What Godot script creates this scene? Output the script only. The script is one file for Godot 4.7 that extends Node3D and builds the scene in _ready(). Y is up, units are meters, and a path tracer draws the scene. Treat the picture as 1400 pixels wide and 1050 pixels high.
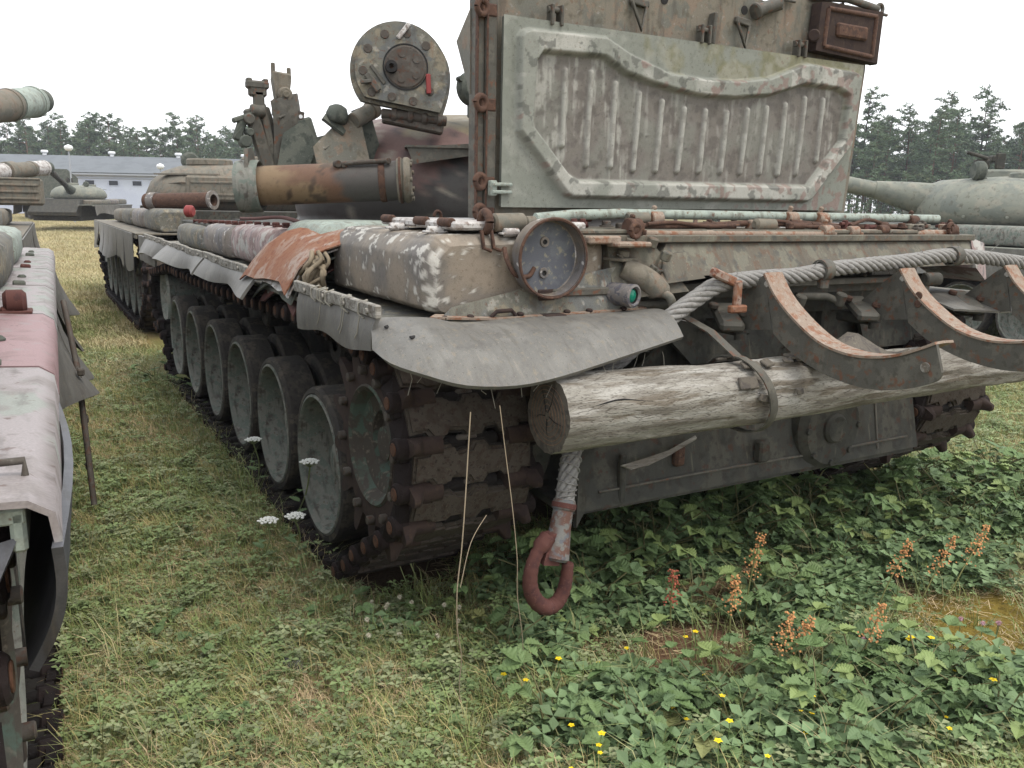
extends Node3D
# A tank seen from its left rear corner in a storage park under an overcast sky.

var T := {}            # material cache
var counts := {}
var rng := RandomNumberGenerator.new()
var gid := 0

# ---------------------------------------------------------------- mesh helper
class MB:
	var st := SurfaceTool.new()
	var g := 0
	var col := Color.WHITE
	func _init():
		st.begin(Mesh.PRIMITIVE_TRIANGLES)
	func ng() -> int:
		g += 1
		return g
	func tri(a: Vector3, b: Vector3, c: Vector3, grp := -1):   # counter-clockwise seen from outside
		st.set_color(col)
		st.set_smooth_group(grp)
		st.add_vertex(a)
		st.add_vertex(c)
		st.add_vertex(b)
	func quad(a: Vector3, b: Vector3, c: Vector3, d: Vector3, grp := -1):
		tri(a, b, c, grp)
		tri(a, c, d, grp)
	func face(pts: Array, from: Vector3, grp := -1):            # convex polygon turned away from a point
		var n: Vector3 = (pts[1] - pts[0]).cross(pts[2] - pts[0])
		var mid := Vector3.ZERO
		for p in pts:
			mid += p
		mid /= pts.size()
		if n.dot(mid - from) < 0:
			pts.reverse()
		for i in range(1, pts.size() - 1):
			tri(pts[0], pts[i], pts[i + 1], grp)
	func box(at: Vector3, size: Vector3, c := 0.004, turn := Basis.IDENTITY):
		var h := size * 0.5
		c = minf(c, minf(h.x, minf(h.y, h.z)) * 0.6)
		var cx := {}
		for sx in [-1, 1]:
			for sy in [-1, 1]:
				for sz in [-1, 1]:
					cx[Vector3i(sx, sy, sz)] = [
						at + turn * Vector3(sx * h.x, sy * (h.y - c), sz * (h.z - c)),
						at + turn * Vector3(sx * (h.x - c), sy * h.y, sz * (h.z - c)),
						at + turn * Vector3(sx * (h.x - c), sy * (h.y - c), sz * h.z)]
		for s in [-1, 1]:
			face([cx[Vector3i(s, -1, -1)][0], cx[Vector3i(s, 1, -1)][0], cx[Vector3i(s, 1, 1)][0], cx[Vector3i(s, -1, 1)][0]], at)
			face([cx[Vector3i(-1, s, -1)][1], cx[Vector3i(1, s, -1)][1], cx[Vector3i(1, s, 1)][1], cx[Vector3i(-1, s, 1)][1]], at)
			face([cx[Vector3i(-1, -1, s)][2], cx[Vector3i(1, -1, s)][2], cx[Vector3i(1, 1, s)][2], cx[Vector3i(-1, 1, s)][2]], at)
		for a in [-1, 1]:
			for b in [-1, 1]:
				face([cx[Vector3i(a, b, -1)][0], cx[Vector3i(a, b, 1)][0], cx[Vector3i(a, b, 1)][1], cx[Vector3i(a, b, -1)][1]], at)
				face([cx[Vector3i(a, -1, b)][0], cx[Vector3i(a, 1, b)][0], cx[Vector3i(a, 1, b)][2], cx[Vector3i(a, -1, b)][2]], at)
				face([cx[Vector3i(-1, a, b)][1], cx[Vector3i(1, a, b)][1], cx[Vector3i(1, a, b)][2], cx[Vector3i(-1, a, b)][2]], at)
				for d in [-1, 1]:
					var k: Array = cx[Vector3i(a, b, d)]
					face([k[0], k[1], k[2]], at)
	func hull8(p: Array, c := 0.0):      # eight corners: bottom 0..3 round, top 4..7 above them
		var mid := Vector3.ZERO
		for v in p:
			mid += v
		mid /= 8.0
		for f in [[0, 1, 2, 3], [4, 5, 6, 7], [0, 1, 5, 4], [1, 2, 6, 5], [2, 3, 7, 6], [3, 0, 4, 7]]:
			face([p[f[0]], p[f[1]], p[f[2]], p[f[3]]], mid)
	func tube(pts: Array, r, sides := 10, caps := true):
		var n := pts.size()
		var rings := []
		var t0: Vector3 = (pts[1] - pts[0]).normalized()
		var up := Vector3.UP if absf(t0.y) < 0.9 else Vector3.RIGHT
		var u := t0.cross(up).normalized()
		for i in n:
			var t: Vector3 = (pts[mini(i + 1, n - 1)] - pts[maxi(i - 1, 0)]).normalized()
			u = (u - t * u.dot(t)).normalized()
			var w := t.cross(u)
			var rr: float = r[i] if r is Array else r
			var ring := []
			for k in sides:
				var a := TAU * k / sides
				ring.append(pts[i] + (u * cos(a) + w * sin(a)) * rr)
			rings.append(ring)
		var grp := ng()
		for i in n - 1:
			for k in sides:
				var k2 := (k + 1) % sides
				quad(rings[i][k], rings[i][k2], rings[i + 1][k2], rings[i + 1][k], grp)
		if caps:
			for k in range(1, sides - 1):
				tri(rings[0][0], rings[0][k + 1], rings[0][k])
				tri(rings[n - 1][0], rings[n - 1][k], rings[n - 1][k + 1])
	func lathe(prof: Array, segs: int, xf: Transform3D, smooth := false, a0 := 0.0, a1 := TAU):   # profile (r, h), solid on its left
		var grp := ng()
		for j in prof.size() - 1:
			if not smooth:
				grp = ng()
			var p: Vector2 = prof[j]
			var q: Vector2 = prof[j + 1]
			for k in segs:
				var a := a0 + (a1 - a0) * k / segs
				var b := a0 + (a1 - a0) * (k + 1) / segs
				var pa := xf * Vector3(p.x * cos(a), p.y, p.x * sin(a))
				var pb := xf * Vector3(p.x * cos(b), p.y, p.x * sin(b))
				var qa := xf * Vector3(q.x * cos(a), q.y, q.x * sin(a))
				var qb := xf * Vector3(q.x * cos(b), q.y, q.x * sin(b))
				if q.x > 1e-6:
					tri(pa, qa, qb, grp)
				if p.x > 1e-6:
					tri(pa, qb, pb, grp)
	func cyl(a: Vector3, b: Vector3, r: float, sides := 12, c := 0.0):
		var d := (b - a)
		var l := d.length()
		var y := d / l
		var x := y.cross(Vector3.UP if absf(y.y) < 0.9 else Vector3.RIGHT).normalized()
		var xf := Transform3D(Basis(x, y, x.cross(y)), a)
		if c > 0:
			lathe([Vector2(0, 0), Vector2(r - c, 0), Vector2(r, c), Vector2(r, l - c), Vector2(r - c, l), Vector2(0, l)], sides, xf)
		else:
			lathe([Vector2(0, 0), Vector2(r, 0), Vector2(r, l), Vector2(0, l)], sides, xf)
	func bolt(at: Vector3, n: Vector3, r: float, h: float):
		cyl(at, at + n * h, r, 6, r * 0.2)
	func prism(poly: PackedVector2Array, depth: float, xf: Transform3D, smooth_side := false):   # outline in local xy, thickness along local z
		var area := 0.0
		for i in poly.size():
			area += poly[i].cross(poly[(i + 1) % poly.size()])
		if area < 0:
			poly.reverse()
		var ix := Geometry2D.triangulate_polygon(poly)
		var h := depth * 0.5
		for i in range(0, ix.size(), 3):
			var a := poly[ix[i]]
			var b := poly[ix[i + 1]]
			var c := poly[ix[i + 2]]
			if (b - a).cross(c - a) < 0:
				var t := b
				b = c
				c = t
			tri(xf * Vector3(a.x, a.y, h), xf * Vector3(b.x, b.y, h), xf * Vector3(c.x, c.y, h))
			tri(xf * Vector3(a.x, a.y, -h), xf * Vector3(c.x, c.y, -h), xf * Vector3(b.x, b.y, -h))
		var grp := ng() if smooth_side else -1
		for i in poly.size():
			var a := poly[i]
			var b := poly[(i + 1) % poly.size()]
			quad(xf * Vector3(a.x, a.y, -h), xf * Vector3(b.x, b.y, -h), xf * Vector3(b.x, b.y, h), xf * Vector3(a.x, a.y, h), grp)
	func sheet(rows: Array, th: float, smooth := true):    # grid of points, thickened along its normals
		var nr := rows.size()
		var nc: int = rows[0].size()
		var top := []
		var bot := []
		for i in nr:
			var ta := []
			var ba := []
			for j in nc:
				var du: Vector3 = rows[i][mini(j + 1, nc - 1)] - rows[i][maxi(j - 1, 0)]
				var dv: Vector3 = rows[mini(i + 1, nr - 1)][j] - rows[maxi(i - 1, 0)][j]
				var n := dv.cross(du).normalized()
				ta.append(rows[i][j] + n * th * 0.5)
				ba.append(rows[i][j] - n * th * 0.5)
			top.append(ta)
			bot.append(ba)
		var g1 := ng() if smooth else -1
		var g2 := ng() if smooth else -1
		for i in nr - 1:
			for j in nc - 1:
				quad(top[i][j], top[i + 1][j], top[i + 1][j + 1], top[i][j + 1], g1)
				quad(bot[i][j], bot[i][j + 1], bot[i + 1][j + 1], bot[i + 1][j], g2)
		for j in nc - 1:
			quad(top[0][j], top[0][j + 1], bot[0][j + 1], bot[0][j])
			quad(top[nr - 1][j + 1], top[nr - 1][j], bot[nr - 1][j], bot[nr - 1][j + 1])
		for i in nr - 1:
			quad(top[i + 1][0], top[i][0], bot[i][0], bot[i + 1][0])
			quad(top[i][nc - 1], top[i + 1][nc - 1], bot[i + 1][nc - 1], bot[i][nc - 1])
	func plate(pts: Array, n: Vector3, th: float):          # flat polygon in space with a thickness
		n = n.normalized()
		var x: Vector3 = (pts[1] - pts[0]).normalized()
		var y := n.cross(x).normalized()
		x = y.cross(n)
		var poly := PackedVector2Array()
		for p in pts:
			var d: Vector3 = p - pts[0]
			poly.append(Vector2(d.dot(x), d.dot(y)))
		prism(poly, th, Transform3D(Basis(x, y, n), pts[0]))
	func done() -> ArrayMesh:
		st.generate_normals()
		return st.commit()

# ---------------------------------------------------------------- naming and parenting
func numbered(called: String, parent: Node) -> String:
	var key := str(parent.get_instance_id()) + called
	var n: int = counts.get(key, 0)
	counts[key] = n + 1
	return called if n == 0 else "%s_%03d" % [called, n]

func tag(o: Node, label := "", category := "", group := "", kind := ""):
	if label: o.set_meta("label", label)
	if category: o.set_meta("category", category)
	if group: o.set_meta("group", group)
	if kind: o.set_meta("kind", kind)
	return o

func base(called: String, label: String, category: String, at := Vector3.ZERO, turn := 0.0, group := "") -> Node3D:
	var o := Node3D.new()
	o.name = numbered(called, self)
	add_child(o, true)
	o.position = at
	o.rotation.y = turn
	tag(o, label, category, group)
	return o

func part(called: String, parent: Node, at := Transform3D.IDENTITY) -> Node3D:
	var o := Node3D.new()
	o.name = numbered(called, parent)
	parent.add_child(o, true)
	o.transform = at
	return o

func obj(called: String, shape, m: Material, parent: Node = self, at := Transform3D.IDENTITY) -> MeshInstance3D:
	var o := MeshInstance3D.new()
	o.mesh = shape.done() if shape is MB else shape
	o.material_override = m
	o.name = numbered(called, parent)
	parent.add_child(o, true)
	o.transform = at
	return o

func copy(o: Node3D, at: Transform3D, label := "", group := "") -> Node3D:
	var c: Node3D = o.duplicate()
	c.name = numbered(String(o.name).rstrip("_0123456789"), self)
	add_child(c, true)
	c.transform = at
	if label: c.set_meta("label", label)
	if group: c.set_meta("group", group)
	return c

func aim(a: Vector3, b: Vector3) -> Transform3D:       # local y from a to b, origin a
	var y := (b - a).normalized()
	var x := y.cross(Vector3.UP if absf(y.y) < 0.9 else Vector3.RIGHT).normalized()
	return Transform3D(Basis(x, y, x.cross(y)), a)

func spline(p: Array, per := 8) -> Array:
	var out := []
	for i in p.size() - 1:
		var a: Vector3 = p[maxi(i - 1, 0)]
		var b: Vector3 = p[i]
		var c: Vector3 = p[i + 1]
		var d: Vector3 = p[mini(i + 2, p.size() - 1)]
		for k in per:
			out.append(b.cubic_interpolate(c, a, d, float(k) / per))
	out.append(p[-1])
	return out

# ---------------------------------------------------------------- procedural textures
func noise_bytes(size: int, freq: float, sd: int, type := 0, sx := 1.0, sy := 1.0) -> PackedByteArray:
	var f := FastNoiseLite.new()
	f.seed = sd
	f.frequency = freq
	f.noise_type = FastNoiseLite.TYPE_SIMPLEX_SMOOTH
	f.fractal_octaves = 5
	f.fractal_gain = 0.55
	if type == 1:
		f.fractal_type = FastNoiseLite.FRACTAL_RIDGED
	elif type == 2:
		f.noise_type = FastNoiseLite.TYPE_CELLULAR
		f.fractal_octaves = 2
	elif type == 3:
		f.fractal_octaves = 2
	var w := maxi(8, int(size / sx))
	var h := maxi(8, int(size / sy))
	var im := f.get_seamless_image(w, h)
	im.convert(Image.FORMAT_L8)
	if w != size or h != size:
		im.resize(size, size, Image.INTERPOLATE_CUBIC)
	return im.get_data()

# layers: [freq, type, from, to, colour, strength, height, stretch_x, stretch_y]
func paint(called: String, base_col: Color, layers: Array, scale := 1.0, rough := 0.8, relief := 0.4, size := 512, metal := 0.0, stretch := Vector3.ONE, use_vc := false) -> StandardMaterial3D:
	var n := size * size
	var r := PackedFloat32Array()
	var g := PackedFloat32Array()
	var b := PackedFloat32Array()
	var hh := PackedFloat32Array()
	r.resize(n); g.resize(n); b.resize(n); hh.resize(n)
	r.fill(base_col.r); g.fill(base_col.g); b.fill(base_col.b); hh.fill(0.5)
	var sd := absi(called.hash()) % 10000
	for L in layers:
		sd += 17
		if L[0] >= 0.035 and L[2] >= 0.58 and L[1] == 0:      # small chips stay sparse
			L[2] += 0.10
			L[3] += 0.14
		elif L[0] >= 0.018 and L[1] == 0:
			L[2] += 0.02
			L[3] += 0.10
		var d := noise_bytes(size, L[0], sd, L[1], L[7] if L.size() > 7 else 1.0, L[8] if L.size() > 8 else 1.0)
		var lut := PackedFloat32Array()
		lut.resize(256)
		for i in 256:
			lut[i] = smoothstep(L[2], L[3], i / 255.0) * L[5]
		var c: Color = L[4]
		var dh: float = L[6]
		for i in n:
			var m := lut[d[i]]
			if m > 0.003:
				r[i] += (c.r - r[i]) * m
				g[i] += (c.g - g[i]) * m
				b[i] += (c.b - b[i]) * m
				hh[i] += dh * m
	var gr := noise_bytes(size, 0.35, sd + 5, 3)
	var bytes := PackedByteArray()
	bytes.resize(n * 3)
	var hb := PackedByteArray()
	hb.resize(n)
	for i in n:
		var k := 0.9 + 0.2 * gr[i] / 255.0
		bytes[i * 3] = clampi(int(r[i] * k * 255.0), 0, 255)
		bytes[i * 3 + 1] = clampi(int(g[i] * k * 255.0), 0, 255)
		bytes[i * 3 + 2] = clampi(int(b[i] * k * 255.0), 0, 255)
		hb[i] = clampi(int((hh[i] + (gr[i] - 128) / 255.0 * 0.12) * 255.0), 0, 255)
	var m := StandardMaterial3D.new()
	m.resource_name = called
	m.albedo_texture = ImageTexture.create_from_image(Image.create_from_data(size, size, false, Image.FORMAT_RGB8, bytes))
	m.roughness = rough
	m.metallic = metal
	m.metallic_specular = 0.4
	if relief > 0:
		m.heightmap_enabled = true
		m.heightmap_texture = ImageTexture.create_from_image(Image.create_from_data(size, size, false, Image.FORMAT_L8, hb))
		m.heightmap_scale = relief
	m.uv1_triplanar = true
	m.uv1_world_triplanar = true
	m.uv1_triplanar_sharpness = 4.0
	m.uv1_scale = stretch * scale
	m.vertex_color_use_as_albedo = use_vc
	T[called] = m
	return m

func plain(called: String, c: Color, rough := 0.8, metal := 0.0) -> StandardMaterial3D:
	var m := StandardMaterial3D.new()
	m.resource_name = called
	m.albedo_color = c
	m.roughness = rough
	m.metallic = metal
	m.metallic_specular = 0.4
	T[called] = m
	return m

func K(r: int, g: int, b: int) -> Color:
	return Color(r / 255.0, g / 255.0, b / 255.0)

func KL(r: int, g: int, b: int) -> Color:
	return Color(r / 255.0, g / 255.0, b / 255.0).srgb_to_linear()

func make_materials():
	var rust := K(90, 66, 54)
	var drust := K(66, 42, 36)
	var dust := K(150, 140, 124)
	paint("olive_paint", K(100, 98, 89), [
		[0.010, 0, 0.45, 0.62, K(88, 90, 90), 0.8, 0.0], [0.012, 0, 0.55, 0.7, K(124, 115, 97), 0.8, 0.0], [0.03, 0, 0.5, 0.8, K(63, 61, 55), 0.55, 0.0],
		[0.03, 0, 0.62, 0.72, K(151, 147, 138), 0.6, 0.1], [0.02, 1, 0.8, 0.92, rust, 0.7, -0.2], [0.09, 0, 0.68, 0.74, rust, 0.8, -0.3], [0.03, 0, 0.54, 0.84, K(72, 66, 58), 0.45, 0.0, 1.0, 6.0], [0.05, 0, 0.66, 0.82, K(104, 76, 60), 0.4, 0.0, 1.0, 7.0]], 0.9, 0.78, 0.15)
	paint("tan_paint", K(109, 103, 92), [
		[0.010, 0, 0.5, 0.66, K(94, 94, 87), 0.8, 0.0], [0.03, 0, 0.55, 0.8, K(78, 73, 61), 0.6, 0.0], [0.016, 0, 0.62, 0.72, K(123, 102, 87), 0.5, 0.0],
		[0.05, 0, 0.66, 0.74, K(137, 136, 132), 0.5, 0.1], [0.04, 0, 0.66, 0.72, K(100, 74, 58), 0.5, -0.1], [0.1, 0, 0.7, 0.76, rust, 0.4, -0.1], [0.03, 0, 0.54, 0.84, K(66, 62, 56), 0.45, 0.0, 1.0, 6.0], [0.05, 0, 0.66, 0.82, K(96, 72, 58), 0.4, 0.0, 1.0, 7.0]], 0.9, 0.8, 0.15)
	paint("fuel_paint", K(117, 109, 102), [
		[0.006, 0, 0.48, 0.60, K(91, 90, 93), 0.75, 0.0], [0.012, 0, 0.5, 0.8, K(100, 90, 79), 0.6, 0.0], [0.03, 0, 0.6, 0.75, K(75, 72, 68), 0.5, 0.0],
		[0.018, 0, 0.68, 0.71, K(194, 190, 187), 0.85, 0.25], [0.03, 1, 0.86, 0.93, K(184, 181, 178), 0.5, 0.1], [0.06, 0, 0.7, 0.75, rust, 0.7, -0.2], [0.03, 0, 0.54, 0.84, K(72, 66, 58), 0.45, 0.0, 1.0, 6.0], [0.05, 0, 0.66, 0.82, K(104, 76, 60), 0.4, 0.0, 1.0, 7.0]], 1.1, 0.62, 0.15)
	paint("white_flaked", K(176, 173, 170), [
		[0.02, 0, 0.5, 0.6, K(129, 120, 115), 0.8, -0.1], [0.04, 0, 0.58, 0.66, K(99, 89, 82), 0.8, -0.15], [0.05, 0, 0.64, 0.7, rust, 0.8, -0.2], [0.02, 1, 0.82, 0.9, K(77, 72, 68), 0.6, -0.2]], 1.3, 0.65, 0.15)
	paint("pale_green_paint", K(140, 149, 140), [
		[0.012, 0, 0.5, 0.65, K(124, 132, 126), 0.8, 0.0], [0.03, 0, 0.58, 0.72, K(105, 102, 93), 0.6, 0.0], [0.05, 0, 0.64, 0.7, rust, 0.8, -0.2], [0.02, 1, 0.84, 0.92, K(96, 88, 79), 0.5, -0.2], [0.03, 0, 0.54, 0.84, K(72, 66, 58), 0.45, 0.0, 1.0, 6.0], [0.05, 0, 0.66, 0.82, K(104, 76, 60), 0.4, 0.0, 1.0, 7.0]], 1.2, 0.65, 0.12)
	paint("pink_paint", K(146, 128, 126), [
		[0.012, 0, 0.48, 0.6, K(116, 96, 92), 0.8, 0.0], [0.014, 0, 0.52, 0.62, K(158, 158, 152), 0.85, 0.0], [0.02, 0, 0.6, 0.7, K(98, 92, 92), 0.7, 0.0], [0.06, 0, 0.66, 0.74, K(190, 186, 180), 0.6, 0.1], [0.05, 0, 0.68, 0.74, drust, 0.8, -0.2], [0.03, 0, 0.54, 0.84, K(72, 66, 58), 0.45, 0.0, 1.0, 6.0], [0.05, 0, 0.66, 0.82, K(104, 76, 60), 0.4, 0.0, 1.0, 7.0]], 0.9, 0.75, 0.15)
	paint("turret_paint", K(86, 84, 82), [
		[0.007, 0, 0.42, 0.52, K(55, 55, 64), 0.9, 0.0], [0.007, 0, 0.54, 0.64, K(124, 113, 93), 0.85, 0.0], [0.008, 0, 0.62, 0.70, K(106, 82, 79), 0.6, 0.0],
		[0.05, 0, 0.6, 0.72, K(135, 129, 122), 0.5, 0.1], [0.04, 0, 0.62, 0.74, K(48, 45, 45), 0.6, -0.1], [0.09, 0, 0.68, 0.74, rust, 0.7, -0.2]], 0.38, 0.75, 0.5)
	paint("panel_wear", K(232, 232, 230), [
		[0.03, 0, 0.5, 0.8, K(200, 200, 196), 0.6, 0.0], [0.06, 0, 0.62, 0.72, K(176, 172, 168), 0.6, -0.1], [0.02, 1, 0.85, 0.94, K(170, 168, 166), 0.5, -0.1], [0.1, 0, 0.72, 0.78, K(150, 112, 96), 0.8, -0.2]], 1.4, 0.6, 0.08, 512, 0.0, Vector3.ONE, true)
	T.panel_wear.albedo_color = Color(0.94, 0.94, 0.93)
	paint("rubber", K(97, 95, 91), [
		[0.006, 0, 0.40, 0.85, K(116, 114, 109), 0.7, 0.0], [0.014, 0, 0.50, 0.95, K(81, 78, 75), 0.6, 0.0], [0.012, 1, 0.93, 0.975, K(54, 53, 52), 0.7, -0.3], [0.02, 1, 0.91, 0.98, K(141, 137, 129), 0.6, 0.1, 1.0, 2.0], [0.03, 0, 0.60, 0.80, K(118, 108, 92), 0.6, 0.1], [0.08, 0, 0.64, 0.72, K(60, 57, 52), 0.7, -0.1], [0.1, 0, 0.62, 0.7, K(135, 127, 111), 0.6, 0.1], [0.03, 0, 0.54, 0.84, K(73, 69, 63), 0.4, 0.0, 1.0, 5.0], [0.04, 0, 0.62, 0.84, K(145, 136, 121), 0.35, 0.0, 1.0, 6.0]], 0.8, 0.5, 0.2, 1024)
	paint("rubber_dusty", K(57, 54, 51), [
		[0.012, 0, 0.45, 0.75, K(86, 79, 70), 0.8, 0.0], [0.04, 0, 0.5, 0.7, K(41, 38, 38), 0.7, -0.1], [0.03, 1, 0.8, 0.92, K(95, 89, 81), 0.5, 0.1]], 1.5, 0.9, 0.3)
	paint("rim_paint", K(115, 115, 108), [
		[0.014, 0, 0.5, 0.62, K(95, 104, 97), 0.8, 0.0], [0.02, 0, 0.55, 0.72, K(79, 73, 68), 0.8, 0.0], [0.04, 0, 0.6, 0.7, K(135, 131, 126), 0.7, 0.1], [0.04, 0, 0.64, 0.72, rust, 0.7, -0.2], [0.03, 0, 0.52, 0.8, K(46, 42, 38), 0.5, 0.0, 1.0, 6.0], [0.04, 0, 0.64, 0.82, K(112, 104, 92), 0.35, 0.0, 1.0, 6.0]], 1.4, 0.8, 0.2)
	paint("rust", K(78, 57, 47), [
		[0.02, 0, 0.45, 0.7, K(58, 44, 38), 0.8, -0.1], [0.03, 0, 0.55, 0.75, K(102, 76, 61), 0.7, 0.1], [0.06, 0, 0.62, 0.72, K(46, 31, 28), 0.7, -0.2], [0.05, 0, 0.66, 0.76, K(105, 100, 93), 0.5, 0.0]], 1.6, 0.9, 0.3)
	paint("orange_rust", K(119, 81, 60), [
		[0.006, 0, 0.5, 0.7, K(149, 148, 145), 0.6, 0.1], [0.03, 0, 0.5, 0.7, K(104, 59, 42), 0.8, 0.0], [0.05, 0, 0.62, 0.72, K(70, 44, 36), 0.7, -0.2]], 1.6, 0.85, 0.2)
	paint("red_rust", K(81, 50, 45), [
		[0.02, 0, 0.5, 0.7, K(62, 38, 38), 0.8, 0.0], [0.05, 0, 0.6, 0.72, K(101, 70, 62), 0.7, 0.1], [0.06, 0, 0.68, 0.74, K(138, 126, 117), 0.6, 0.1]], 1.8, 0.85, 0.25)
	paint("worn_steel", K(68, 62, 56), [
		[0.02, 0, 0.45, 0.65, K(83, 79, 73), 0.8, 0.0], [0.03, 0, 0.55, 0.7, K(77, 49, 36), 0.75, -0.1], [0.04, 0, 0.6, 0.72, K(45, 39, 36), 0.7, -0.1], [0.08, 0, 0.68, 0.75, K(105, 99, 92), 0.5, 0.1]], 1.5, 0.75, 0.25)
	paint("track_steel", K(180, 177, 173), [
		[0.02, 0, 0.42, 0.65, K(153, 144, 134), 0.8, 0.1], [0.03, 0, 0.55, 0.72, K(144, 118, 105), 0.6, -0.1], [0.05, 0, 0.58, 0.72, K(105, 99, 96), 0.8, -0.2], [0.06, 0, 0.62, 0.74, K(224, 222, 207), 0.7, 0.2]], 1.7, 0.9, 0.7, 512, 0.0, Vector3.ONE, true)
	paint("hull_dark", K(54, 54, 50), [
		[0.012, 0, 0.45, 0.68, K(70, 68, 61), 0.8, 0.0], [0.03, 0, 0.52, 0.72, K(40, 39, 34), 0.7, 0.0], [0.018, 1, 0.84, 0.95, K(84, 79, 71), 0.5, 0.05, 1.0, 2.0], [0.03, 0, 0.64, 0.74, K(63, 42, 32), 0.8, -0.2], [0.03, 0, 0.52, 0.8, K(51, 47, 41), 0.5, 0.0, 1.0, 6.0], [0.04, 0, 0.64, 0.82, K(125, 116, 99), 0.35, 0.0, 1.0, 6.0]], 0.9, 0.8, 0.2)
	paint("deck_paint", K(91, 86, 76), [
		[0.012, 0, 0.48, 0.62, K(107, 105, 93), 0.8, 0.0], [0.02, 0, 0.55, 0.68, K(71, 71, 67), 0.8, 0.0], [0.03, 0, 0.58, 0.7, K(93, 63, 48), 0.5, -0.1], [0.06, 0, 0.64, 0.74, K(126, 119, 107), 0.6, 0.1], [0.03, 0, 0.54, 0.84, K(72, 66, 58), 0.45, 0.0, 1.0, 6.0], [0.05, 0, 0.66, 0.82, K(104, 76, 60), 0.4, 0.0, 1.0, 7.0]], 1.1, 0.8, 0.25)
	paint("bare_bracket", K(77, 75, 69), [
		[0.014, 0, 0.5, 0.66, K(91, 88, 80), 0.8, 0.0], [0.03, 0, 0.56, 0.7, K(64, 61, 55), 0.7, 0.0], [0.025, 0, 0.62, 0.74, K(99, 61, 44), 0.8, -0.1], [0.08, 0, 0.7, 0.76, K(118, 115, 107), 0.5, 0.1], [0.03, 0, 0.54, 0.84, K(72, 66, 58), 0.45, 0.0, 1.0, 6.0], [0.05, 0, 0.66, 0.82, K(104, 76, 60), 0.4, 0.0, 1.0, 7.0]], 1.2, 0.7, 0.15)
	paint("flange_rust", K(130, 115, 102), [
		[0.02, 0, 0.46, 0.62, K(120, 79, 58), 0.85, 0.0], [0.04, 0, 0.55, 0.68, K(145, 135, 124), 0.7, 0.1], [0.06, 0, 0.62, 0.72, K(79, 49, 39), 0.7, -0.2]], 1.7, 0.8, 0.2)
	paint("weathered_wood", K(134, 130, 122), [
		[0.012, 0, 0.40, 0.7, K(104, 98, 90), 0.85, 0.0], [0.010, 0, 0.58, 0.75, K(158, 155, 149), 0.8, 0.0], [0.03, 1, 0.70, 0.92, K(78, 72, 66), 0.75, -0.3], [0.008, 0, 0.64, 0.76, K(84, 74, 62), 0.6, -0.1], [0.05, 1, 0.82, 0.95, K(50, 45, 40), 0.9, -0.6]], 1.0, 0.85, 1.2, 1024, 0.0, Vector3(0.25, 2.0, 2.0))
	paint("log_end", K(89, 83, 75), [
		[0.02, 0, 0.45, 0.65, K(67, 62, 59), 0.8, 0.0], [0.03, 0, 0.6, 0.75, K(108, 102, 89), 0.7, 0.0], [0.03, 1, 0.82, 0.92, K(41, 38, 36), 0.8, -0.4]], 2.0, 0.9, 0.8)
	paint("cable_steel", K(126, 124, 121), [
		[0.03, 0, 0.45, 0.65, K(107, 104, 100), 0.8, 0.0], [0.06, 0, 0.58, 0.72, K(83, 78, 73), 0.7, 0.0], [0.05, 0, 0.66, 0.75, K(104, 76, 61), 0.5, 0.0]], 2.0, 0.65, 0.0)
	paint("rubber_dark", K(66, 67, 71), [[0.012, 0, 0.45, 0.75, K(82, 82, 86), 0.7, 0.0], [0.03, 0, 0.55, 0.8, K(52, 52, 54), 0.6, 0.0], [0.03, 0, 0.52, 0.8, K(46, 42, 38), 0.5, 0.0, 1.0, 6.0], [0.04, 0, 0.64, 0.82, K(112, 104, 92), 0.35, 0.0, 1.0, 6.0]], 1.2, 0.5, 0.1)
	paint("dark_rust", K(52, 40, 35), [[0.02, 0, 0.45, 0.7, K(40, 30, 30), 0.8, -0.1], [0.03, 0, 0.58, 0.75, K(65, 52, 42), 0.7, 0.1], [0.06, 0, 0.66, 0.75, K(30, 26, 27), 0.7, -0.2]], 1.6, 0.9, 0.3)
	paint("chalky_paint", K(136, 129, 129), [[0.005, 0, 0.58, 0.66, K(124, 130, 122), 0.8, 0.0], [0.012, 0, 0.5, 0.8, K(113, 106, 103), 0.7, 0.0], [0.02, 0, 0.6, 0.72, K(90, 82, 79), 0.5, 0.0], [0.02, 1, 0.9, 0.96, K(97, 80, 72), 0.5, -0.2], [0.05, 0, 0.62, 0.70, K(82, 66, 60), 0.7, -0.2], [0.03, 0, 0.54, 0.84, K(68, 64, 60), 0.4, 0.0, 1.0, 5.0], [0.04, 0, 0.62, 0.84, K(135, 126, 115), 0.35, 0.0, 1.0, 6.0]], 0.9, 0.6, 0.12)
	paint("chalky_pink", K(132, 107, 108), [[0.012, 0, 0.5, 0.8, K(115, 92, 91), 0.7, 0.0], [0.02, 0, 0.6, 0.72, K(127, 121, 119), 0.6, 0.0], [0.05, 0, 0.64, 0.72, K(78, 63, 57), 0.7, -0.2]], 0.9, 0.6, 0.12)
	paint("grey_green_paint", K(116, 118, 108), [[0.006, 0, 0.45, 0.65, K(100, 104, 98), 0.8, 0.0], [0.012, 0, 0.55, 0.75, K(132, 128, 116), 0.7, 0.0], [0.03, 0, 0.6, 0.8, K(84, 80, 72), 0.7, 0.0], [0.02, 1, 0.9, 0.96, K(90, 78, 66), 0.5, 0.0]], 0.7, 0.75, 0.05)
	paint("canvas", K(74, 78, 72), [[0.012, 0, 0.45, 0.65, K(92, 94, 86), 0.8, 0.0], [0.03, 0, 0.55, 0.72, K(56, 60, 56), 0.7, 0.0], [0.02, 1, 0.8, 0.93, K(112, 114, 104), 0.5, 0.2]], 0.8, 0.9, 0.6)
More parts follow.
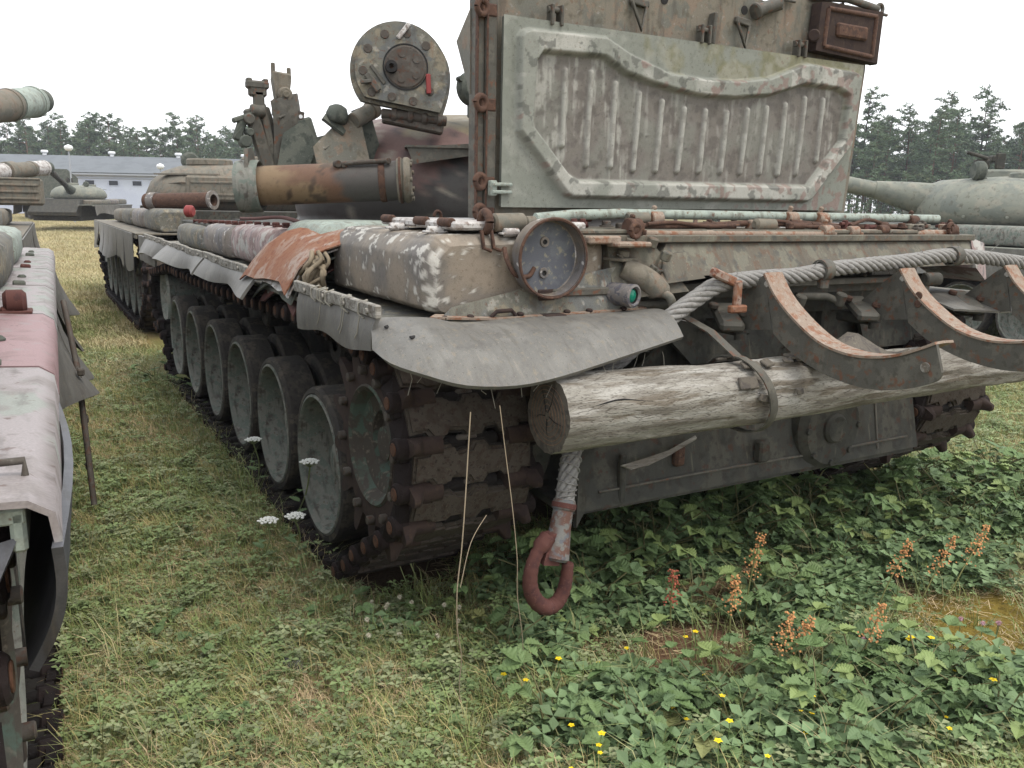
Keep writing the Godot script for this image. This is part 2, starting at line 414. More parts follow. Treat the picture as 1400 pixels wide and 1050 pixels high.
	paint("earth_detail", K(220, 216, 208), [
		[0.04, 0, 0.4, 0.65, K(178, 170, 156), 0.8, -0.1], [0.08, 0, 0.5, 0.7, K(236, 228, 210), 0.7, 0.2], [0.03, 1, 0.78, 0.9, K(150, 134, 114), 0.6, 0.2], [0.1, 0, 0.6, 0.7, K(128, 116, 100), 0.7, -0.3]], 0.9, 0.95, 1.2, 1024, 0.0, Vector3.ONE, true)
	paint("pine_bark", K(118, 92, 74), [[0.03, 1, 0.7, 0.9, K(72, 58, 50), 0.8, -0.3, 1.0, 0.4], [0.02, 0, 0.5, 0.7, K(142, 108, 84), 0.7, 0.0]], 0.6, 0.9, 0.6)
	paint("hall_wall", K(180, 186, 199), [[0.01, 0, 0.45, 0.7, K(170, 176, 192), 0.7, 0.0], [0.05, 0, 0.6, 0.75, K(159, 162, 174), 0.4, 0.0]], 0.1, 0.8, 0.0)
	paint("hall_roof", K(95, 99, 103), [[0.01, 0, 0.45, 0.7, K(86, 90, 94), 0.8, 0.0], [0.04, 0, 0.6, 0.75, K(107, 108, 108), 0.5, 0.0]], 0.1, 0.75, 0.0)
	plain("dark_hole", K(34, 33, 33), 0.9)
	plain("dark_glass", K(30, 34, 40), 0.15)
	plain("lens_green", K(16, 104, 84), 0.08)
	plain("lens_dark", K(26, 30, 34), 0.1)
	plain("pin_rust", K(140, 84, 56), 0.85)
	plain("red_paint", K(122, 48, 46), 0.6)
	plain("rope", K(128, 116, 98), 0.95)
	plain("twine", K(140, 136, 126), 0.95)
	plain("chrome_scrap", K(170, 170, 172), 0.25, 0.9)
	plain("white_lamp", K(214, 216, 218), 0.4)
	plain("galvanised", K(150, 154, 160), 0.5, 0.3)
	plain("straw", K(146, 132, 112), 0.9)
	var tint := StandardMaterial3D.new()     # plants: colour per copy or per vertex
	tint.resource_name = "leaf_tint"
	tint.vertex_color_use_as_albedo = true
	tint.roughness = 0.6
	tint.metallic_specular = 0.35
	tint.backlight_enabled = true
	tint.backlight = Color(0.45, 0.45, 0.45)
	T["tint"] = tint
	var dry := tint.duplicate()
	dry.resource_name = "needle_tint"
	dry.backlight = Color(0.2, 0.2, 0.2)
	dry.roughness = 0.8
	T["needle"] = dry

# ---------------------------------------------------------------- the scene
func _ready():
	rng.seed = 7
	var cam := Camera3D.new()
	cam.name = "camera"
	add_child(cam)
	cam.fov = 48.53
	cam.near = 0.05
	cam.far = 900.0
	var f := Vector3(sin(0.518349) * cos(0.208437), -sin(0.208437), -cos(0.518349) * cos(0.208437))
	var r0 := Vector3(cos(0.518349), 0, sin(0.518349))
	var u0 := r0.cross(f)
	var ro := 0.0190922
	cam.transform = Transform3D(Basis(r0 * cos(ro) + u0 * sin(ro), u0 * cos(ro) - r0 * sin(ro), -f), Vector3(-2.7308, 1.6548, 2.2822))
	cam.current = true
	var sky := ProceduralSkyMaterial.new()
	sky.sky_top_color = Color(0.93, 0.95, 0.97)
	sky.sky_horizon_color = Color(0.99, 0.99, 1.0)
	sky.sky_curve = 0.2
	sky.ground_bottom_color = Color(0.3, 0.3, 0.26)
	sky.ground_horizon_color = Color(0.45, 0.45, 0.42)
	sky.sky_energy_multiplier = 1.0
	var env := Environment.new()
	env.background_mode = Environment.BG_SKY
	env.sky = Sky.new()
	env.sky.sky_material = sky
	env.tonemap_mode = Environment.TONE_MAPPER_LINEAR
	env.tonemap_exposure = 2.15
	env.fog_enabled = true
	env.fog_density = 0.0007
	env.fog_light_color = Color(0.93, 0.95, 1.0)
	env.sdfgi_enabled = true
	env.ssao_enabled = true
	env.ssil_enabled = true
	var we := WorldEnvironment.new()
	we.environment = env
	we.name = "world"
	add_child(we)
	var sun := DirectionalLight3D.new()
	sun.name = "sun"
	sun.light_energy = 0.45
	sun.light_color = Color(1.0, 0.98, 0.95)
	sun.light_angular_distance = 30.0
	sun.rotation_degrees = Vector3(-62, 25, 0)
	sun.shadow_enabled = true
	add_child(sun)
	make_materials()
	ground()
	forest()
	hall()
	main_tank()
	other_tanks()
	loose_things()
	plants()

# ---------------------------------------------------------------- running gear shared by all tanks
var link_meshes := []
var wheel_tyre: ArrayMesh
var wheel_rim: ArrayMesh

func make_link(sd: int) -> ArrayMesh:
	var m := MB.new()
	var rg := RandomNumberGenerator.new()
	rg.seed = sd
	var dark := KL(58, 53, 50)
	var pale := KL(98, 91, 84)
	var rusty := KL(58, 49, 45)
	m.col = pale
	# broad shoe with a stepped outline, so that neighbours interlock; a second, smaller step on top
	var turn := Basis(Vector3.RIGHT, Vector3.BACK, Vector3.DOWN)
	for lv in 3:
		var o := PackedVector2Array()
		var shrink: float = [0.0, 0.006, 0.016][lv]
		rg.seed = sd
		for p in [[-0.242, -0.064], [-0.19, -0.064], [-0.175, -0.088], [-0.10, -0.088], [-0.085, -0.064], [-0.03, -0.064], [-0.015, -0.09], [0.05, -0.09], [0.065, -0.064], [0.13, -0.064], [0.145, -0.088], [0.2, -0.088], [0.212, -0.064], [0.242, -0.064],
				[0.242, 0.046], [0.2, 0.046], [0.185, 0.068], [0.125, 0.068], [0.11, 0.046], [0.06, 0.046], [0.045, 0.072], [-0.02, 0.072], [-0.035, 0.046], [-0.1, 0.046], [-0.115, 0.068], [-0.165, 0.068], [-0.18, 0.046], [-0.242, 0.046]]:
			var q := Vector2(p[0] + rg.randf_range(-0.005, 0.005), p[1] + rg.randf_range(-0.005, 0.005))
			q -= Vector2(signf(q.x), signf(q.y)) * shrink
			o.append(q)
		m.col = [dark, pale.darkened(0.12), pale][lv]
		m.prism(o, [0.03, 0.014, 0.01][lv], Transform3D(turn, Vector3(0, [0.004, 0.0255, 0.037][lv], 0)))
	m.col = pale.lightened(0.06)
	for k in 3:
		m.box(Vector3(-0.15 + 0.15 * k + rg.randf_range(-0.02, 0.02), 0.012, 0.068), Vector3(rg.randf_range(0.05, 0.09), 0.02, 0.022), 0.006)
	# hinge barrels along the pins, set back
	m.col = dark.darkened(0.45)
	for k in 4:
		var x := -0.22 + 0.13 * k
		m.cyl(Vector3(x, -0.008, 0.08), Vector3(x + 0.065, -0.008, 0.08), 0.026, 8, 0.004)
		m.cyl(Vector3(x - 0.035, -0.008, -0.08), Vector3(x + 0.03, -0.008, -0.08), 0.025, 8, 0.004)
	# long end bosses with rusted pin heads, and the hooked arm that carries them
	for s in [-1, 1]:
		m.col = rusty.darkened(0.25)
		m.cyl(Vector3(s * 0.228, 0.0, 0.08), Vector3(s * 0.295, 0.004, 0.08), 0.039, 12, 0.007)
		m.col = rusty.darkened(0.5)
		m.hull8([Vector3(s * 0.25, -0.03, -0.02), Vector3(s * 0.28, -0.03, -0.02), Vector3(s * 0.285, -0.03, 0.08), Vector3(s * 0.255, -0.03, 0.08), Vector3(s * 0.21, 0.02, -0.03), Vector3(s * 0.24, 0.02, -0.03), Vector3(s * 0.28, 0.025, 0.08), Vector3(s * 0.25, 0.025, 0.08)])
		m.cyl(Vector3(s * 0.22, -0.01, -0.045), Vector3(s * 0.275, -0.012, -0.045), 0.022, 10, 0.004)
		m.col = KL(118, 86, 68)
		m.cyl(Vector3(s * 0.293, 0.004, 0.08), Vector3(s * 0.299, 0.004, 0.08), 0.024, 9, 0.002)
	# guide horn inside
	m.col = dark
	m.hull8([Vector3(-0.03, -0.01, -0.03), Vector3(0.03, -0.01, -0.03), Vector3(0.03, -0.01, 0.03), Vector3(-0.03, -0.01, 0.03), Vector3(-0.01, -0.075, -0.015), Vector3(0.01, -0.075, -0.015), Vector3(0.01, -0.075, 0.015), Vector3(-0.01, -0.075, 0.015)])
	return m.done()

func prepare_gear():
	for k in 5:
		link_meshes.append(make_link(11 + k))
	# a road wheel disc: axle along local y, the outside face towards +y
	var t := MB.new()
	t.lathe([Vector2(0.312, -0.092), Vector2(0.362, -0.092), Vector2(0.375, -0.078), Vector2(0.375, 0.07), Vector2(0.366, 0.088), Vector2(0.345, 0.092), Vector2(0.338, 0.088)], 56, Transform3D.IDENTITY)
	wheel_tyre = t.done()
	var r := MB.new()
	r.lathe([Vector2(0.0, -0.09), Vector2(0.28, -0.0905), Vector2(0.318, -0.09), Vector2(0.33, 0.05), Vector2(0.338, 0.092), Vector2(0.326, 0.096), Vector2(0.318, 0.085), Vector2(0.302, 0.0), Vector2(0.29, -0.055), Vector2(0.25, -0.072), Vector2(0.17, -0.06), Vector2(0.12, -0.05), Vector2(0.105, -0.02), Vector2(0.09, 0.0), Vector2(0.05, 0.01), Vector2(0.0, 0.012)], 56, Transform3D.IDENTITY)
	for k in 8:
		var a := TAU * k / 8.0
		r.bolt(Vector3(cos(a) * 0.15, -0.057, sin(a) * 0.15), Vector3.UP, 0.014, 0.02)
	wheel_rim = r.done()

func road_wheel(tank: Node3D, x: float, y: float, z: float, side: int, turn: float, only_outer := false):
	var w := part("road_wheel", tank, Transform3D(Basis(), Vector3(x, y, z)))
	for k in (1 if only_outer else 2):
		var ax := Vector3(side, 0, 0)
		var b := Basis(Vector3(0, cos(turn), sin(turn)), ax, Vector3(0, cos(turn), sin(turn)).cross(ax))
		var off := Vector3(side * 0.115, 0, 0) if k == 0 else Vector3(-side * 0.115, 0, 0)
		if k == 1:
			b = Basis(Vector3(0, 1, 0), -ax, Vector3(0, 1, 0).cross(-ax))
		obj("tyre", wheel_tyre, T.rubber_dusty, w, Transform3D(b, off))
		obj("rim", wheel_rim, T.rim_paint, w, Transform3D(b, off))

# closed path of the pins, seen from the side as (z, y), walked from the rear sprocket down, forward, up and back
func track_path(r := 0.36, cy := 0.745, cz := -0.695) -> Array:
	var p := []
	for k in 13:
		var a := PI * 0.5 - k * (PI * 0.5 + 0.85) / 12.0      # from the top round the back to the underside
		p.append(Vector2(cz + r * cos(a), cy + r * sin(a)))
	p.append_array([Vector2(-0.86, 0.24), Vector2(-1.0, 0.12), Vector2(-1.16, 0.05), Vector2(-1.4, 0.03), Vector2(-3.0, 0.03), Vector2(-5.8, 0.03), Vector2(-6.0, 0.07)])
	for k in 11:
		var a := -0.8 - k * (PI - 0.8 + 0.75) / 10.0 + 0.0
		p.append(Vector2(-6.52 + 0.31 * cos(a - 0.0), 0.72 + 0.31 * sin(a)))
	p.append_array([Vector2(-5.6, 1.06), Vector2(-4.4, 1.06), Vector2(-3.3, 1.08), Vector2(-2.4, 1.1), Vector2(-1.7, 1.13), Vector2(-1.1, 1.13), Vector2(cz, cy + r)])
	return p

func lay_track(tank: Node3D, called: String, x: float, from: float, to: float, pitch := 0.161) -> Node3D:
	var t := part(called, tank)
	var p := track_path()
	var s := 0.0
	var along := 0.0
	var i := 0
	var n := 0
	while true:
		while i < p.size() - 1 and s > along + p[i].distance_to(p[i + 1]):
			along += p[i].distance_to(p[i + 1])
			i += 1
		if i >= p.size() - 1:
			break
		var at: Vector2 = p[i].lerp(p[i + 1], (s - along) / p[i].distance_to(p[i + 1]))
		# the far end of this link
		var j := i
		var al := along
		var s2 := s + pitch
		while j < p.size() - 1 and s2 > al + p[j].distance_to(p[j + 1]):
			al += p[j].distance_to(p[j + 1])
			j += 1
		var e: Vector2 = p[mini(j, p.size() - 1)] if j >= p.size() - 1 else p[j].lerp(p[j + 1], (s2 - al) / p[j].distance_to(p[j + 1]))
		if s >= from and s <= to:
			var fwd := Vector3(0, e.y - at.y, e.x - at.x).normalized()
			var lat := Vector3.RIGHT
			var outw := fwd.cross(lat)
			var mid := (at + e) * 0.5
			var jit := rng.randf_range(-0.03, 0.03)
			var bb := Basis(lat, outw, lat.cross(outw)) * Basis(Vector3.RIGHT, jit)
			obj("track_link", link_meshes[n % 5], T.track_steel, t, Transform3D(bb, Vector3(x + rng.randf_range(-0.006, 0.006), mid.y, mid.x)))
		n += 1
		s += pitch
	return t

func sprocket(tank: Node3D, x: float, side: int):
	var c := part("drive_sprocket", tank, Transform3D(Basis(), Vector3(x, 0.745, -0.695)))
	var xf := func(off: float) -> Transform3D:
		return Transform3D(Basis(Vector3.BACK, Vector3.UP, Vector3.LEFT), Vector3(off, 0, 0))
	var poly := PackedVector2Array()
	var n := 14
	for k in n * 12:
		var ph := float(k) / 12.0
		var a := TAU * ph / n
		var d := absf(ph - roundf(ph))
		var r := lerpf(0.312, 0.445, smoothstep(0.16, 0.45, d))
		poly.append(Vector2(cos(a), sin(a)) * r)
	for s in [-1, 1]:
		var m := MB.new()
		var grp := m.ng()
		var pn := poly.size()
		var inner_x: float = s * 0.13
		var outer_x: float = s * 0.255
		var sg: float = s
		for k in pn:           # scalloped drum: bowls for the pins between flared teeth
			var k2 := (k + 1) % pn
			var o1 := poly[k]
			var o2 := poly[k2]
			var i1 := o1.normalized() * 0.235
			var i2 := o2.normalized() * 0.235
			var b1 := o1.normalized() * minf(o1.length(), 0.405)
			var b2 := o2.normalized() * minf(o2.length(), 0.405)
			var ring := [[outer_x, i1, i2], [outer_x, o1, o2], [outer_x - sg * 0.022, o1, o2], [outer_x - sg * 0.05, b1, b2], [inner_x, b1, b2], [inner_x, i1, i2]]
			for j in 6:
				var p: Array = ring[j]
				var q: Array = ring[(j + 1) % 6]
				var g2 := grp + j + 1
				var pa := Vector3(p[0], p[1].y, p[1].x)
				var pb := Vector3(p[0], p[2].y, p[2].x)
				var qa := Vector3(q[0], q[1].y, q[1].x)
				var qb := Vector3(q[0], q[2].y, q[2].x)
				if s > 0: m.quad(pa, pb, qb, qa, g2)
				else: m.quad(pa, qa, qb, pb, g2)
		obj("toothed_ring", m, T.dark_rust, c)
	var h := MB.new()
	var lx := Transform3D(Basis(Vector3.BACK, Vector3(side, 0, 0), Vector3.BACK.cross(Vector3(side, 0, 0))), Vector3.ZERO)
	h.lathe([Vector2(0, -0.3), Vector2(0.2, -0.3), Vector2(0.22, -0.1), Vector2(0.234, 0.10), Vector2(0.236, 0.257), Vector2(0.228, 0.262), Vector2(0.215, 0.252), Vector2(0.19, 0.215), Vector2(0.13, 0.195), Vector2(0.12, 0.16), Vector2(0.075, 0.155), Vector2(0.065, 0.2), Vector2(0, 0.205)], 40, lx)
	obj("hub", h, paint("hub_paint", K(62, 57, 51), [[0.010, 0, 0.55, 0.66, K(66, 84, 74), 0.8, 0.0], [0.02, 0, 0.5, 0.7, K(60, 52, 46), 0.8, 0.0], [0.03, 0, 0.62, 0.76, K(112, 104, 92), 0.7, 0.1]], 1.6, 0.85, 0.3) if not T.has("hub_paint") else T.hub_paint, c)
	for k in 12:
		var a := TAU * k / 12.0 + 0.1
		var b := MB.new()
		b.bolt(Vector3(side * 0.254, sin(a) * 0.29, cos(a) * 0.29), Vector3(side, 0, 0), 0.019, 0.03)
		obj("bolt", b, T.worn_steel, c)

func idler(tank: Node3D, x: float, side: int):
	var c := part("idler_wheel", tank, Transform3D(Basis(), Vector3(x, 0.72, -6.52)))
	var m := MB.new()
	var lx := Transform3D(Basis(Vector3.BACK, Vector3(side, 0, 0), Vector3.BACK.cross(Vector3(side, 0, 0))), Vector3.ZERO)
	m.lathe([Vector2(0, -0.2), Vector2(0.26, -0.2), Vector2(0.275, 0.18), Vector2(0.25, 0.2), Vector2(0.2, 0.14), Vector2(0.1, 0.15), Vector2(0, 0.2)], 36, lx)
	obj("rim", m, T.rim_paint, c)

# ---------------------------------------------------------------- the near tank
func smooth_field(p: Vector2, poly: Array) -> float:     # distance to a closed outline, positive inside
	var best := 1e9
	for i in poly.size():
		best = minf(best, p.distance_squared_to(Geometry2D.get_closest_point_to_segment(p, poly[i], poly[(i + 1) % poly.size()])))
	return sqrt(best) if Geometry2D.is_point_in_polygon(p, PackedVector2Array(poly)) else -sqrt(best)

func ribbed_panel(parent: Node3D):
	var outl := [Vector2(-0.984, 2.297), Vector2(-0.967, 2.322), Vector2(-0.928, 2.334), Vector2(-0.566, 2.341), Vector2(-0.434, 2.286), Vector2(-0.227, 2.229), Vector2(-0.010, 2.221), Vector2(0.178, 2.230), Vector2(0.373, 2.260), Vector2(0.572, 2.334), Vector2(0.624, 2.346), Vector2(0.960, 2.335), Vector2(1.003, 2.313), Vector2(0.978, 1.977), Vector2(0.718, 1.698), Vector2(0.686, 1.685), Vector2(-0.711, 1.680), Vector2(-0.743, 1.691), Vector2(-0.983, 1.937)]
	var inl := [Vector2(-0.893, 2.207), Vector2(-0.867, 2.242), Vector2(-0.578, 2.250), Vector2(-0.462, 2.196), Vector2(-0.326, 2.169), Vector2(-0.185, 2.147), Vector2(-0.022, 2.137), Vector2(0.148, 2.141), Vector2(0.383, 2.170), Vector2(0.605, 2.237), Vector2(0.848, 2.234), Vector2(0.909, 2.208), Vector2(0.894, 1.996), Vector2(0.686, 1.774), Vector2(-0.675, 1.761), Vector2(-0.728, 1.787), Vector2(-0.903, 1.966)]
	var ribs := [Vector2(-0.754, 2.189), Vector2(-0.761, 1.897), Vector2(-0.627, 2.192), Vector2(-0.637, 1.823), Vector2(-0.501, 2.158), Vector2(-0.512, 1.821), Vector2(-0.374, 2.127), Vector2(-0.389, 1.812), Vector2(-0.246, 2.104), Vector2(-0.266, 1.814), Vector2(-0.121, 2.082), Vector2(-0.141, 1.814), Vector2(0.005, 2.081), Vector2(-0.014, 1.818), Vector2(0.134, 2.082), Vector2(0.116, 1.819), Vector2(0.259, 2.102), Vector2(0.240, 1.820), Vector2(0.380, 2.120), Vector2(0.364, 1.821), Vector2(0.504, 2.143), Vector2(0.485, 1.821), Vector2(0.630, 2.181), Vector2(0.609, 1.825), Vector2(0.757, 2.182), Vector2(0.746, 1.895)]
	var n1 := FastNoiseLite.new()
	n1.seed = 3
	n1.frequency = 3.0
	n1.fractal_octaves = 5
	var n2 := FastNoiseLite.new()
	n2.seed = 8
	n2.frequency = 11.0
	n2.fractal_octaves = 4
	var nx := 420
	var ny := 150
	var m := MB.new()
	m.col = KL(120, 122, 116)
	m.prism(PackedVector2Array([Vector2(-1.036, 1.644), Vector2(0.972, 1.652), Vector2(1.034, 2.368), Vector2(-1.034, 2.366)]), 0.022, Transform3D(Basis(), Vector3(0, 0, -0.815)))
	var vs := []
	var cs := []
	var grey := KL(136, 139, 132)
	var olive := KL(126, 124, 100)
	var pale := KL(180, 179, 174)
	var mauve := KL(124, 118, 114)
	var pink := KL(136, 104, 98)
	for j in ny + 1:
		for i in nx + 1:
			var t := float(j) / ny
			var s := float(i) / nx
			var p := Vector2(lerpf(lerpf(-1.04, 0.976, s), lerpf(-1.04, 1.036, s), t), lerpf(lerpf(1.641, 1.652, s), 2.371, t))
			var a := n1.get_noise_2d(p.x, p.y)
			var b := n2.get_noise_2d(p.x, p.y)
			var st := n1.get_noise_2d(p.x * 6.0 + 20.0, p.y * 0.7)
			var do := smooth_field(p, outl)
			var di := smooth_field(p, inl)
			var dband := minf(do, -di)
			var h := 0.036 * smoothstep(-0.002, 0.016, dband)
			var c := grey.lerp(olive, smoothstep(-0.05, 0.3, a + (p.x - 0.1) * 0.5 + (p.y - 2.25) * 1.6) * (1.0 if p.y > 2.15 else 0.25))
			c = c.lerp(pale, 0.35 * smoothstep(0.05, 0.45, a + b * 0.5))
			c = c.lerp(pink, 0.6 * smoothstep(0.14, 0.26, b + 0.35 * (p.x - 0.55) - 0.5 * (p.y - 1.62)) * smoothstep(-0.1, 0.5, p.x))
			if di > -0.004:
				var f := mauve.lerp(grey, 0.45 * smoothstep(-0.1, 0.25, a))
				f = f.lerp(pale, (0.75 if p.x < -0.45 or p.x > 0.78 else 0.4) * smoothstep(0.08, 0.42, st + 0.25 * b - 0.14 * smoothstep(-0.8, -0.2, p.x) + (0.16 if absf(p.x) > 0.78 else 0.0)))
				f = f.lerp(KL(84, 76, 74), 0.4 * smoothstep(0.1, 0.35, -b - a * 0.4))
				c = c.lerp(f, smoothstep(-0.004, 0.006, di))
			if dband > -0.004:
				var q := pale.lerp(grey, 0.8 * smoothstep(-0.22, 0.22, a + (0.3 if p.y > 2.16 and p.x < 0.5 else -0.08)))
				q = q.lerp(pink, 0.6 * smoothstep(0.12, 0.24, b + 0.22 * p.x - 0.12))
				q = q.lerp(KL(96, 96, 92), 0.7 * smoothstep(0.2, 0.26, n2.get_noise_2d(p.x + 40, p.y)))
				c = c.lerp(q, smoothstep(-0.004, 0.012, dband))
			var rd := 1e9
			for k in 13:
				if absf(p.x - ribs[k * 2].x) < 0.06:
					rd = minf(rd, p.distance_to(Geometry2D.get_closest_point_to_segment(p, ribs[k * 2], ribs[k * 2 + 1])))
			if rd < 0.03:
				h += 0.018 * smoothstep(0.018, 0.005, rd)
				c = c.lerp(pale.lerp(mauve, smoothstep(-0.1, 0.3, b) * 0.5), smoothstep(0.016, 0.009, rd) * 0.85)
			h += 0.004 * a
			vs.append(Vector3(p.x, p.y, -0.8 + h))
			cs.append(c)
	var g := m.ng()
	for j in ny:
		for i in nx:
			var k := j * (nx + 1) + i
			for q in [[k, k + 1, k + nx + 2], [k, k + nx + 2, k + nx + 1]]:
				m.st.set_smooth_group(g)
				for e in [q[0], q[2], q[1]]:
					m.st.set_color(cs[e])
					m.st.add_vertex(vs[e])
	obj("ribbed_panel", m, T.panel_wear, parent)

func eyelet(m: MB, at: Vector3, ax: Vector3, r: float, t: float):
	var pts := []
	var u := ax.cross(Vector3.UP if absf(ax.y) < 0.9 else Vector3.RIGHT).normalized()
	var v := ax.cross(u)
	for k in 15:
		var a := TAU * k / 14.0
		pts.append(at + (u * cos(a) + v * sin(a)) * r)
	m.tube(pts, t, 8, false)

func main_tank():
	prepare_gear()
	var tank := base("tank", "rusting grey tank seen from its left rear corner, ribbed panel raised on the engine deck", "tank")
	# hull
	var m := MB.new()
	m.hull8([Vector3(-1.03, 0.5, -0.62), Vector3(1.03, 0.5, -0.62), Vector3(1.03, 0.5, -6.2), Vector3(-1.03, 0.5, -6.2), Vector3(-1.03, 1.47, -0.62), Vector3(1.03, 1.47, -0.62), Vector3(1.03, 1.47, -6.0), Vector3(-1.03, 1.47, -6.0)])
	m.hull8([Vector3(-1.03, 0.7, -6.2), Vector3(1.03, 0.7, -6.2), Vector3(1.03, 0.75, -6.75), Vector3(-1.03, 0.75, -6.75), Vector3(-1.03, 1.46, -6.0), Vector3(1.03, 1.46, -6.0), Vector3(1.03, 0.9, -6.8), Vector3(-1.03, 0.9, -6.8)])
	for s in [-1, 1]:     # sponson above the track
		m.box(Vector3(s * 1.25, 1.36, -3.5), Vector3(0.44, 0.2, 5.0), 0.01)
	var hull := obj("hull", m, T.hull_dark, tank)
	# rear plates
	m = MB.new()
	m.plate([Vector3(-1.0, 0.49, -0.30), Vector3(1.08, 0.5, -0.30), Vector3(1.08, 0.92, -0.40), Vector3(-0.9, 0.92, -0.40)], Vector3(0, 0.24, 1), 0.03)
	m.plate([Vector3(-1.0, 0.49, -0.31), Vector3(1.08, 0.49, -0.31), Vector3(1.08, 0.47, -0.62), Vector3(-1.0, 0.47, -0.62)], Vector3(0, -1, -0.06), 0.03)
	obj("lower_rear_plate", m, T.hull_dark, tank)
	m = MB.new()
	m.box(Vector3(0.05, 1.08, -0.55), Vector3(2.1, 0.5, 0.04), 0.004)
	for k in 5:
		m.box(Vector3(-0.7 + k * 0.42, 1.08, -0.51), Vector3(0.05, 0.42, 0.06), 0.01)
	obj("upper_rear_plate", m, T.hull_dark, tank)
	var wb := MB.new()    # weld beads and bolts across the plate
	wb.tube(spline([Vector3(-0.86, 0.56, -0.297), Vector3(-0.3, 0.565, -0.297), Vector3(0.3, 0.56, -0.297), Vector3(1.0, 0.565, -0.297)], 6), 0.006, 6)
	wb.tube([Vector3(-0.9, 0.90, -0.378), Vector3(1.05, 0.90, -0.378)], 0.012, 7)
	wb.tube([Vector3(0.78, 0.53, -0.292), Vector3(0.80, 0.88, -0.375)], 0.006, 6)
	obj("weld_bead", wb, T.bare_bracket, tank)
	m = MB.new()   # round covers of the final drives and the fan housing
	m.cyl(Vector3(0.42, 0.68, -0.42), Vector3(0.42, 0.68, -0.265), 0.2, 28, 0.03)
	m.cyl(Vector3(0.42, 0.68, -0.28), Vector3(0.42, 0.68, -0.24), 0.07, 18, 0.012)
	for k in 8:
		m.bolt(Vector3(0.42 + 0.165 * cos(k * TAU / 8), 0.68 + 0.165 * sin(k * TAU / 8), -0.268), Vector3(0, 0, 1), 0.016, 0.014)
	obj("drive_cover", m, T.hull_dark, tank)
	for s in [-1, 1]:
		m = MB.new()
		m.cyl(Vector3(s * 0.98, 0.745, -0.695), Vector3(s * 1.13, 0.745, -0.695), 0.27, 28, 0.03)
		obj("final_drive", m, T.hull_dark, tank)
	m = MB.new()
	m.box(Vector3(0.0, 0.62, -0.29), Vector3(0.06, 0.1, 0.05), 0.01)
	obj("tow_lug", m, T.hull_dark, tank)
	m = MB.new()
	m.box(Vector3(-0.46, 0.655, -0.305), Vector3(0.05, 0.09, 0.04), 0.01)
	obj("tow_lug", m, T.rust, tank)
	m = MB.new()
	m.box(Vector3(-0.75, 0.60, -0.30), Vector3(0.03, 0.2, 0.03), 0.006)
	obj("weld_rib", m, T.hull_dark, tank)
	m = MB.new()   # side cheek of the stern under the mudguard
	m.plate([Vector3(-0.98, 0.44, -0.28), Vector3(-0.93, 0.5, -0.27), Vector3(-0.86, 0.8, -0.31), Vector3(-0.95, 0.8, -0.32)], Vector3(0.15, 0.1, 1), 0.02)
	m.plate([Vector3(-0.76, 0.9, -0.42), Vector3(-0.62, 1.2, -0.3), Vector3(-0.66, 1.24, -0.3), Vector3(-0.86, 0.95, -0.42)], Vector3(0.3, 0.1, 1), 0.02)
	obj("cheek_plate", m, T.hull_dark, tank)
	# engine deck
	m = MB.new()
	m.box(Vector3(0.25, 1.53, -0.72), Vector3(2.5, 0.03, 0.66), 0.004)
	m.hull8([Vector3(-0.62, 1.385, -0.33), Vector3(1.42, 1.40, -0.33), Vector3(1.42, 1.4, -0.6), Vector3(-0.62, 1.385, -0.6), Vector3(-0.5, 1.512, -0.41), Vector3(1.48, 1.512, -0.41), Vector3(1.48, 1.512, -0.6), Vector3(-0.5, 1.512, -0.6)])
	obj("rear_sill", m, T.deck_paint, tank)
	m = MB.new()
	m.box(Vector3(0.1, 1.335, -0.42), Vector3(2.3, 0.03, 0.1), 0.005)
	m.box(Vector3(0.1, 1.30, -0.47), Vector3(2.3, 0.05, 0.03), 0.005)
	for k in 9:
		m.bolt(Vector3(-0.75 + k * 0.24, 1.35, -0.4), Vector3.UP, 0.014, 0.012)
	for k in 3:
		var x: float = [-0.44, 0.21, 0.47][k]
		m.tube([Vector3(x - 0.22, 1.275, -0.4), Vector3(x - 0.05, 1.27, -0.38), Vector3(x, 1.25, -0.36)], 0.018, 8)
		m.cyl(Vector3(x + 0.01, 1.23, -0.36), Vector3(x + 0.01, 1.285, -0.34), 0.026, 12, 0.005)
	obj("flange_strip", m, T.bare_bracket, tank)
	m = MB.new()
	m.box(Vector3(0.1, 1.24, -0.5), Vector3(2.2, 0.11, 0.03), 0.006)
	m.plate([Vector3(-0.5, 1.2, -0.49), Vector3(0.35, 1.2, -0.49), Vector3(0.2, 1.0, -0.44), Vector3(-0.3, 1.0, -0.44)], Vector3(0, 0.2, 1), 0.02)
	m.plate([Vector3(0.75, 1.22, -0.49), Vector3(1.3, 1.22, -0.49), Vector3(1.2, 1.0, -0.42), Vector3(0.8, 1.0, -0.42)], Vector3(0, 0.2, 1), 0.02)
	obj("louvre_frame", m, T.hull_dark, tank)
	# three flat deck hatches with hinges, pipes and clamps
	for k in 3:
		m = MB.new()
		m.box(Vector3(-0.6 + 0.68 * k, 1.556, -0.6), Vector3(0.655, 0.02, 0.36), 0.006)
		obj("deck_hatch", m, T.deck_paint, tank)
	m = MB.new()
	m.tube([Vector3(-1.02, 1.602, -0.56), Vector3(-0.85, 1.617, -0.56), Vector3(-0.62, 1.624, -0.56), Vector3(0.3, 1.622, -0.56), Vector3(1.42, 1.62, -0.56)], 0.021, 10)
	obj("torsion_bar", m, T.pale_green_paint, tank)
	m = MB.new()
	m.tube([Vector3(-0.62, 1.548, -0.43), Vector3(0.42, 1.546, -0.43)], 0.017, 10)
	m.tube([Vector3(0.44, 1.55, -0.45), Vector3(1.36, 1.548, -0.45)], 0.02, 10)
	obj("torsion_bar", m, T.flange_rust, tank)
	m = MB.new()
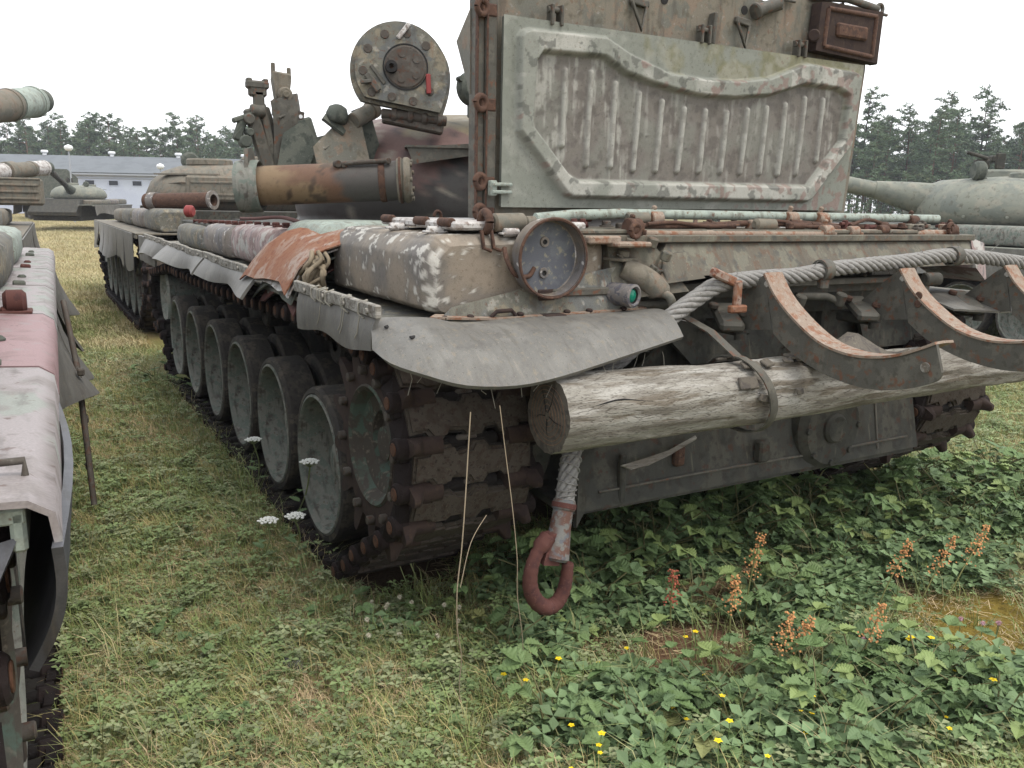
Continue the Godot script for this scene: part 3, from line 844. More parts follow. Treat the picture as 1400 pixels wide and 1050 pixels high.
	m.tube(spline([Vector3(-0.6, 1.575, -0.5), Vector3(-0.2, 1.582, -0.5), Vector3(0.1, 1.592, -0.5), Vector3(0.45, 1.58, -0.5), Vector3(0.62, 1.572, -0.51)], 6), 0.013, 8)
	m.tube(spline([Vector3(0.3, 1.6, -0.52), Vector3(0.5, 1.585, -0.52), Vector3(0.8, 1.578, -0.5), Vector3(1.25, 1.582, -0.5)], 6), 0.013, 8)
	m.tube([Vector3(-1.25, 1.575, -0.47), Vector3(-0.98, 1.56, -0.47)], 0.014, 8)
	m.tube([Vector3(0.42, 1.584, -0.5), Vector3(0.56, 1.572, -0.46)], 0.014, 8)
	obj("link_rod", m, T.rust, tank)
	var spots := [[-0.66, 1.565, -0.42, 0.05], [-0.45, 1.60, -0.55, 0.04], [0.33, 1.61, -0.54, 0.035], [0.53, 1.61, -0.54, 0.035], [0.44, 1.555, -0.43, 0.035], [0.62, 1.555, -0.43, 0.03], [1.2, 1.6, -0.55, 0.04], [1.36, 1.56, -0.44, 0.04], [0.05, 1.578, -0.49, 0.03], [0.9, 1.575, -0.49, 0.03], [0.84, 1.56, -0.44, 0.03]]
	for s in spots:
		m = MB.new()
		var at := Vector3(s[0], s[1], s[2])
		m.box(at + Vector3(0, -0.01, -0.01), Vector3(0.05, 0.045, 0.05), 0.008)
		m.cyl(at + Vector3(-0.03, 0.005, 0.0), at + Vector3(0.03, 0.005, 0.0), s[3] * 0.8, 12, 0.004)
		m.bolt(at + Vector3(0.045, -0.02, 0.01), Vector3.UP, 0.012, 0.02)
		if s[3] > 0.033:
			m.box(at + Vector3(0.0, 0.03, -0.015), Vector3(0.018, 0.06, 0.02), 0.004, Basis(Vector3.RIGHT, 0.4))
		obj("hinge_clamp", m, T.rust if rng.randf() < 0.6 else T.flange_rust, tank)
	m = MB.new()
	m.cyl(Vector3(0.02, 1.588, -0.46), Vector3(0.15, 1.586, -0.46), 0.026, 14, 0.012)
	m.cyl(Vector3(-0.61, 1.607, -0.53), Vector3(-0.5, 1.607, -0.53), 0.024, 12, 0.006)
	m.cyl(Vector3(-1.26, 1.587, -0.46), Vector3(-1.13, 1.59, -0.46), 0.034, 14, 0.008)
	m.cyl(Vector3(-1.13, 1.585, -0.46), Vector3(-1.08, 1.585, -0.46), 0.028, 14, 0.008)
	obj("spring_housing", m, T.tan_paint, tank)
	m = MB.new()
	eyelet(m, Vector3(-1.29, 1.59, -0.46), Vector3.RIGHT, 0.034, 0.016)
	eyelet(m, Vector3(-0.675, 1.562, -0.385), Vector3(0.2, 0, 1).normalized(), 0.024, 0.011)
	eyelet(m, Vector3(1.33, 1.575, -0.42), Vector3(0.2, 0, 1).normalized(), 0.024, 0.01)
	for s in [-0.02, 0.02]:
		m.tube([Vector3(-1.3 + s, 1.56, -0.43), Vector3(-1.3 + s, 1.50, -0.41), Vector3(-1.27 + s, 1.49, -0.41)], 0.007, 6)
	obj("eye_bolt", m, T.rust, tank)
	var mix := [T.rust, T.flange_rust, T.tan_paint, T.worn_steel, T.red_rust]
	for k in 34:
		m = MB.new()
		var at := Vector3(-0.9 + k * 0.07 + rng.randf_range(-0.02, 0.02), 1.572 + rng.randf_range(-0.004, 0.012), rng.randf_range(-0.68, -0.44))
		match k % 4:
			0:
				m.cyl(at, at + Vector3(rng.randf_range(0.05, 0.12), rng.randf_range(-0.005, 0.005), 0.01), 0.012, 10, 0.003)
				m.box(at, Vector3(0.03, 0.03, 0.03), 0.005)
			1:
				m.box(at, Vector3(0.09, 0.016, 0.03), 0.004, Basis(Vector3.UP, rng.randf_range(-0.5, 0.5)))
				m.bolt(at + Vector3(0.02, 0.006, 0), Vector3.UP, 0.012, 0.014)
				m.bolt(at + Vector3(-0.02, 0.006, 0), Vector3.UP, 0.012, 0.014)
			2:
				m.box(at + Vector3(0, 0.012, 0), Vector3(0.014, 0.05, 0.03), 0.004, Basis(Vector3.BACK, rng.randf_range(-0.4, 0.4)))
				m.cyl(at + Vector3(-0.03, 0.02, 0), at + Vector3(0.03, 0.02, 0), 0.009, 8)
			3:
				m.bolt(at, Vector3.UP, 0.019, 0.02)
				m.cyl(at - Vector3(0, 0.004, 0), at + Vector3(0, 0.002, 0), 0.028, 14, 0.001)
		obj("deck_fitting", m, mix[rng.randi() % 5], tank)
	for k in 3:
		m = MB.new()
		var x0 := -0.55 + k * 0.6
		m.tube(spline([Vector3(x0, 1.585, -0.47), Vector3(x0 + 0.15, 1.592 + 0.01 * k, -0.49), Vector3(x0 + 0.32, 1.578, -0.47), Vector3(x0 + 0.5, 1.584, -0.48)], 5), 0.0085, 7)
		obj("link_rod", m, T.rust, tank)
	m = MB.new()    # rusty flat straps on the deck's left end
	m.box(Vector3(-0.83, 1.528, -0.4), Vector3(0.15, 0.03, 0.08), 0.006)
	m.box(Vector3(-0.72, 1.512, -0.36), Vector3(0.16, 0.02, 0.08), 0.006)
	obj("strap_plate", m, T.flange_rust, tank)
	# cast corner block between the fuel tank and the sill
	m = MB.new()
	m.hull8([Vector3(-0.78, 1.3, -0.36), Vector3(-0.46, 1.33, -0.3), Vector3(-0.46, 1.33, -0.6), Vector3(-0.78, 1.3, -0.6), Vector3(-0.76, 1.51, -0.45), Vector3(-0.55, 1.505, -0.42), Vector3(-0.55, 1.505, -0.6), Vector3(-0.76, 1.51, -0.6)])
	m.hull8([Vector3(-0.6, 1.36, -0.31), Vector3(-0.38, 1.38, -0.3), Vector3(-0.3, 1.38, -0.5), Vector3(-0.6, 1.36, -0.5), Vector3(-0.54, 1.47, -0.37), Vector3(-0.44, 1.48, -0.36), Vector3(-0.4, 1.48, -0.5), Vector3(-0.54, 1.47, -0.5)])
	for p in [Vector3(-0.7, 1.5, -0.4), Vector3(-0.6, 1.5, -0.38), Vector3(-0.57, 1.45, -0.33)]:
		m.cyl(p, p + Vector3(0.005, 0.035, 0.012), 0.022, 6, 0.004)
	obj("corner_casting", m, T.deck_paint, tank)
	lamp_and_bracket(tank)
	raised_cover(tank)
	drum_brackets(tank)
	left_fender(tank)
	right_fender(tank)
	turret(tank)
	# running gear
	lay_track(tank, "left_track", -1.395, 0.0, 99.0)
	lay_track(tank, "right_track", 1.395, 0.0, 99.0)
	var wz := [-1.55, -2.404, -3.258, -4.112, -4.966, -5.82]
	for i in 6:
		road_wheel(tank, -1.395, 0.42, wz[i], -1, i * 0.7)
		road_wheel(tank, 1.395, 0.42, wz[i], 1, i * 0.9, i > 1)
	for s in [-1, 1]:
		sprocket(tank, s * 1.395, s)
		idler(tank, s * 1.395, s)
		for z in [-2.0, -3.5, -5.0]:
			m = MB.new()
			m.cyl(Vector3(s * 1.05, 0.93, z), Vector3(s * 1.36, 0.93, z), 0.05, 14)
			m.cyl(Vector3(s * 1.2, 0.93, z), Vector3(s * 1.36, 0.93, z), 0.12, 22, 0.015)
			obj("return_roller", m, T.rubber_dusty, tank)
		for z in wz:
			m = MB.new()
			m.cyl(Vector3(s * 1.0, 0.62, z + 0.28), Vector3(s * 1.2, 0.62, z + 0.28), 0.085, 18, 0.015)
			m.tube([Vector3(s * 1.14, 0.62, z + 0.28), Vector3(s * 1.14, 0.42, z)], 0.06, 10)
			m.cyl(Vector3(s * 1.1, 0.42, z), Vector3(s * 1.3, 0.42, z), 0.07, 14)
			obj("swing_arm", m, T.hull_dark, tank)

func lamp_and_bracket(tank: Node3D):
	# big round dish on a short post over the mudguard
	var at := Vector3(-1.083, 1.466, -0.36)
	var xf := Transform3D(Basis(Vector3.RIGHT, Vector3(0.06, -0.02, 1).normalized(), Vector3.RIGHT.cross(Vector3(0.06, -0.02, 1).normalized())).orthonormalized(), at)
	var dish := part("round_marker_dish", tank)
	var m := MB.new()
	m.lathe([Vector2(0, -0.03), Vector2(0.136, -0.03), Vector2(0.141, -0.022), Vector2(0.144, 0.036), Vector2(0.137, 0.038), Vector2(0.132, -0.015), Vector2(0.122, -0.02), Vector2(0.0, -0.021)], 48, xf)
	obj("shell", m, T.fuel_paint, dish)
	m = MB.new()
	m.lathe([Vector2(0.1345, 0.036), Vector2(0.1445, 0.034), Vector2(0.1465, 0.040), Vector2(0.142, 0.044), Vector2(0.1355, 0.042)], 48, xf)
	obj("rolled_rim", m, T.rust, dish)
	m = MB.new()
	m.lathe([Vector2(0, -0.0195), Vector2(0.129, -0.0195), Vector2(0.129, -0.017), Vector2(0, -0.017)], 40, xf)
	obj("face", m, paint("slate_blue", K(82, 84, 91), [[0.012, 0, 0.45, 0.7, K(97, 99, 103), 0.7, 0.0], [0.03, 0, 0.6, 0.72, K(146, 138, 112), 0.6, 0.1], [0.04, 0, 0.62, 0.74, K(84, 84, 92), 0.6, 0.0], [0.08, 0, 0.7, 0.76, K(110, 74, 56), 0.7, -0.2]], 1.6, 0.55, 0.1), dish)
	for y in [0.056, -0.056]:
		m = MB.new()
		m.lathe([Vector2(0.009, -0.016), Vector2(0.02, -0.016), Vector2(0.018, -0.01), Vector2(0.01, -0.01)], 16, Transform3D(xf.basis, at + Vector3(-0.008, y, 0)))
		obj("screw_socket", m, T.fuel_paint, dish)
		m = MB.new()
		m.cyl(at + Vector3(-0.008, y, -0.0165), at + Vector3(-0.008, y, -0.0145), 0.0095, 12)
		obj("screw_hole", m, T.dark_hole, dish)
	m = MB.new()
	m.box(Vector3(-1.075, 1.30, -0.385), Vector3(0.075, 0.1, 0.02), 0.004)
	m.box(Vector3(-1.07, 1.256, -0.35), Vector3(0.09, 0.016, 0.08), 0.004)
	obj("post", m, T.dark_rust, dish)
	# tail lamp with a green lens, its bracket and pipe
	var lamp := part("tail_lamp", tank)
	m = MB.new()
	var a := Vector3(-0.778, 1.325, -0.425)
	var b := Vector3(-0.742, 1.322, -0.31)
	m.cyl(a, b, 0.043, 24, 0.008)
	m.lathe([Vector2(0.026, 0), Vector2(0.045, 0), Vector2(0.045, 0.022), Vector2(0.036, 0.026), Vector2(0.03, 0.018)], 24, aim(b - (b - a).normalized() * 0.004, b + (b - a)))
	obj("housing", m, paint("slate_pink", K(104, 100, 98), [[0.014, 0, 0.5, 0.56, K(72, 72, 80), 0.9, 0.0], [0.03, 0, 0.6, 0.72, K(146, 132, 122), 0.6, 0.0], [0.06, 0, 0.66, 0.74, K(120, 78, 60), 0.7, -0.2]], 2.6, 0.6, 0.1), lamp)
	m = MB.new()
	var n := (b - a).normalized()
	var lens := []
	for k in 6:
		lens.append(Vector2(0.028 * cos(k * 0.31), 0.013 * sin(k * 0.31)))
	lens.append(Vector2(0, 0.0132))
	m.lathe([Vector2(0, 0)] + lens, 24, aim(b + n * 0.003, b + n), true)
	obj("lens", m, T.lens_green, lamp)
	m = MB.new()
	m.hull8([Vector3(-0.78, 1.3, -0.40), Vector3(-0.7, 1.3, -0.36), Vector3(-0.62, 1.3, -0.42), Vector3(-0.7, 1.3, -0.47), Vector3(-0.76, 1.455, -0.43), Vector3(-0.69, 1.455, -0.41), Vector3(-0.66, 1.455, -0.45), Vector3(-0.73, 1.455, -0.48)])
	m.box(Vector3(-0.715, 1.452, -0.42), Vector3(0.1, 0.012, 0.1), 0.003, Basis(Vector3.UP, 0.3))
	m.cyl(Vector3(-0.715, 1.456, -0.41), Vector3(-0.712, 1.462, -0.408), 0.03, 16, 0.003)
	m.bolt(Vector3(-0.712, 1.46, -0.408), Vector3(0.1, 1, 0.1).normalized(), 0.024, 0.028)
	m.tube(spline([Vector3(-0.72, 1.42, -0.4), Vector3(-0.64, 1.38, -0.36), Vector3(-0.585, 1.335, -0.34), Vector3(-0.575, 1.315, -0.34)], 5), [0.038, 0.042, 0.044, 0.046, 0.048, 0.048, 0.048, 0.048, 0.048, 0.048, 0.048, 0.046, 0.043, 0.04, 0.034, 0.025], 14)
	m.tube(spline([Vector3(-0.585, 1.325, -0.31), Vector3(-0.565, 1.31, -0.29), Vector3(-0.55, 1.27, -0.285), Vector3(-0.545, 1.235, -0.29)], 5), 0.017, 10)
	obj("bracket", m, T.tan_paint, lamp)
	m = MB.new()
	for k in 4:
		m.cyl(Vector3(-0.62 + k * 0.022, 1.40 - k * 0.012, -0.36), Vector3(-0.605 + k * 0.022, 1.43 - k * 0.012, -0.345), 0.014 + 0.004 * (k % 2), 10, 0.003)
	m.tube(spline([Vector3(-0.6, 1.40, -0.35), Vector3(-0.57, 1.41, -0.33), Vector3(-0.56, 1.37, -0.32)], 5), 0.008, 8)
	obj("cable_gland", m, T.bare_bracket, lamp)

func raised_cover(tank: Node3D):
	var c := part("raised_deck_cover", tank)
	var m := MB.new()
	m.prism(PackedVector2Array([Vector2(-1.10, 1.60), Vector2(1.06, 1.62), Vector2(1.115, 2.36), Vector2(1.10, 2.655), Vector2(0.62, 2.652), Vector2(0.40, 2.60), Vector2(0.10, 2.64), Vector2(-0.4, 2.66), Vector2(-1.10, 2.62)]), 0.03, Transform3D(Basis(), Vector3(0, 0, -0.87)))
	obj("cover_plate", m, T.tan_paint, c)
	ribbed_panel(c)
	m = MB.new()
	m.box(Vector3(-1.075, 2.11, -0.85), Vector3(0.05, 1.04, 0.05), 0.006)
	m.box(Vector3(-1.115, 2.11, -0.88), Vector3(0.03, 1.03, 0.08), 0.004)
	obj("side_rail", m, T.bare_bracket, c)
	m = MB.new()
	m.box(Vector3(-1.132, 2.06, -0.845), Vector3(0.006, 0.9, 0.02), 0.001)
	m.box(Vector3(-1.098, 2.1, -0.822), Vector3(0.008, 0.98, 0.006), 0.001)
	for y in [2.39, 2.04, 1.74, 1.62]:
		eyelet(m, Vector3(-1.125, y, -0.82), Vector3(0.25, 0, 1).normalized(), 0.026, 0.0125)
		m.box(Vector3(-1.09, y - 0.005, -0.84), Vector3(0.07, 0.05, 0.04), 0.006)
	obj("hinge_eye", m, T.rust, c)
	m = MB.new()
	m.plate([Vector3(-1.10, 2.36, -0.93), Vector3(-1.1, 2.12, -0.95), Vector3(-1.16, 2.28, -1.0)], Vector3(0.5, 0, 1), 0.01)
	m.plate([Vector3(-1.13, 2.4, -0.9), Vector3(-1.13, 2.08, -0.9), Vector3(-1.15, 2.3, -1.06)], Vector3(1, 0, 0.1), 0.01)
	obj("gusset", m, T.tan_paint, c)
	m = MB.new()
	for s in [0.0, 0.03]:
		m.box(Vector3(-1.045, 1.70 + s, -0.79), Vector3(0.09, 0.014, 0.03), 0.004)
	m.box(Vector3(-1.08, 1.715, -0.80), Vector3(0.03, 0.06, 0.03), 0.004)
	obj("clip", m, T.pale_green_paint, c)
	# hinge lugs along the top edge of the panel
	for p in [Vector3(-0.80, 2.385, -0.81), Vector3(-0.02, 2.395, -0.81), Vector3(0.585, 2.395, -0.81)]:
		m = MB.new()
		for s in [-0.022, 0.022]:
			m.box(p + Vector3(s, 0.01, 0), Vector3(0.012, 0.08, 0.05), 0.004)
		m.cyl(p + Vector3(-0.035, 0.03, 0), p + Vector3(0.035, 0.03, 0), 0.012, 10, 0.002)
		obj("hinge_lug", m, T.bare_bracket, c)
	m = MB.new()
	m.box(Vector3(0.045, 2.44, -0.83), Vector3(0.02, 0.14, 0.05), 0.006, Basis(Vector3.FORWARD, 0.08))
	obj("stop_rib", m, T.bare_bracket, c)
	for q in [[-0.36, 2.46], [0.24, 2.45]]:
		m = MB.new()
		var p := Vector3(q[0], q[1], -0.838)
		m.tube([p + Vector3(-0.04, 0.04, 0), p + Vector3(0.0, -0.07, 0.02), p + Vector3(0.035, 0.03, 0), p + Vector3(-0.04, 0.04, 0)], 0.008, 8)
		m.box(p + Vector3(0, 0.045, -0.005), Vector3(0.1, 0.03, 0.025), 0.006, Basis(Vector3.BACK, -0.1))
		obj("handle_ring", m, T.bare_bracket, c)
	m = MB.new()
	m.cyl(Vector3(0.30, 2.545, -0.825), Vector3(0.44, 2.595, -0.825), 0.03, 14, 0.006)
	m.cyl(Vector3(0.29, 2.54, -0.825), Vector3(0.31, 2.548, -0.825), 0.038, 14, 0.005)
	m.box(Vector3(0.46, 2.6, -0.84), Vector3(0.03, 0.06, 0.03), 0.006)
	obj("latch_cylinder", m, T.bare_bracket, c)
	m = MB.new()
	for p in [Vector2(-0.216, 2.535), Vector2(0.254, 2.548)]:
		m.cyl(Vector3(p.x, p.y, -0.856), Vector3(p.x, p.y, -0.853), 0.02, 14)
	obj("hole", m, T.dark_hole, c)
	m = MB.new()
	for k in 7:
		m.tube([Vector3(-1.08 + k * 0.36, 2.64 - 0.02 * (k % 3), -0.84), Vector3(-0.76 + k * 0.33, 2.65 - 0.015 * ((k + 1) % 3), -0.84)], 0.008, 6)
	m.tube([Vector3(0.66, 2.655, -0.84), Vector3(0.9, 2.67, -0.82), Vector3(1.12, 2.65, -0.82)], 0.018, 10)
	eyelet(m, Vector3(1.13, 2.65, -0.815), Vector3(0, 0, 1), 0.022, 0.01)
	obj("edge_roll", m, T.bare_bracket, c)
	# rusty pressed box lid at the right end
	var bx := part("rusty_lid", tank)
	m = MB.new()
	var L := [Vector2(0.665, 2.405), Vector2(1.115, 2.385), Vector2(1.125, 2.63), Vector2(0.68, 2.625)]
	m.prism(PackedVector2Array(L), 0.06, Transform3D(Basis(), Vector3(0, 0, -0.815)))
	obj("lid_plate", m, T.dark_rust, bx)
	m = MB.new()
	for k in 4:
		var p: Vector2 = L[k].lerp(Vector2(0.895, 2.51), 0.22)
		var q: Vector2 = L[(k + 1) % 4].lerp(Vector2(0.895, 2.51), 0.22)
		m.tube([Vector3(p.x, p.y, -0.785), Vector3(q.x, q.y, -0.785)], 0.012, 8)
	m.box(Vector3(0.90, 2.512, -0.783), Vector3(0.22, 0.065, 0.03), 0.012)
	obj("pressed_bead", m, T.rust, bx)
	m = MB.new()
	for k in 5:
		m.box(Vector3(1.125, 2.40 + 0.05 * k, -0.82), Vector3(0.018, 0.035, 0.05), 0.005)
	m.cyl(Vector3(0.66, 2.47, -0.80), Vector3(0.64, 2.47, -0.78), 0.03, 10, 0.006)
	obj("lid_tab", m, T.dark_rust, bx)

func drum_brackets(tank: Node3D):
	var inner := [Vector2(-0.156, 1.404), Vector2(-0.093, 1.324), Vector2(0.005, 1.247), Vector2(0.133, 1.177), Vector2(0.249, 1.152), Vector2(0.346, 1.153), Vector2(0.452, 1.174), Vector2(0.541, 1.210), Vector2(0.601, 1.240)]
	var outer := [Vector2(0.632, 1.151), Vector2(0.614, 1.118), Vector2(0.520, 1.076), Vector2(0.402, 1.048), Vector2(0.279, 1.047), Vector2(0.146, 1.069), Vector2(0.009, 1.118), Vector2(-0.088, 1.177)]
	var xs := [-0.2, 0.62, 1.4]
	for k in 3:
		var b := part("drum_bracket", tank, Transform3D(Basis(), Vector3(xs[k], 0, 0)))
		var m := MB.new()
		var poly := PackedVector2Array()
		var p3 := []
		for v in inner:
			p3.append(Vector3(v.x, v.y, 0))
		var fine := spline(p3, 4)
		for v in fine:
			poly.append(Vector2(v.x, v.y))
		var o3 := []
		for v in outer:
			o3.append(Vector3(v.x, v.y, 0))
		for v in spline(o3, 4):
			poly.append(Vector2(v.x, v.y))
		# local x of the outline is world z
		var xf := Transform3D(Basis(Vector3.BACK, Vector3.UP, Vector3.LEFT), Vector3(0, 0, 0))
		m.prism(poly, 0.012, xf)
		m.plate([Vector3(0, 1.404, -0.154), Vector3(0, 1.19, -0.1), Vector3(0, 1.17, -0.24), Vector3(0, 1.25, -0.34), Vector3(0, 1.372, -0.2)], Vector3(1, 0, 0), 0.010)
		obj("web", m, T.bare_bracket, b)
		m = MB.new()
		var rows := []
		for v in fine:
			rows.append([Vector3(-0.012, v.y + 0.002, v.x), Vector3(0.035, v.y + 0.004, v.x), Vector3(0.085, v.y + 0.003, v.x)])
		m.sheet(rows, 0.009)
		obj("flange", m, T.flange_rust, b)
		m = MB.new()
		m.cyl(Vector3(-0.0105, 1.158, 0.575), Vector3(-0.0062, 1.158, 0.575), 0.017, 18)
		m.cyl(Vector3(-0.0105, 1.365, -0.14), Vector3(-0.0062, 1.365, -0.14), 0.012, 14)
		obj("bolt_hole", m, T.weathered_wood, b)
		m = MB.new()
		if k == 1:
			for y in [1.30, 1.265]:
				var mn := MB.new()
				mn.cyl(Vector3(-0.012, y, -0.05), Vector3(-0.0055, y, -0.05), 0.018, 12, 0.003)
				obj("rivet", mn, T.rust, b)
		# two bolted feet on the stern
		m.box(Vector3(-0.035, 1.215, -0.315), Vector3(0.1, 0.045, 0.24), 0.014, Basis(Vector3.UP, -0.55) * Basis(Vector3.RIGHT, 0.25))
		obj("foot", m, T.bare_bracket, b)
		m = MB.new()
		for z in [-0.37, -0.26]:
			m.bolt(Vector3(-0.035 + (z + 0.315) * 0.55, 1.237 - (z + 0.315) * 0.2, z), Vector3(0, 0.97, 0.25), 0.022, 0.022)
		obj("bolt", m, T.rust if k != 0 else T.worn_steel, b)
		m = MB.new()
		m.box(Vector3(0.0, 1.17, -0.35), Vector3(0.09, 0.05, 0.2), 0.01)
		m.cyl(Vector3(-0.03, 1.16, -0.24), Vector3(-0.03, 1.13, -0.24), 0.025, 10)
		obj("seat_block", m, T.hull_dark, b)
	var m2 := MB.new()     # round-headed link between the second and third bracket
	m2.box(Vector3(1.08, 1.27, -0.36), Vector3(0.05, 0.15, 0.05), 0.01)
	m2.cyl(Vector3(1.05, 1.335, -0.34), Vector3(1.14, 1.335, -0.32), 0.032, 16, 0.006)
	obj("swivel_link", m2, T.bare_bracket, tank)

func fuel_tank(tank: Node3D, x0: float, x1: float, y0: float, y1: float, z0: float, z1: float, mat: Material) -> MeshInstance3D:
	# pressed-steel box: rounded in section, flared at the top edges
	var rows := []
	var nz := 9
	for i in nz:
		var t := float(i) / (nz - 1)
		var inset := 0.0
		if i == 0 or i == nz - 1:
			inset = 0.05
		elif i == 1 or i == nz - 2:
			inset = 0.012
		var z := lerpf(z0, z1, t)
		if i == 1: z = z0 + (z1 - z0) * 0.035
		if i == nz - 2: z = z1 - (z1 - z0) * 0.035
		var h := y1 - y0
		var w := x1 - x0
		var ring := []
		var prof := [[0.06, 0.0], [0.02, 0.1], [0.0, 0.3], [0.0, 0.62], [0.02, 0.82], [0.07, 0.95], [0.14, 1.0], [0.5, 1.01], [0.86, 1.0], [0.95, 0.95], [1.0, 0.82], [1.0, 0.3], [0.98, 0.1], [0.94, 0.0]]
		for p in prof:
			var px: float = lerpf(x0 + inset, x1 - inset, p[0])
			var py: float = lerpf(y0, y1 - inset * 0.8, p[1])
			ring.append(Vector3(px, py, z))
		rows.append(ring)
	var m := MB.new()
	var g := m.ng()
	var n: int = rows[0].size()
	var s := 1.0 if z1 > z0 else -1.0
	var mid := Vector3((x0 + x1) * 0.5, (y0 + y1) * 0.5, (z0 + z1) * 0.5)
	for i in nz - 1:
		for j in n:
			var k := (j + 1) % n
			m.quad(rows[i][j], rows[i + 1][j], rows[i + 1][k], rows[i][k], g) if s < 0 else m.quad(rows[i][k], rows[i + 1][k], rows[i + 1][j], rows[i][j], g)
	m.face(rows[0].duplicate(), mid)
	m.face(rows[nz - 1].duplicate(), mid)
	return obj("fuel_tank", m, mat, tank)

func flaking_tank(tank: Node3D, x0: float, x1: float, y0: float, y1: float, z0: float, z1: float):
	# the rearmost tank, finely meshed so that its flaked paint follows the worn edges
	var n1 := FastNoiseLite.new()
	n1.seed = 5
	n1.frequency = 4.0
	n1.fractal_octaves = 5
	var prof := []
	for p in [[0.05, 0.0], [0.012, 0.06], [0.0, 0.16], [0.0, 0.62], [0.012, 0.78], [0.06, 0.93], [0.13, 1.0], [0.5, 1.01], [0.86, 1.0], [0.95, 0.95], [1.0, 0.82], [1.0, 0.3], [0.98, 0.1], [0.94, 0.0]]:
		prof.append(Vector3(p[0], p[1], 0))
	prof = spline(prof, 14)
	var last: Vector3 = prof[-1]
	for k in 10:
		prof.append(last.lerp(Vector3(0.05, 0, 0), (k + 1) / 10.0))
	var nz := 130
	var ring_n := prof.size()
	var vs := []
	var cs := []
	var taupe := KL(146, 134, 122)
	var slate := KL(108, 105, 104)
	var brown := KL(112, 100, 88)
	var white := KL(204, 200, 195)
	for i in nz:
		var t := float(i) / (nz - 1)
		var e := minf(t, 1.0 - t) * absf(z1 - z0)          # distance from an end
		var inset := 0.045 * pow(clampf(1.0 - e / 0.04, 0, 1), 1.6)
		for q in prof:
			var p := Vector3(lerpf(x0 + inset, x1 - inset, q.x), lerpf(y0, y1 - inset * 0.8, q.y) + 0.004 * n1.get_noise_2d(t * 3.0, q.x * 3.0), lerpf(z0, z1, t))
			vs.append(p)
			var a := n1.get_noise_3dv(p * 0.7)
			var b := n1.get_noise_3dv(p * 4.6 + Vector3(9, 0, 0))
			var c := taupe.lerp(slate, 0.8 * smoothstep(-0.3, 0.3, a + 0.25 * b))
			c = c.lerp(brown, 0.7 * smoothstep(0.35, 0.0, q.y) * smoothstep(-0.3, 0.2, b))
			var worn := 0.0                                  # the rear end's rim and the upper shoulder lose their paint first
			worn = maxf(worn, smoothstep(0.10, 0.03, absf(t * absf(z1 - z0) - 0.035)) * (0.9 if q.x < 0.12 else 0.35))
			worn = maxf(worn, 0.6 * smoothstep(0.14, 0.04, absf(q.x - 0.05)) * smoothstep(0.7, 0.9, q.y))
			worn = maxf(worn, 0.5 * smoothstep(0.98, 1.0, q.y))
			c = c.lerp(white, 0.9 * smoothstep(0.33, 0.46, worn * 0.36 + b * 0.95 + a * 0.25))
			cs.append(c)
	var m := MB.new()
	for i in nz - 1:
		for j in ring_n - 1:
			var k := i * ring_n + j
			for f in [[k, k + 1, k + ring_n + 1], [k, k + ring_n + 1, k + ring_n]]:
				m.st.set_smooth_group(1)
				for v in [f[0], f[1], f[2]]:
					m.st.set_color(cs[v])
					m.st.add_vertex(vs[v])
	for i in [0, nz - 1]:
		var cen := Vector3((x0 + x1) * 0.5, (y0 + y1) * 0.5 , z0 if i == 0 else z1)
		var steps := 26
		for j in ring_n - 1:
			for s in steps:
				var f0 := float(s) / steps
				var f1 := float(s + 1) / steps
				var a0: Vector3 = vs[i * ring_n + j].lerp(cen, f0)
				var a1: Vector3 = vs[i * ring_n + j].lerp(cen, f1)
				var b0: Vector3 = vs[i * ring_n + j + 1].lerp(cen, f0)
				var b1: Vector3 = vs[i * ring_n + j + 1].lerp(cen, f1)
				for f in [[a0, b0, b1], [a0, b1, a1]]:
					if i == 0: f = [f[0], f[1], f[2]]
					else: f = [f[0], f[2], f[1]]
					m.st.set_smooth_group(2 + i)
					for v in [f[0], f[2], f[1]] if false else f:
						var a := n1.get_noise_3dv(v * 0.7)
						var b := n1.get_noise_3dv(v * 4.6 + Vector3(9, 0, 0))
						var c := taupe.lerp(slate, 0.8 * smoothstep(-0.3, 0.3, a + 0.25 * b))
						var worn := 0.55 * smoothstep(0.45, 0.0, f0) + 0.3 * smoothstep(-1.25, -1.45, v.x)
						c = c.lerp(white, 0.9 * smoothstep(0.33, 0.46, worn * 0.3 + b * 0.85 + a * 0.3))
						m.st.set_color(c)
						m.st.add_vertex(v)
	obj("fuel_tank", m, T.panel_wear, tank)

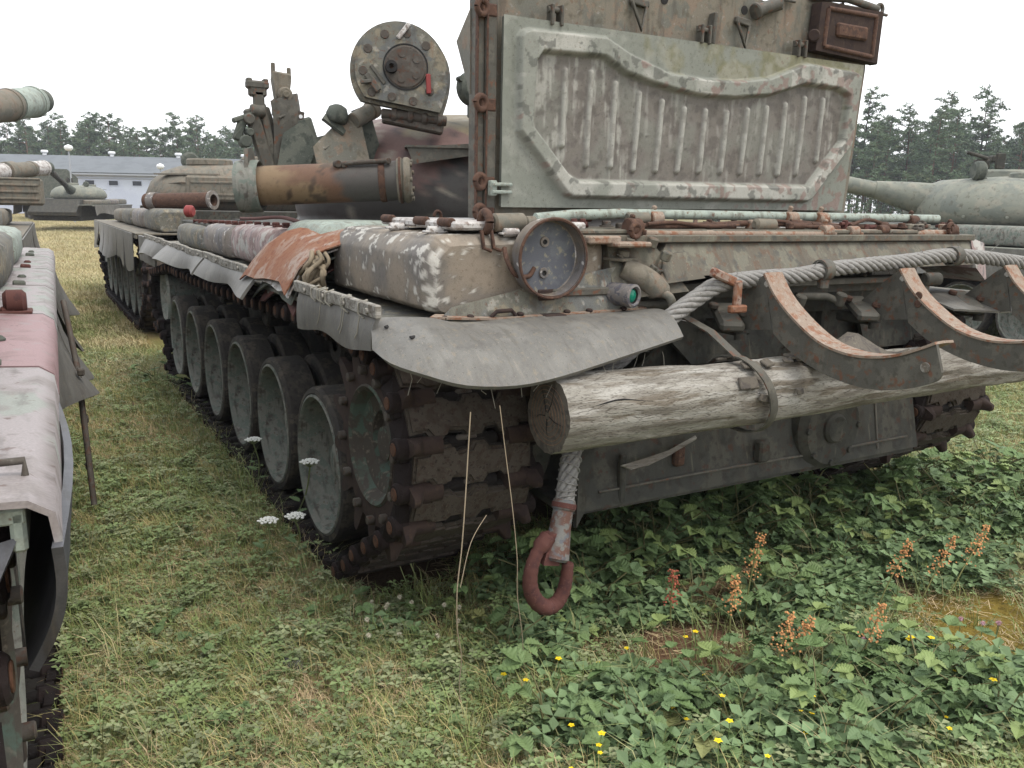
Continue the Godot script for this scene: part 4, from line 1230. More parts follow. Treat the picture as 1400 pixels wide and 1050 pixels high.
func left_fender(tank: Node3D):
	var m := MB.new()
	m.box(Vector3(-1.4, 1.232, -3.5), Vector3(0.64, 0.02, 6.2), 0.003)
	for k in 6:
		m.box(Vector3(-1.42, 1.218, -0.9 - k * 1.0), Vector3(0.6, 0.03, 0.03), 0.004)
	obj("left_fender", m, T.olive_paint, tank)
	m = MB.new()        # upright rear edge under the tank, with a rusted strip
	m.plate([Vector3(-1.52, 1.255, -0.365), Vector3(-0.66, 1.255, -0.365), Vector3(-0.70, 1.43, -0.415), Vector3(-1.0, 1.385, -0.4), Vector3(-1.46, 1.30, -0.378)], Vector3(0, 0.3, 1), 0.012)
	obj("tank_support", m, T.hull_dark if false else T.olive_paint, tank)
	m = MB.new()
	m.sheet([[Vector3(-1.56, 1.272, -0.34), Vector3(-1.3, 1.256, -0.335), Vector3(-1.0, 1.258, -0.335), Vector3(-0.62, 1.262, -0.36)], [Vector3(-1.52, 1.275, -0.385), Vector3(-1.3, 1.26, -0.385), Vector3(-1.0, 1.262, -0.385), Vector3(-0.62, 1.266, -0.40)]], 0.008)
	obj("edge_strip", m, T.flange_rust, tank)
	m = MB.new()
	for x in [-1.5, -1.4, -1.2, -1.0, -0.9, -0.74]:
		m.bolt(Vector3(x, 1.262, -0.352), Vector3(0, 1, 0.2).normalized(), 0.013, 0.012)
	m.tube([Vector3(-1.32, 1.262, -0.35), Vector3(-1.3, 1.282, -0.345), Vector3(-1.24, 1.284, -0.345), Vector3(-1.22, 1.264, -0.35)], 0.008, 8)
	obj("bolt_row", m, T.dark_rust, tank)
	# rubber mudguard hanging off the rear edge
	m = MB.new()
	var top := [Vector3(-1.745, 1.262, -0.44), Vector3(-1.66, 1.268, -0.36), Vector3(-1.56, 1.268, -0.335), Vector3(-1.45, 1.25, -0.325), Vector3(-1.235, 1.249, -0.325), Vector3(-1.05, 1.25, -0.325), Vector3(-0.85, 1.254, -0.33), Vector3(-0.62, 1.258, -0.345)]
	var bot := [Vector3(-1.785, 1.188, -0.27), Vector3(-1.775, 1.165, -0.15), Vector3(-1.70, 1.135, -0.05), Vector3(-1.60, 1.105, 0.02), Vector3(-1.43, 1.097, 0.03), Vector3(-1.26, 1.112, 0.02), Vector3(-1.02, 1.138, -0.02), Vector3(-0.672, 1.186, -0.08)]
	var rows := []
	for i in 9:
		var t := i / 8.0
		var row := []
		for j in 8:
			var p: Vector3 = top[j].lerp(bot[j], t)
			p.y += 0.035 * sin(t * PI) * (1.0 if j > 1 else 0.3) + 0.004 * sin(j * 1.7 + t * 3.0)
			p.z += 0.012 * sin(t * PI)
			row.append(p)
		rows.append(spline_row(row, 3))
	m.sheet(rows, 0.015)
	obj("rubber_mudguard", m, T.rubber, tank)
	m = MB.new()
	for q in [[-1.66, 1.235, -0.21, 0.5], [-1.71, 1.255, -0.33, 0.9]]:
		m.box(Vector3(q[0], q[1], q[2]), Vector3(0.075, 0.006, 0.013), 0.002, Basis(Vector3.UP, q[3]) * Basis(Vector3.RIGHT, 0.5))
	obj("torn_slit", m, T.dark_hole, tank)
	m = MB.new()
	for k in 16:
		var x := -1.72 + k * 0.065 + rng.randf_range(-0.02, 0.02)
		var z := -0.12 if k < 3 else (-0.0 if k < 12 else -0.07)
		var y := 1.13 if k < 3 else (1.10 if k < 10 else 1.14)
		m.tube([Vector3(x, y, z - 0.03), Vector3(x + rng.randf_range(-0.01, 0.01), y - 0.02, z - 0.03), Vector3(x + rng.randf_range(-0.02, 0.02), y - rng.randf_range(0.03, 0.09), z - 0.035)], 0.0011, 4)
	obj("loose_thread", m, T.twine, tank)
	m = MB.new()
	m.tube([Vector3(-0.60, 1.25, -0.36), Vector3(-0.68, 1.18, -0.10)], 0.01, 6)
	m.plate([Vector3(-0.70, 1.19, -0.12), Vector3(-0.62, 1.24, -0.34), Vector3(-0.72, 0.97, -0.4)], Vector3(1, -0.1, 0.1), 0.014)
	obj("mudguard_stay", m, T.hull_dark, tank)
	# hanging rubber side curtain, rear piece, with the batten that clamps it
	rubber_curtain(tank, -0.33, -1.24, 1.165, 1.14, 0.03, 1)
	# forward pieces, lifted outwards
	rubber_curtain(tank, -1.93, -3.27, 1.19, 1.185, 0.10, 2)
	rubber_curtain(tank, -3.33, -4.85, 1.185, 1.18, 0.13, 3)
	rubber_curtain(tank, -4.95, -6.2, 1.17, 1.16, 0.10, 4)
	m = MB.new()
	for s in [[-0.3, -1.26], [-1.92, -6.3]]:
		var a := Vector3(-1.756, 1.302, s[0])
		var b := Vector3(-1.756, 1.302, s[1])
		var n := int(absf(s[1] - s[0]) / 0.3) + 1
		for k in n:
			var p := a.lerp(b, (k + 0.5) / n)
			m.box(p + Vector3(rng.randf_range(-0.003, 0.003), rng.randf_range(-0.004, 0.004), 0), Vector3(0.022, 0.045, absf(s[1] - s[0]) / n + 0.004), 0.004, Basis(Vector3.UP, rng.randf_range(-0.012, 0.012)))
			m.bolt(p + Vector3(-0.011, 0, 0.05), Vector3.LEFT, 0.011, 0.01)
	obj("batten", m, T.weathered_wood, tank)
	# threads of old cord round the batten
	m = MB.new()
	for z in [-0.98, -0.9, -0.87, -0.8, -0.62, -0.6, -0.44]:
		m.tube([Vector3(-1.742, 1.33, z), Vector3(-1.774, 1.32, z - 0.005), Vector3(-1.774, 1.285, z - 0.01), Vector3(-1.76, 1.27, z + 0.01)], 0.0035, 5)
		if rng.randf() < 0.6:
			m.tube([Vector3(-1.772, 1.28, z), Vector3(-1.776, 1.22, z - 0.015), Vector3(-1.78, 1.19 + rng.randf() * 0.02, z - 0.03)], 0.0025, 5)
	obj("cord", m, T.twine, tank)
	# fuel tanks and bins along the fender
	flaking_tank(tank, -1.54, -0.78, 1.275, 1.545, -0.42, -1.46)
	var lid := part("tank_lid", tank)
	for k in 2:
		m = MB.new()
		m.box(Vector3(-1.14, 1.576, -0.62 - 0.36 * k), Vector3(0.56, 0.03, 0.345), 0.008)
		obj("lid_plate", m, T.white_flaked, lid)
	m = MB.new()
	for p in [Vector3(-1.38, 1.58, -1.08), Vector3(-1.38, 1.58, -0.74), Vector3(-1.38, 1.58, -0.52)]:
		m.cyl(p + Vector3(-0.035, 0.006, -0.05), p + Vector3(-0.035, 0.006, 0.05), 0.017, 10, 0.004)
		m.box(p + Vector3(0.05, 0.004, 0), Vector3(0.14, 0.012, 0.035), 0.004)
	obj("strap_hinge", m, T.rust, lid)
	m = MB.new()
	for p in [Vector3(-1.45, 1.555, -0.9), Vector3(-1.44, 1.552, -0.56), Vector3(-1.2, 1.55, -0.43)]:
		m.cyl(p + Vector3(-0.03, 0.004, 0), p + Vector3(0.03, 0.004, 0), 0.016, 10, 0.003)
		m.box(p, Vector3(0.09, 0.008, 0.03), 0.003)
	obj("toggle", m, T.white_flaked, lid)
	m = MB.new()
	m.tube(spline([Vector3(-1.24, 1.5, -0.405), Vector3(-1.245, 1.46, -0.375), Vector3(-1.22, 1.41, -0.36), Vector3(-1.16, 1.4, -0.37), Vector3(-1.13, 1.43, -0.38)], 5), 0.009, 8)
	obj("carry_handle", m, T.rust, tank)
	fuel_tank(tank, -1.545, -0.95, 1.29, 1.555, -1.62, -2.28, T.pale_green_paint)
	fuel_tank(tank, -1.55, -0.95, 1.27, 1.50, -2.42, -3.62, T.pink_paint)
	fuel_tank(tank, -1.56, -1.0, 1.26, 1.475, -3.7, -4.55, T.fuel_paint)
	fuel_tank(tank, -1.55, -1.05, 1.25, 1.44, -4.7, -5.9, T.olive_paint)
	m = MB.new()
	for k in 14:
		var z := -2.5 - k * 0.22
		m.cyl(Vector3(-1.46, 1.51 - k * 0.004, z), Vector3(-1.46, 1.53 - k * 0.004, z), 0.022, 10, 0.005)
		m.box(Vector3(-1.42, 1.507 - k * 0.004, z), Vector3(0.12, 0.012, 0.03), 0.003, Basis(Vector3.UP, rng.randf_range(-0.5, 0.5)))
	m.tube(spline([Vector3(-1.4, 1.53, -2.4), Vector3(-1.38, 1.55, -2.9), Vector3(-1.42, 1.53, -3.4), Vector3(-1.4, 1.52, -3.9)], 6), 0.012, 6)
	obj("lid_fitting", m, T.red_rust, tank)
	m = MB.new()
	for z in [-1.5, -0.9]:
		eyelet(m, Vector3(-1.0, 1.59, z), Vector3(0.4, 0, 1).normalized(), 0.024, 0.008)
	obj("lifting_eye", m, T.rust, tank)
	# front quarter: side plates in line with the fender edge
	for k in 3:
		m = MB.new()
		m.box(Vector3(-1.74, 1.17, -6.0 - k * 0.33), Vector3(0.02, 0.24, 0.3), 0.004, Basis(Vector3.UP, 0.05))
		obj("side_plate", m, T.rubber, tank)

func spline_row(row: Array, per: int) -> Array:
	return spline(row, per)

func rubber_curtain(tank: Node3D, z0: float, z1: float, yb0: float, yb1: float, out: float, sd: int):
	var m := MB.new()
	var rows := []
	var nz := 15
	for i in 6:
		var t := i / 5.0
		var row := []
		for j in nz:
			var s := float(j) / (nz - 1)
			var yb := lerpf(yb0, yb1, s) + 0.012 * sin(s * 9.0 + sd * 2.1)
			var bulge := out * pow(t, 1.2) * (0.75 + 0.35 * sin(s * 5.0 + sd)) + 0.012 * sin(t * PI)
			row.append(Vector3(-1.735 - bulge, lerpf(1.312, yb, t), lerpf(z0, z1, s)))
		rows.append(row)
	m.sheet(rows, 0.015)
	obj("rubber_curtain", m, T.rubber, tank)

func right_fender(tank: Node3D):
	var m := MB.new()
	m.box(Vector3(1.4, 1.232, -3.5), Vector3(0.64, 0.02, 6.2), 0.003)
	obj("right_fender", m, T.olive_paint, tank)
	fuel_tank(tank, 1.15, 1.62, 1.26, 1.54, -0.75, -2.2, T.white_flaked)
	fuel_tank(tank, 1.15, 1.62, 1.26, 1.5, -2.3, -4.2, T.olive_paint)
	m = MB.new()
	m.sheet([[Vector3(1.1, 1.25, -0.4), Vector3(1.4, 1.25, -0.4), Vector3(1.75, 1.25, -0.45)], [Vector3(1.1, 1.2, -0.2), Vector3(1.4, 1.18, -0.15), Vector3(1.78, 1.16, -0.25)]], 0.01)
	obj("rubber_mudguard", m, T.rubber, tank)
	m = MB.new()      # peeling corner beside the sill, pale
	m.hull8([Vector3(1.46, 1.38, -0.34), Vector3(1.66, 1.3, -0.4), Vector3(1.66, 1.3, -0.7), Vector3(1.46, 1.38, -0.7), Vector3(1.5, 1.53, -0.42), Vector3(1.66, 1.5, -0.44), Vector3(1.66, 1.5, -0.7), Vector3(1.5, 1.53, -0.7)])
	obj("corner_bin", m, T.pink_paint, tank)

func turret(tank: Node3D):
	var t := part("turret", tank, Transform3D(Basis(), Vector3(0.0, 0, -3.05)))
	var prof := [Vector2(0, 1.46), Vector2(1.08, 1.46), Vector2(1.16, 1.56), Vector2(1.17, 1.7), Vector2(1.13, 1.86), Vector2(1.06, 1.98), Vector2(0.96, 2.08), Vector2(0.8, 2.14), Vector2(0.5, 2.19), Vector2(0, 2.2)]
	var m := MB.new()
	var p3 := []
	for v in prof:
		p3.append(Vector3(v.x, v.y, 0))
	p3.reverse()
	p3 = spline(p3, 7)
	p3.reverse()
	var segs := 150
	var nn := FastNoiseLite.new()
	nn.seed = 77
	nn.frequency = 1.6
	nn.fractal_octaves = 5
	var red := KL(112, 87, 83)
	var tan := KL(136, 124, 100)
	var slate := KL(70, 67, 67)
	var grey := KL(104, 101, 96)
	var grid := []
	for j in p3.size():
		for k in segs + 1:
			var p := turret_point(Vector2(maxf(p3[j].x, 0.0), p3[j].y), TAU * k / segs)
			var a := nn.get_noise_3dv(p)
			var b := nn.get_noise_3dv(p * 5.0)
			var c := grey.lerp(slate, smoothstep(1.98, 1.86, p.y + a * 0.35 + b * 0.06))
			c = c.lerp(red, smoothstep(0.0, 0.16, a * 0.7 + 0.55 - absf(p.y - 2.0) * 2.2 - absf(p.x + 0.72) * 0.9 + b * 0.35))
			c = c.lerp(tan, 0.9 * smoothstep(0.0, 0.14, nn.get_noise_3dv(p + Vector3(7, 0, 0)) + 0.22 - absf(p.x + 0.30) * 0.8 - absf(p.y - 2.06) * 1.2))
			c = c.lerp(KL(150, 144, 134), 0.6 * smoothstep(0.26, 0.36, b))
			c = c.lerp(KL(50, 46, 46), 0.6 * smoothstep(0.22, 0.36, -b))
			grid.append([p, c])
	for j in p3.size() - 1:
		for k in segs:
			var i0 := j * (segs + 1) + k
			for f in [[i0, i0 + segs + 1, i0 + segs + 2], [i0, i0 + segs + 2, i0 + 1]]:
				m.st.set_smooth_group(1)
				for e in [f[0], f[2], f[1]]:
					m.st.set_color(grid[e][1])
					m.st.add_vertex(grid[e][0])
	obj("shell", m, T.panel_wear, t)
	# shelf along the rear left side and plates welded to it
	m = MB.new()
	m.plate([Vector3(-0.86, 1.955, 0.82), Vector3(-0.42, 1.99, 1.06), Vector3(-0.38, 1.99, 0.92), Vector3(-0.8, 1.955, 0.66)], Vector3(0, 1, 0), 0.012)
	m.plate([Vector3(-0.85, 1.95, 0.815), Vector3(-0.42, 1.985, 1.055), Vector3(-0.43, 1.93, 1.04), Vector3(-0.8, 1.86, 0.8)], Vector3(-0.45, 0, 0.9), 0.01)
	obj("shelf", m, T.bare_bracket, t)
	m = MB.new()
	m.plate([Vector3(-0.55, 1.56, 1.07), Vector3(-0.4, 1.58, 1.12), Vector3(-0.4, 1.66, 1.12), Vector3(-0.46, 1.67, 1.1), Vector3(-0.58, 1.67, 1.05)], Vector3(-0.3, 0, 1), 0.02)
	obj("weld_plate", m, T.worn_steel, t)
	# gun, pointing forward
	m = MB.new()
	m.tube([Vector3(0, 1.78, -0.9), Vector3(0, 1.82, -2.2)], [0.13, 0.1], 20)
	m.tube([Vector3(0, 1.82, -2.2), Vector3(0, 1.9, -4.0)], 0.085, 20)
	obj("gun_barrel", m, T.olive_paint, t)
	open_hatch(tank)
	snorkel(tank)
	bent_plates(t, tank)
	# lamp behind the raised cover
	m = MB.new()
	var c := Vector3(-0.44, 2.29, 0.82)
	var d := Vector3(0.1, 0.05, 1).normalized()
	m.cyl(c - d * 0.06, c + d * 0.04, 0.095, 26, 0.02)
	for k in 5:
		m.box(c + d * 0.05 + Vector3(-0.05 + 0.025 * k, 0, 0), Vector3(0.008, 0.12, 0.012), 0.002)
	m.box(c + Vector3(0, -0.12, -0.02), Vector3(0.05, 0.08, 0.05), 0.008)
	for k in 3:
		m.cyl(c + Vector3(0.1 * cos(k * 2.1 + 0.6), 0.1 * sin(k * 2.1 + 0.6), -0.02), c + Vector3(0.1 * cos(k * 2.1 + 0.6), 0.1 * sin(k * 2.1 + 0.6), 0.03), 0.016, 8)
	obj("search_lamp", m, T.canvas, t)
	# round casing and tube in front of the hatch
	m = MB.new()
	m.lathe([Vector2(0, -0.03), Vector2(0.05, -0.025), Vector2(0.06, 0.0), Vector2(0.062, 0.025), Vector2(0.05, 0.058), Vector2(0.027, 0.072), Vector2(0, 0.076)], 24, aim(Vector3(-1.16, 2.1, 0.56), Vector3(-1.14, 2.2, 0.54)), true)
	m.plate([Vector3(-1.25, 2.09, 0.58), Vector3(-1.13, 2.02, 0.6), Vector3(-1.1, 2.05, 0.56), Vector3(-1.22, 2.12, 0.54)], Vector3(0.3, 0.5, 0.8), 0.02)
	obj("smoke_pot", m, T.canvas, t)
	m = MB.new()
	m.cyl(Vector3(-1.07, 2.09, 0.58), Vector3(-0.93, 2.165, 0.5), 0.045, 20, 0.006)
	m.cyl(Vector3(-0.95, 2.155, 0.51), Vector3(-0.91, 2.175, 0.49), 0.052, 20, 0.004)
	obj("grenade_tube", m, T.tan_paint, t)

func turret_point(p: Vector2, a: float) -> Vector3:
	var r := p.x * (1.0 + 0.05 * cos(2.0 * a) * 0.5 - 0.06 * maxf(0.0, sin(a)))
	if sin(a) < 0:     # the front bulges
		r *= 1.0 + 0.12 * pow(-sin(a), 2.0) * absf(cos(a))
	return Vector3(r * cos(a), p.y, r * sin(a))

func open_hatch(tank: Node3D):
	# lid stands upright on its hinge; its inner face looks back past the camera
	var h := part("open_hatch", tank, Transform3D(Basis(), Vector3(0, 0, -3.05)))
	var n := Vector3(-0.34, 0.10, 1.0).normalized()
	var x := Vector3.UP.cross(n).normalized()
	x = (x + n.cross(x) * -0.17).normalized()
	var y := n.cross(x).normalized()
	var c := Vector3(-0.865, 2.352, 0.75)
	var xf := Transform3D(Basis(x, y, n), c)
	var outline := func(r: float) -> PackedVector2Array:
		var p := PackedVector2Array()
		for k in 44:
			var a := -0.80 + k * (TAU - 0.84) / 43.0 - 0.05
			var rr := r
			# squared-off right lower corner where the hinge sits
			var v := Vector2(cos(a), sin(a)) * rr
			if a < 0.75:
				v = v.lerp(Vector2(r * 1.13, v.y), smoothstep(0.75, -0.3, a) * 0.75)
			v.y = maxf(v.y, -r * 0.74)
			p.append(v)
		return p
	var m := MB.new()
	m.prism(outline.call(0.265), 0.045, xf.translated_local(Vector3(0, 0, -0.03)), true)
	obj("lid_rim", m, T.worn_steel if false else T.olive_paint, h)
	m = MB.new()
	m.prism(outline.call(0.242), 0.05, xf.translated_local(Vector3(0.004, 0, 0.012)), false)
	obj("lid_pad", m, T.olive_paint, h)
	m = MB.new()
	var pxf := Transform3D(Basis(x, n, x.cross(n)), c + x * 0.03 + y * 0.02 + n * 0.037)
	m.lathe([Vector2(0.116, 0), Vector2(0.123, 0), Vector2(0.123, 0.004), Vector2(0.116, 0.004)], 36, pxf)
	obj("port_ring", m, T.dark_hole, h)
	m = MB.new()
	m.lathe([Vector2(0, -0.01), Vector2(0.112, -0.01), Vector2(0.112, 0.004), Vector2(0.105, 0.008), Vector2(0, 0.009)], 36, pxf)
	for k in 5:
		var a := k * TAU / 5 + 0.5
		var p := pxf * Vector3(0.07 * cos(a), 0.008, 0.07 * sin(a))
		m.cyl(p, p + n * 0.004, 0.02, 12)
	obj("port_cover", m, T.worn_steel, h)
	m = MB.new()
	m.lathe([Vector2(0.012, 0), Vector2(0.034, 0), Vector2(0.032, 0.03), Vector2(0.014, 0.032)], 18, Transform3D(pxf.basis, c + x * -0.045 + y * -0.0 + n * 0.045))
	obj("port_knob", m, T.dark_hole, h)
	m = MB.new()
	for k in 9:
		var a := 0.9 + k * 0.62
		var p := xf * Vector3(0.195 * cos(a), maxf(0.195 * sin(a), -0.15), 0.036)
		m.cyl(p, p + n * 0.006, 0.024, 14, 0.002)
	obj("pad_button", m, T.worn_steel, h)
	m = MB.new()
	m.box(xf * Vector3(-0.13, -0.10, 0.05), Vector3(0.11, 0.035, 0.02), 0.005, Basis(x, y, n) * Basis(Vector3.BACK, -0.75))
	m.box(xf * Vector3(-0.165, -0.105, 0.06), Vector3(0.06, 0.02, 0.02), 0.004, Basis(x, y, n) * Basis(Vector3.BACK, 0.3))
	m.box(xf * Vector3(-0.11, -0.05, 0.04), Vector3(0.12, 0.02, 0.012), 0.003, Basis(x, y, n) * Basis(Vector3.BACK, -0.75))
	obj("latch", m, T.bare_bracket, h)
	m = MB.new()
	m.box(xf * Vector3(-0.01, 0.20, 0.05), Vector3(0.025, 0.10, 0.014), 0.004, Basis(x, y, n) * Basis(Vector3.BACK, -0.5))
	obj("catch", m, T.white_flaked, h)
	m = MB.new()
	m.box(xf * Vector3(0.165, -0.045, 0.05), Vector3(0.026, 0.105, 0.014), 0.004, Basis(x, y, n) * Basis(Vector3.BACK, 0.2))
	obj("red_catch", m, T.red_paint, h)
	m = MB.new()
	var a0 := xf * Vector3(-0.06, -0.235, -0.03)
	var b0 := xf * Vector3(0.30, -0.205, -0.03)
	m.cyl(a0, b0, 0.028, 16, 0.005)
	for s in [0.15, 0.4, 0.62, 0.85]:
		m.cyl(a0.lerp(b0, s), a0.lerp(b0, s + 0.08), 0.036, 16, 0.004)
	m.box(a0.lerp(b0, 0.5) + Vector3(0, -0.035, -0.02), Vector3(0.34, 0.05, 0.07), 0.008, Basis(x, y, n))
	obj("hinge", m, T.worn_steel, h)

func snorkel(tank: Node3D):
	var s := part("snorkel_tube", tank, Transform3D(Basis(), Vector3(0, 0, -3.05)))
	var a := Vector3(-0.915, 1.768, 1.0)
	var b := Vector3(-1.70, 1.716, 0.62)
	var m := MB.new()
	# sheet tube; the paint is burnt to rust along the middle
	var nn := FastNoiseLite.new()
	nn.seed = 14
	nn.frequency = 3.0
	nn.fractal_octaves = 5
	var tf := aim(a, b)
	var ln := a.distance_to(b)
	var slate := KL(84, 80, 79)
	var ochre := KL(142, 122, 96)
	var burnt := KL(112, 83, 67)
	for i in 60:
		for k in 40:
			var vv := []
			for e in [[i, k], [i + 1, k], [i + 1, k + 1], [i, k + 1]]:
				var t0: float = e[0] / 60.0
				var an: float = TAU * e[1] / 40.0
				var p := tf * Vector3(0.103 * cos(an), ln * t0, 0.103 * sin(an))
				var n0 := nn.get_noise_3dv(p * Vector3(0.8, 2.6, 1.2))
				var n1 := nn.get_noise_3dv(p * 3.0)
				var c := slate.lerp(burnt, smoothstep(0.28, 0.42, t0 + n0 * 0.25) * smoothstep(0.98, 0.86, t0 + n0 * 0.15))
				c = c.lerp(ochre, 0.75 * smoothstep(0.5, 0.66, t0 + n0 * 0.4 + 0.15 * n1) * smoothstep(0.96, 0.85, t0))
				c = c.lerp(KL(70, 56, 50), 0.8 * smoothstep(0.22, 0.34, n1 + 0.2 * n0) * smoothstep(0.2, 0.5, t0))
				vv.append([p, c])
			for o in [0, 3, 2, 0, 2, 1]:
				m.st.set_smooth_group(1)
				m.st.set_color(vv[o][1])
				m.st.add_vertex(vv[o][0])
	obj("tube", m, T.panel_wear, s)
	m = MB.new()
	var xf := aim(b, a)
	m.lathe([Vector2(0.103, -0.02), Vector2(0.132, -0.02), Vector2(0.136, 0.0), Vector2(0.136, 0.09), Vector2(0.128, 0.1), Vector2(0.124, 0.02), Vector2(0.103, 0.01)], 36, xf)
	obj("collar", m, T.rim_paint, s)
	m = MB.new()
	m.lathe([Vector2(0.12, 0.08), Vector2(0.128, 0.08), Vector2(0.126, 0.092), Vector2(0.104, 0.06)], 36, xf)
	m.plate([xf * Vector3(0.1, 0.05, 0.09), xf * Vector3(-0.1, 0.05, 0.12), xf * Vector3(-0.05, 0.06, 0.2), xf * Vector3(0.06, 0.06, 0.19)], (a - b), 0.02)
	obj("cradle", m, T.bare_bracket, s)
	m = MB.new()
	var ax := aim(a, a + (a - b))
	m.lathe([Vector2(0.0, -0.06), Vector2(0.112, -0.06), Vector2(0.118, -0.05), Vector2(0.118, -0.035), Vector2(0.108, -0.03), Vector2(0.119, -0.02), Vector2(0.119, 0.0), Vector2(0.108, 0.012), Vector2(0, 0.016)], 36, ax)
	for k in 7:
		var p := ax * Vector3(0.098 * cos(k * 0.9), 0.01, 0.098 * sin(k * 0.9))
		m.bolt(p, ax.basis.y, 0.014, 0.014)
	obj("end_cap", m, T.tan_paint, s)
	m = MB.new()
	m.lathe([Vector2(0.1045, -0.155), Vector2(0.110, -0.15), Vector2(0.110, -0.125), Vector2(0.1045, -0.12)], 36, ax)
	obj("clamp_band", m, T.rust, s)
	m = MB.new()
	m.lathe([Vector2(0.1175, -0.05), Vector2(0.1215, -0.048), Vector2(0.1215, -0.038), Vector2(0.1175, -0.036)], 36, ax)
	obj("clamp_band", m, T.rust, s)
	m = MB.new()     # latch rod lying on the tube
	var up := Vector3(-0.3, 0.9, 0.6).normalized()
	var p0 := a.lerp(b, 0.12) + up * 0.125
	var p1 := a.lerp(b, 0.42) + up * 0.118
	m.cyl(p0, p1, 0.013, 10, 0.002)
	m.cyl(p1 + Vector3(0, 0, -0.02), p1 + Vector3(0, 0, 0.02), 0.02, 12, 0.003)
	m.cyl(p0 + Vector3(0, 0, -0.015), p0 + Vector3(0, 0, 0.015), 0.016, 12, 0.003)
	m.box(a.lerp(b, 0.38) + up * 0.11, Vector3(0.03, 0.03, 0.03), 0.004)
	obj("latch_rod", m, T.worn_steel, s)

func bent_plates(t: Node3D, tank: Node3D):
	# two angled guard plates
	var m := MB.new()
	m.plate([Vector3(-1.30, 1.94, 0.56), Vector3(-1.12, 2.10, 0.52), Vector3(-1.02, 2.13, 0.50), Vector3(-0.985, 1.85, 0.56), Vector3(-1.28, 1.80, 0.58)], Vector3(-0.2, 0.3, 1), 0.012)
	for q in [[Vector3(-1.24, 1.93, 0.58), Vector3(-1.14, 2.0, 0.56)], [Vector3(-1.17, 1.84, 0.60), Vector3(-1.08, 1.9, 0.58)]]:
		m.tube([q[0], q[1]], 0.008, 6)
	obj("guard_plate", m, T.tan_paint, t)
	m = MB.new()
	m.plate([Vector3(-1.06, 2.15, 0.52), Vector3(-0.94, 2.21, 0.56), Vector3(-0.87, 1.9, 0.60), Vector3(-0.985, 1.84, 0.58)], Vector3(0.2, 0.2, 1), 0.012)
	obj("guard_plate", m, T.canvas, t)
	# upright sheet, torn and curling, at the left
	m = MB.new()
	var rows := []
	for i in 8:
		var s := i / 7.0
		var y := lerpf(2.23, 1.78, s)
		var w := lerpf(0.15, 0.05, smoothstep(0.35, 1.0, s))
		var cx := -1.37 - 0.04 * s + 0.03 * sin(s * 4.0)
		rows.append([Vector3(cx - w * 0.5, y - 0.03, 0.25), Vector3(cx, y, 0.27 + 0.02 * sin(s * 5.0)), Vector3(cx + w * 0.45, y + 0.02, 0.25), Vector3(cx + w * 0.5 + 0.02, y + 0.03, 0.19)])
	m.sheet(rows, 0.01)
	m.box(Vector3(-1.38, 2.12, 0.28), Vector3(0.06, 0.014, 0.014), 0.004, Basis(Vector3.BACK, 0.4))
	obj("torn_sheet", m, T.bare_bracket, t)
	m = MB.new()
	m.plate([Vector3(-1.30, 2.16, 0.25), Vector3(-1.25, 2.15, 0.25), Vector3(-1.28, 1.98, 0.25), Vector3(-1.34, 1.96, 0.25)], Vector3(0, 0, 1), 0.01)
	obj("drilled_strip", m, T.worn_steel, t)
	m = MB.new()
	for k in 3:
		m.cyl(Vector3(-1.275 - 0.008 * k, 2.125 - 0.045 * k, 0.2555), Vector3(-1.275 - 0.008 * k, 2.125 - 0.045 * k, 0.258), 0.011, 10)
	obj("drilled_hole", m, T.white_lamp, t)  # white discs painted as bright sky showing through the strip
	# folded mount: fork-ended arms leaning up at the left
	var a := part("folded_mount", tank, Transform3D(Basis(), Vector3(0, 0, -3.05)))
	m = MB.new()
	m.box(Vector3(-1.505, 1.95, 0.25), Vector3(0.075, 0.42, 0.05), 0.01, Basis(Vector3.BACK, 0.28))
	m.box(Vector3(-1.45, 1.97, 0.22), Vector3(0.05, 0.44, 0.05), 0.01, Basis(Vector3.BACK, 0.2))
	m.box(Vector3(-1.40, 1.98, 0.18), Vector3(0.04, 0.40, 0.05), 0.01, Basis(Vector3.BACK, 0.3))
	obj("arm", m, T.bare_bracket, a)
	m = MB.new()
	m.box(Vector3(-1.515, 2.28, 0.25), Vector3(0.125, 0.045, 0.06), 0.01)
	m.box(Vector3(-1.515, 2.245, 0.25), Vector3(0.10, 0.06, 0.05), 0.012)
	m.box(Vector3(-1.56, 2.30, 0.25), Vector3(0.03, 0.03, 0.05), 0.006)
	m.box(Vector3(-1.47, 2.30, 0.25), Vector3(0.03, 0.03, 0.05), 0.006)
	m.box(Vector3(-1.51, 2.19, 0.25), Vector3(0.06, 0.12, 0.05), 0.01)
	m.cyl(Vector3(-1.56, 2.14, 0.26), Vector3(-1.48, 2.14, 0.26), 0.035, 14, 0.006)
	m.cyl(Vector3(-1.575, 2.09, 0.24), Vector3(-1.575, 2.09, 0.31), 0.03, 14, 0.006)
	obj("fork_head", m, T.bare_bracket, a)
	m = MB.new()
	m.box(Vector3(-1.62, 2.04, 0.26), Vector3(0.05, 0.14, 0.04), 0.01, Basis(Vector3.BACK, -0.35))
	m.box(Vector3(-1.60, 2.10, 0.26), Vector3(0.13, 0.03, 0.05), 0.008, Basis(Vector3.BACK, 0.35))
	m.cyl(Vector3(-1.60, 1.97, 0.23), Vector3(-1.60, 1.97, 0.31), 0.034, 14, 0.006)
	m.cyl(Vector3(-1.575, 2.02, 0.23), Vector3(-1.575, 2.02, 0.31), 0.022, 12, 0.005)
	obj("side_jaw", m, T.canvas, a)
	m = MB.new()
	m.box(Vector3(-1.365, 2.34, 0.2), Vector3(0.11, 0.05, 0.05), 0.01, Basis(Vector3.BACK, -0.1))
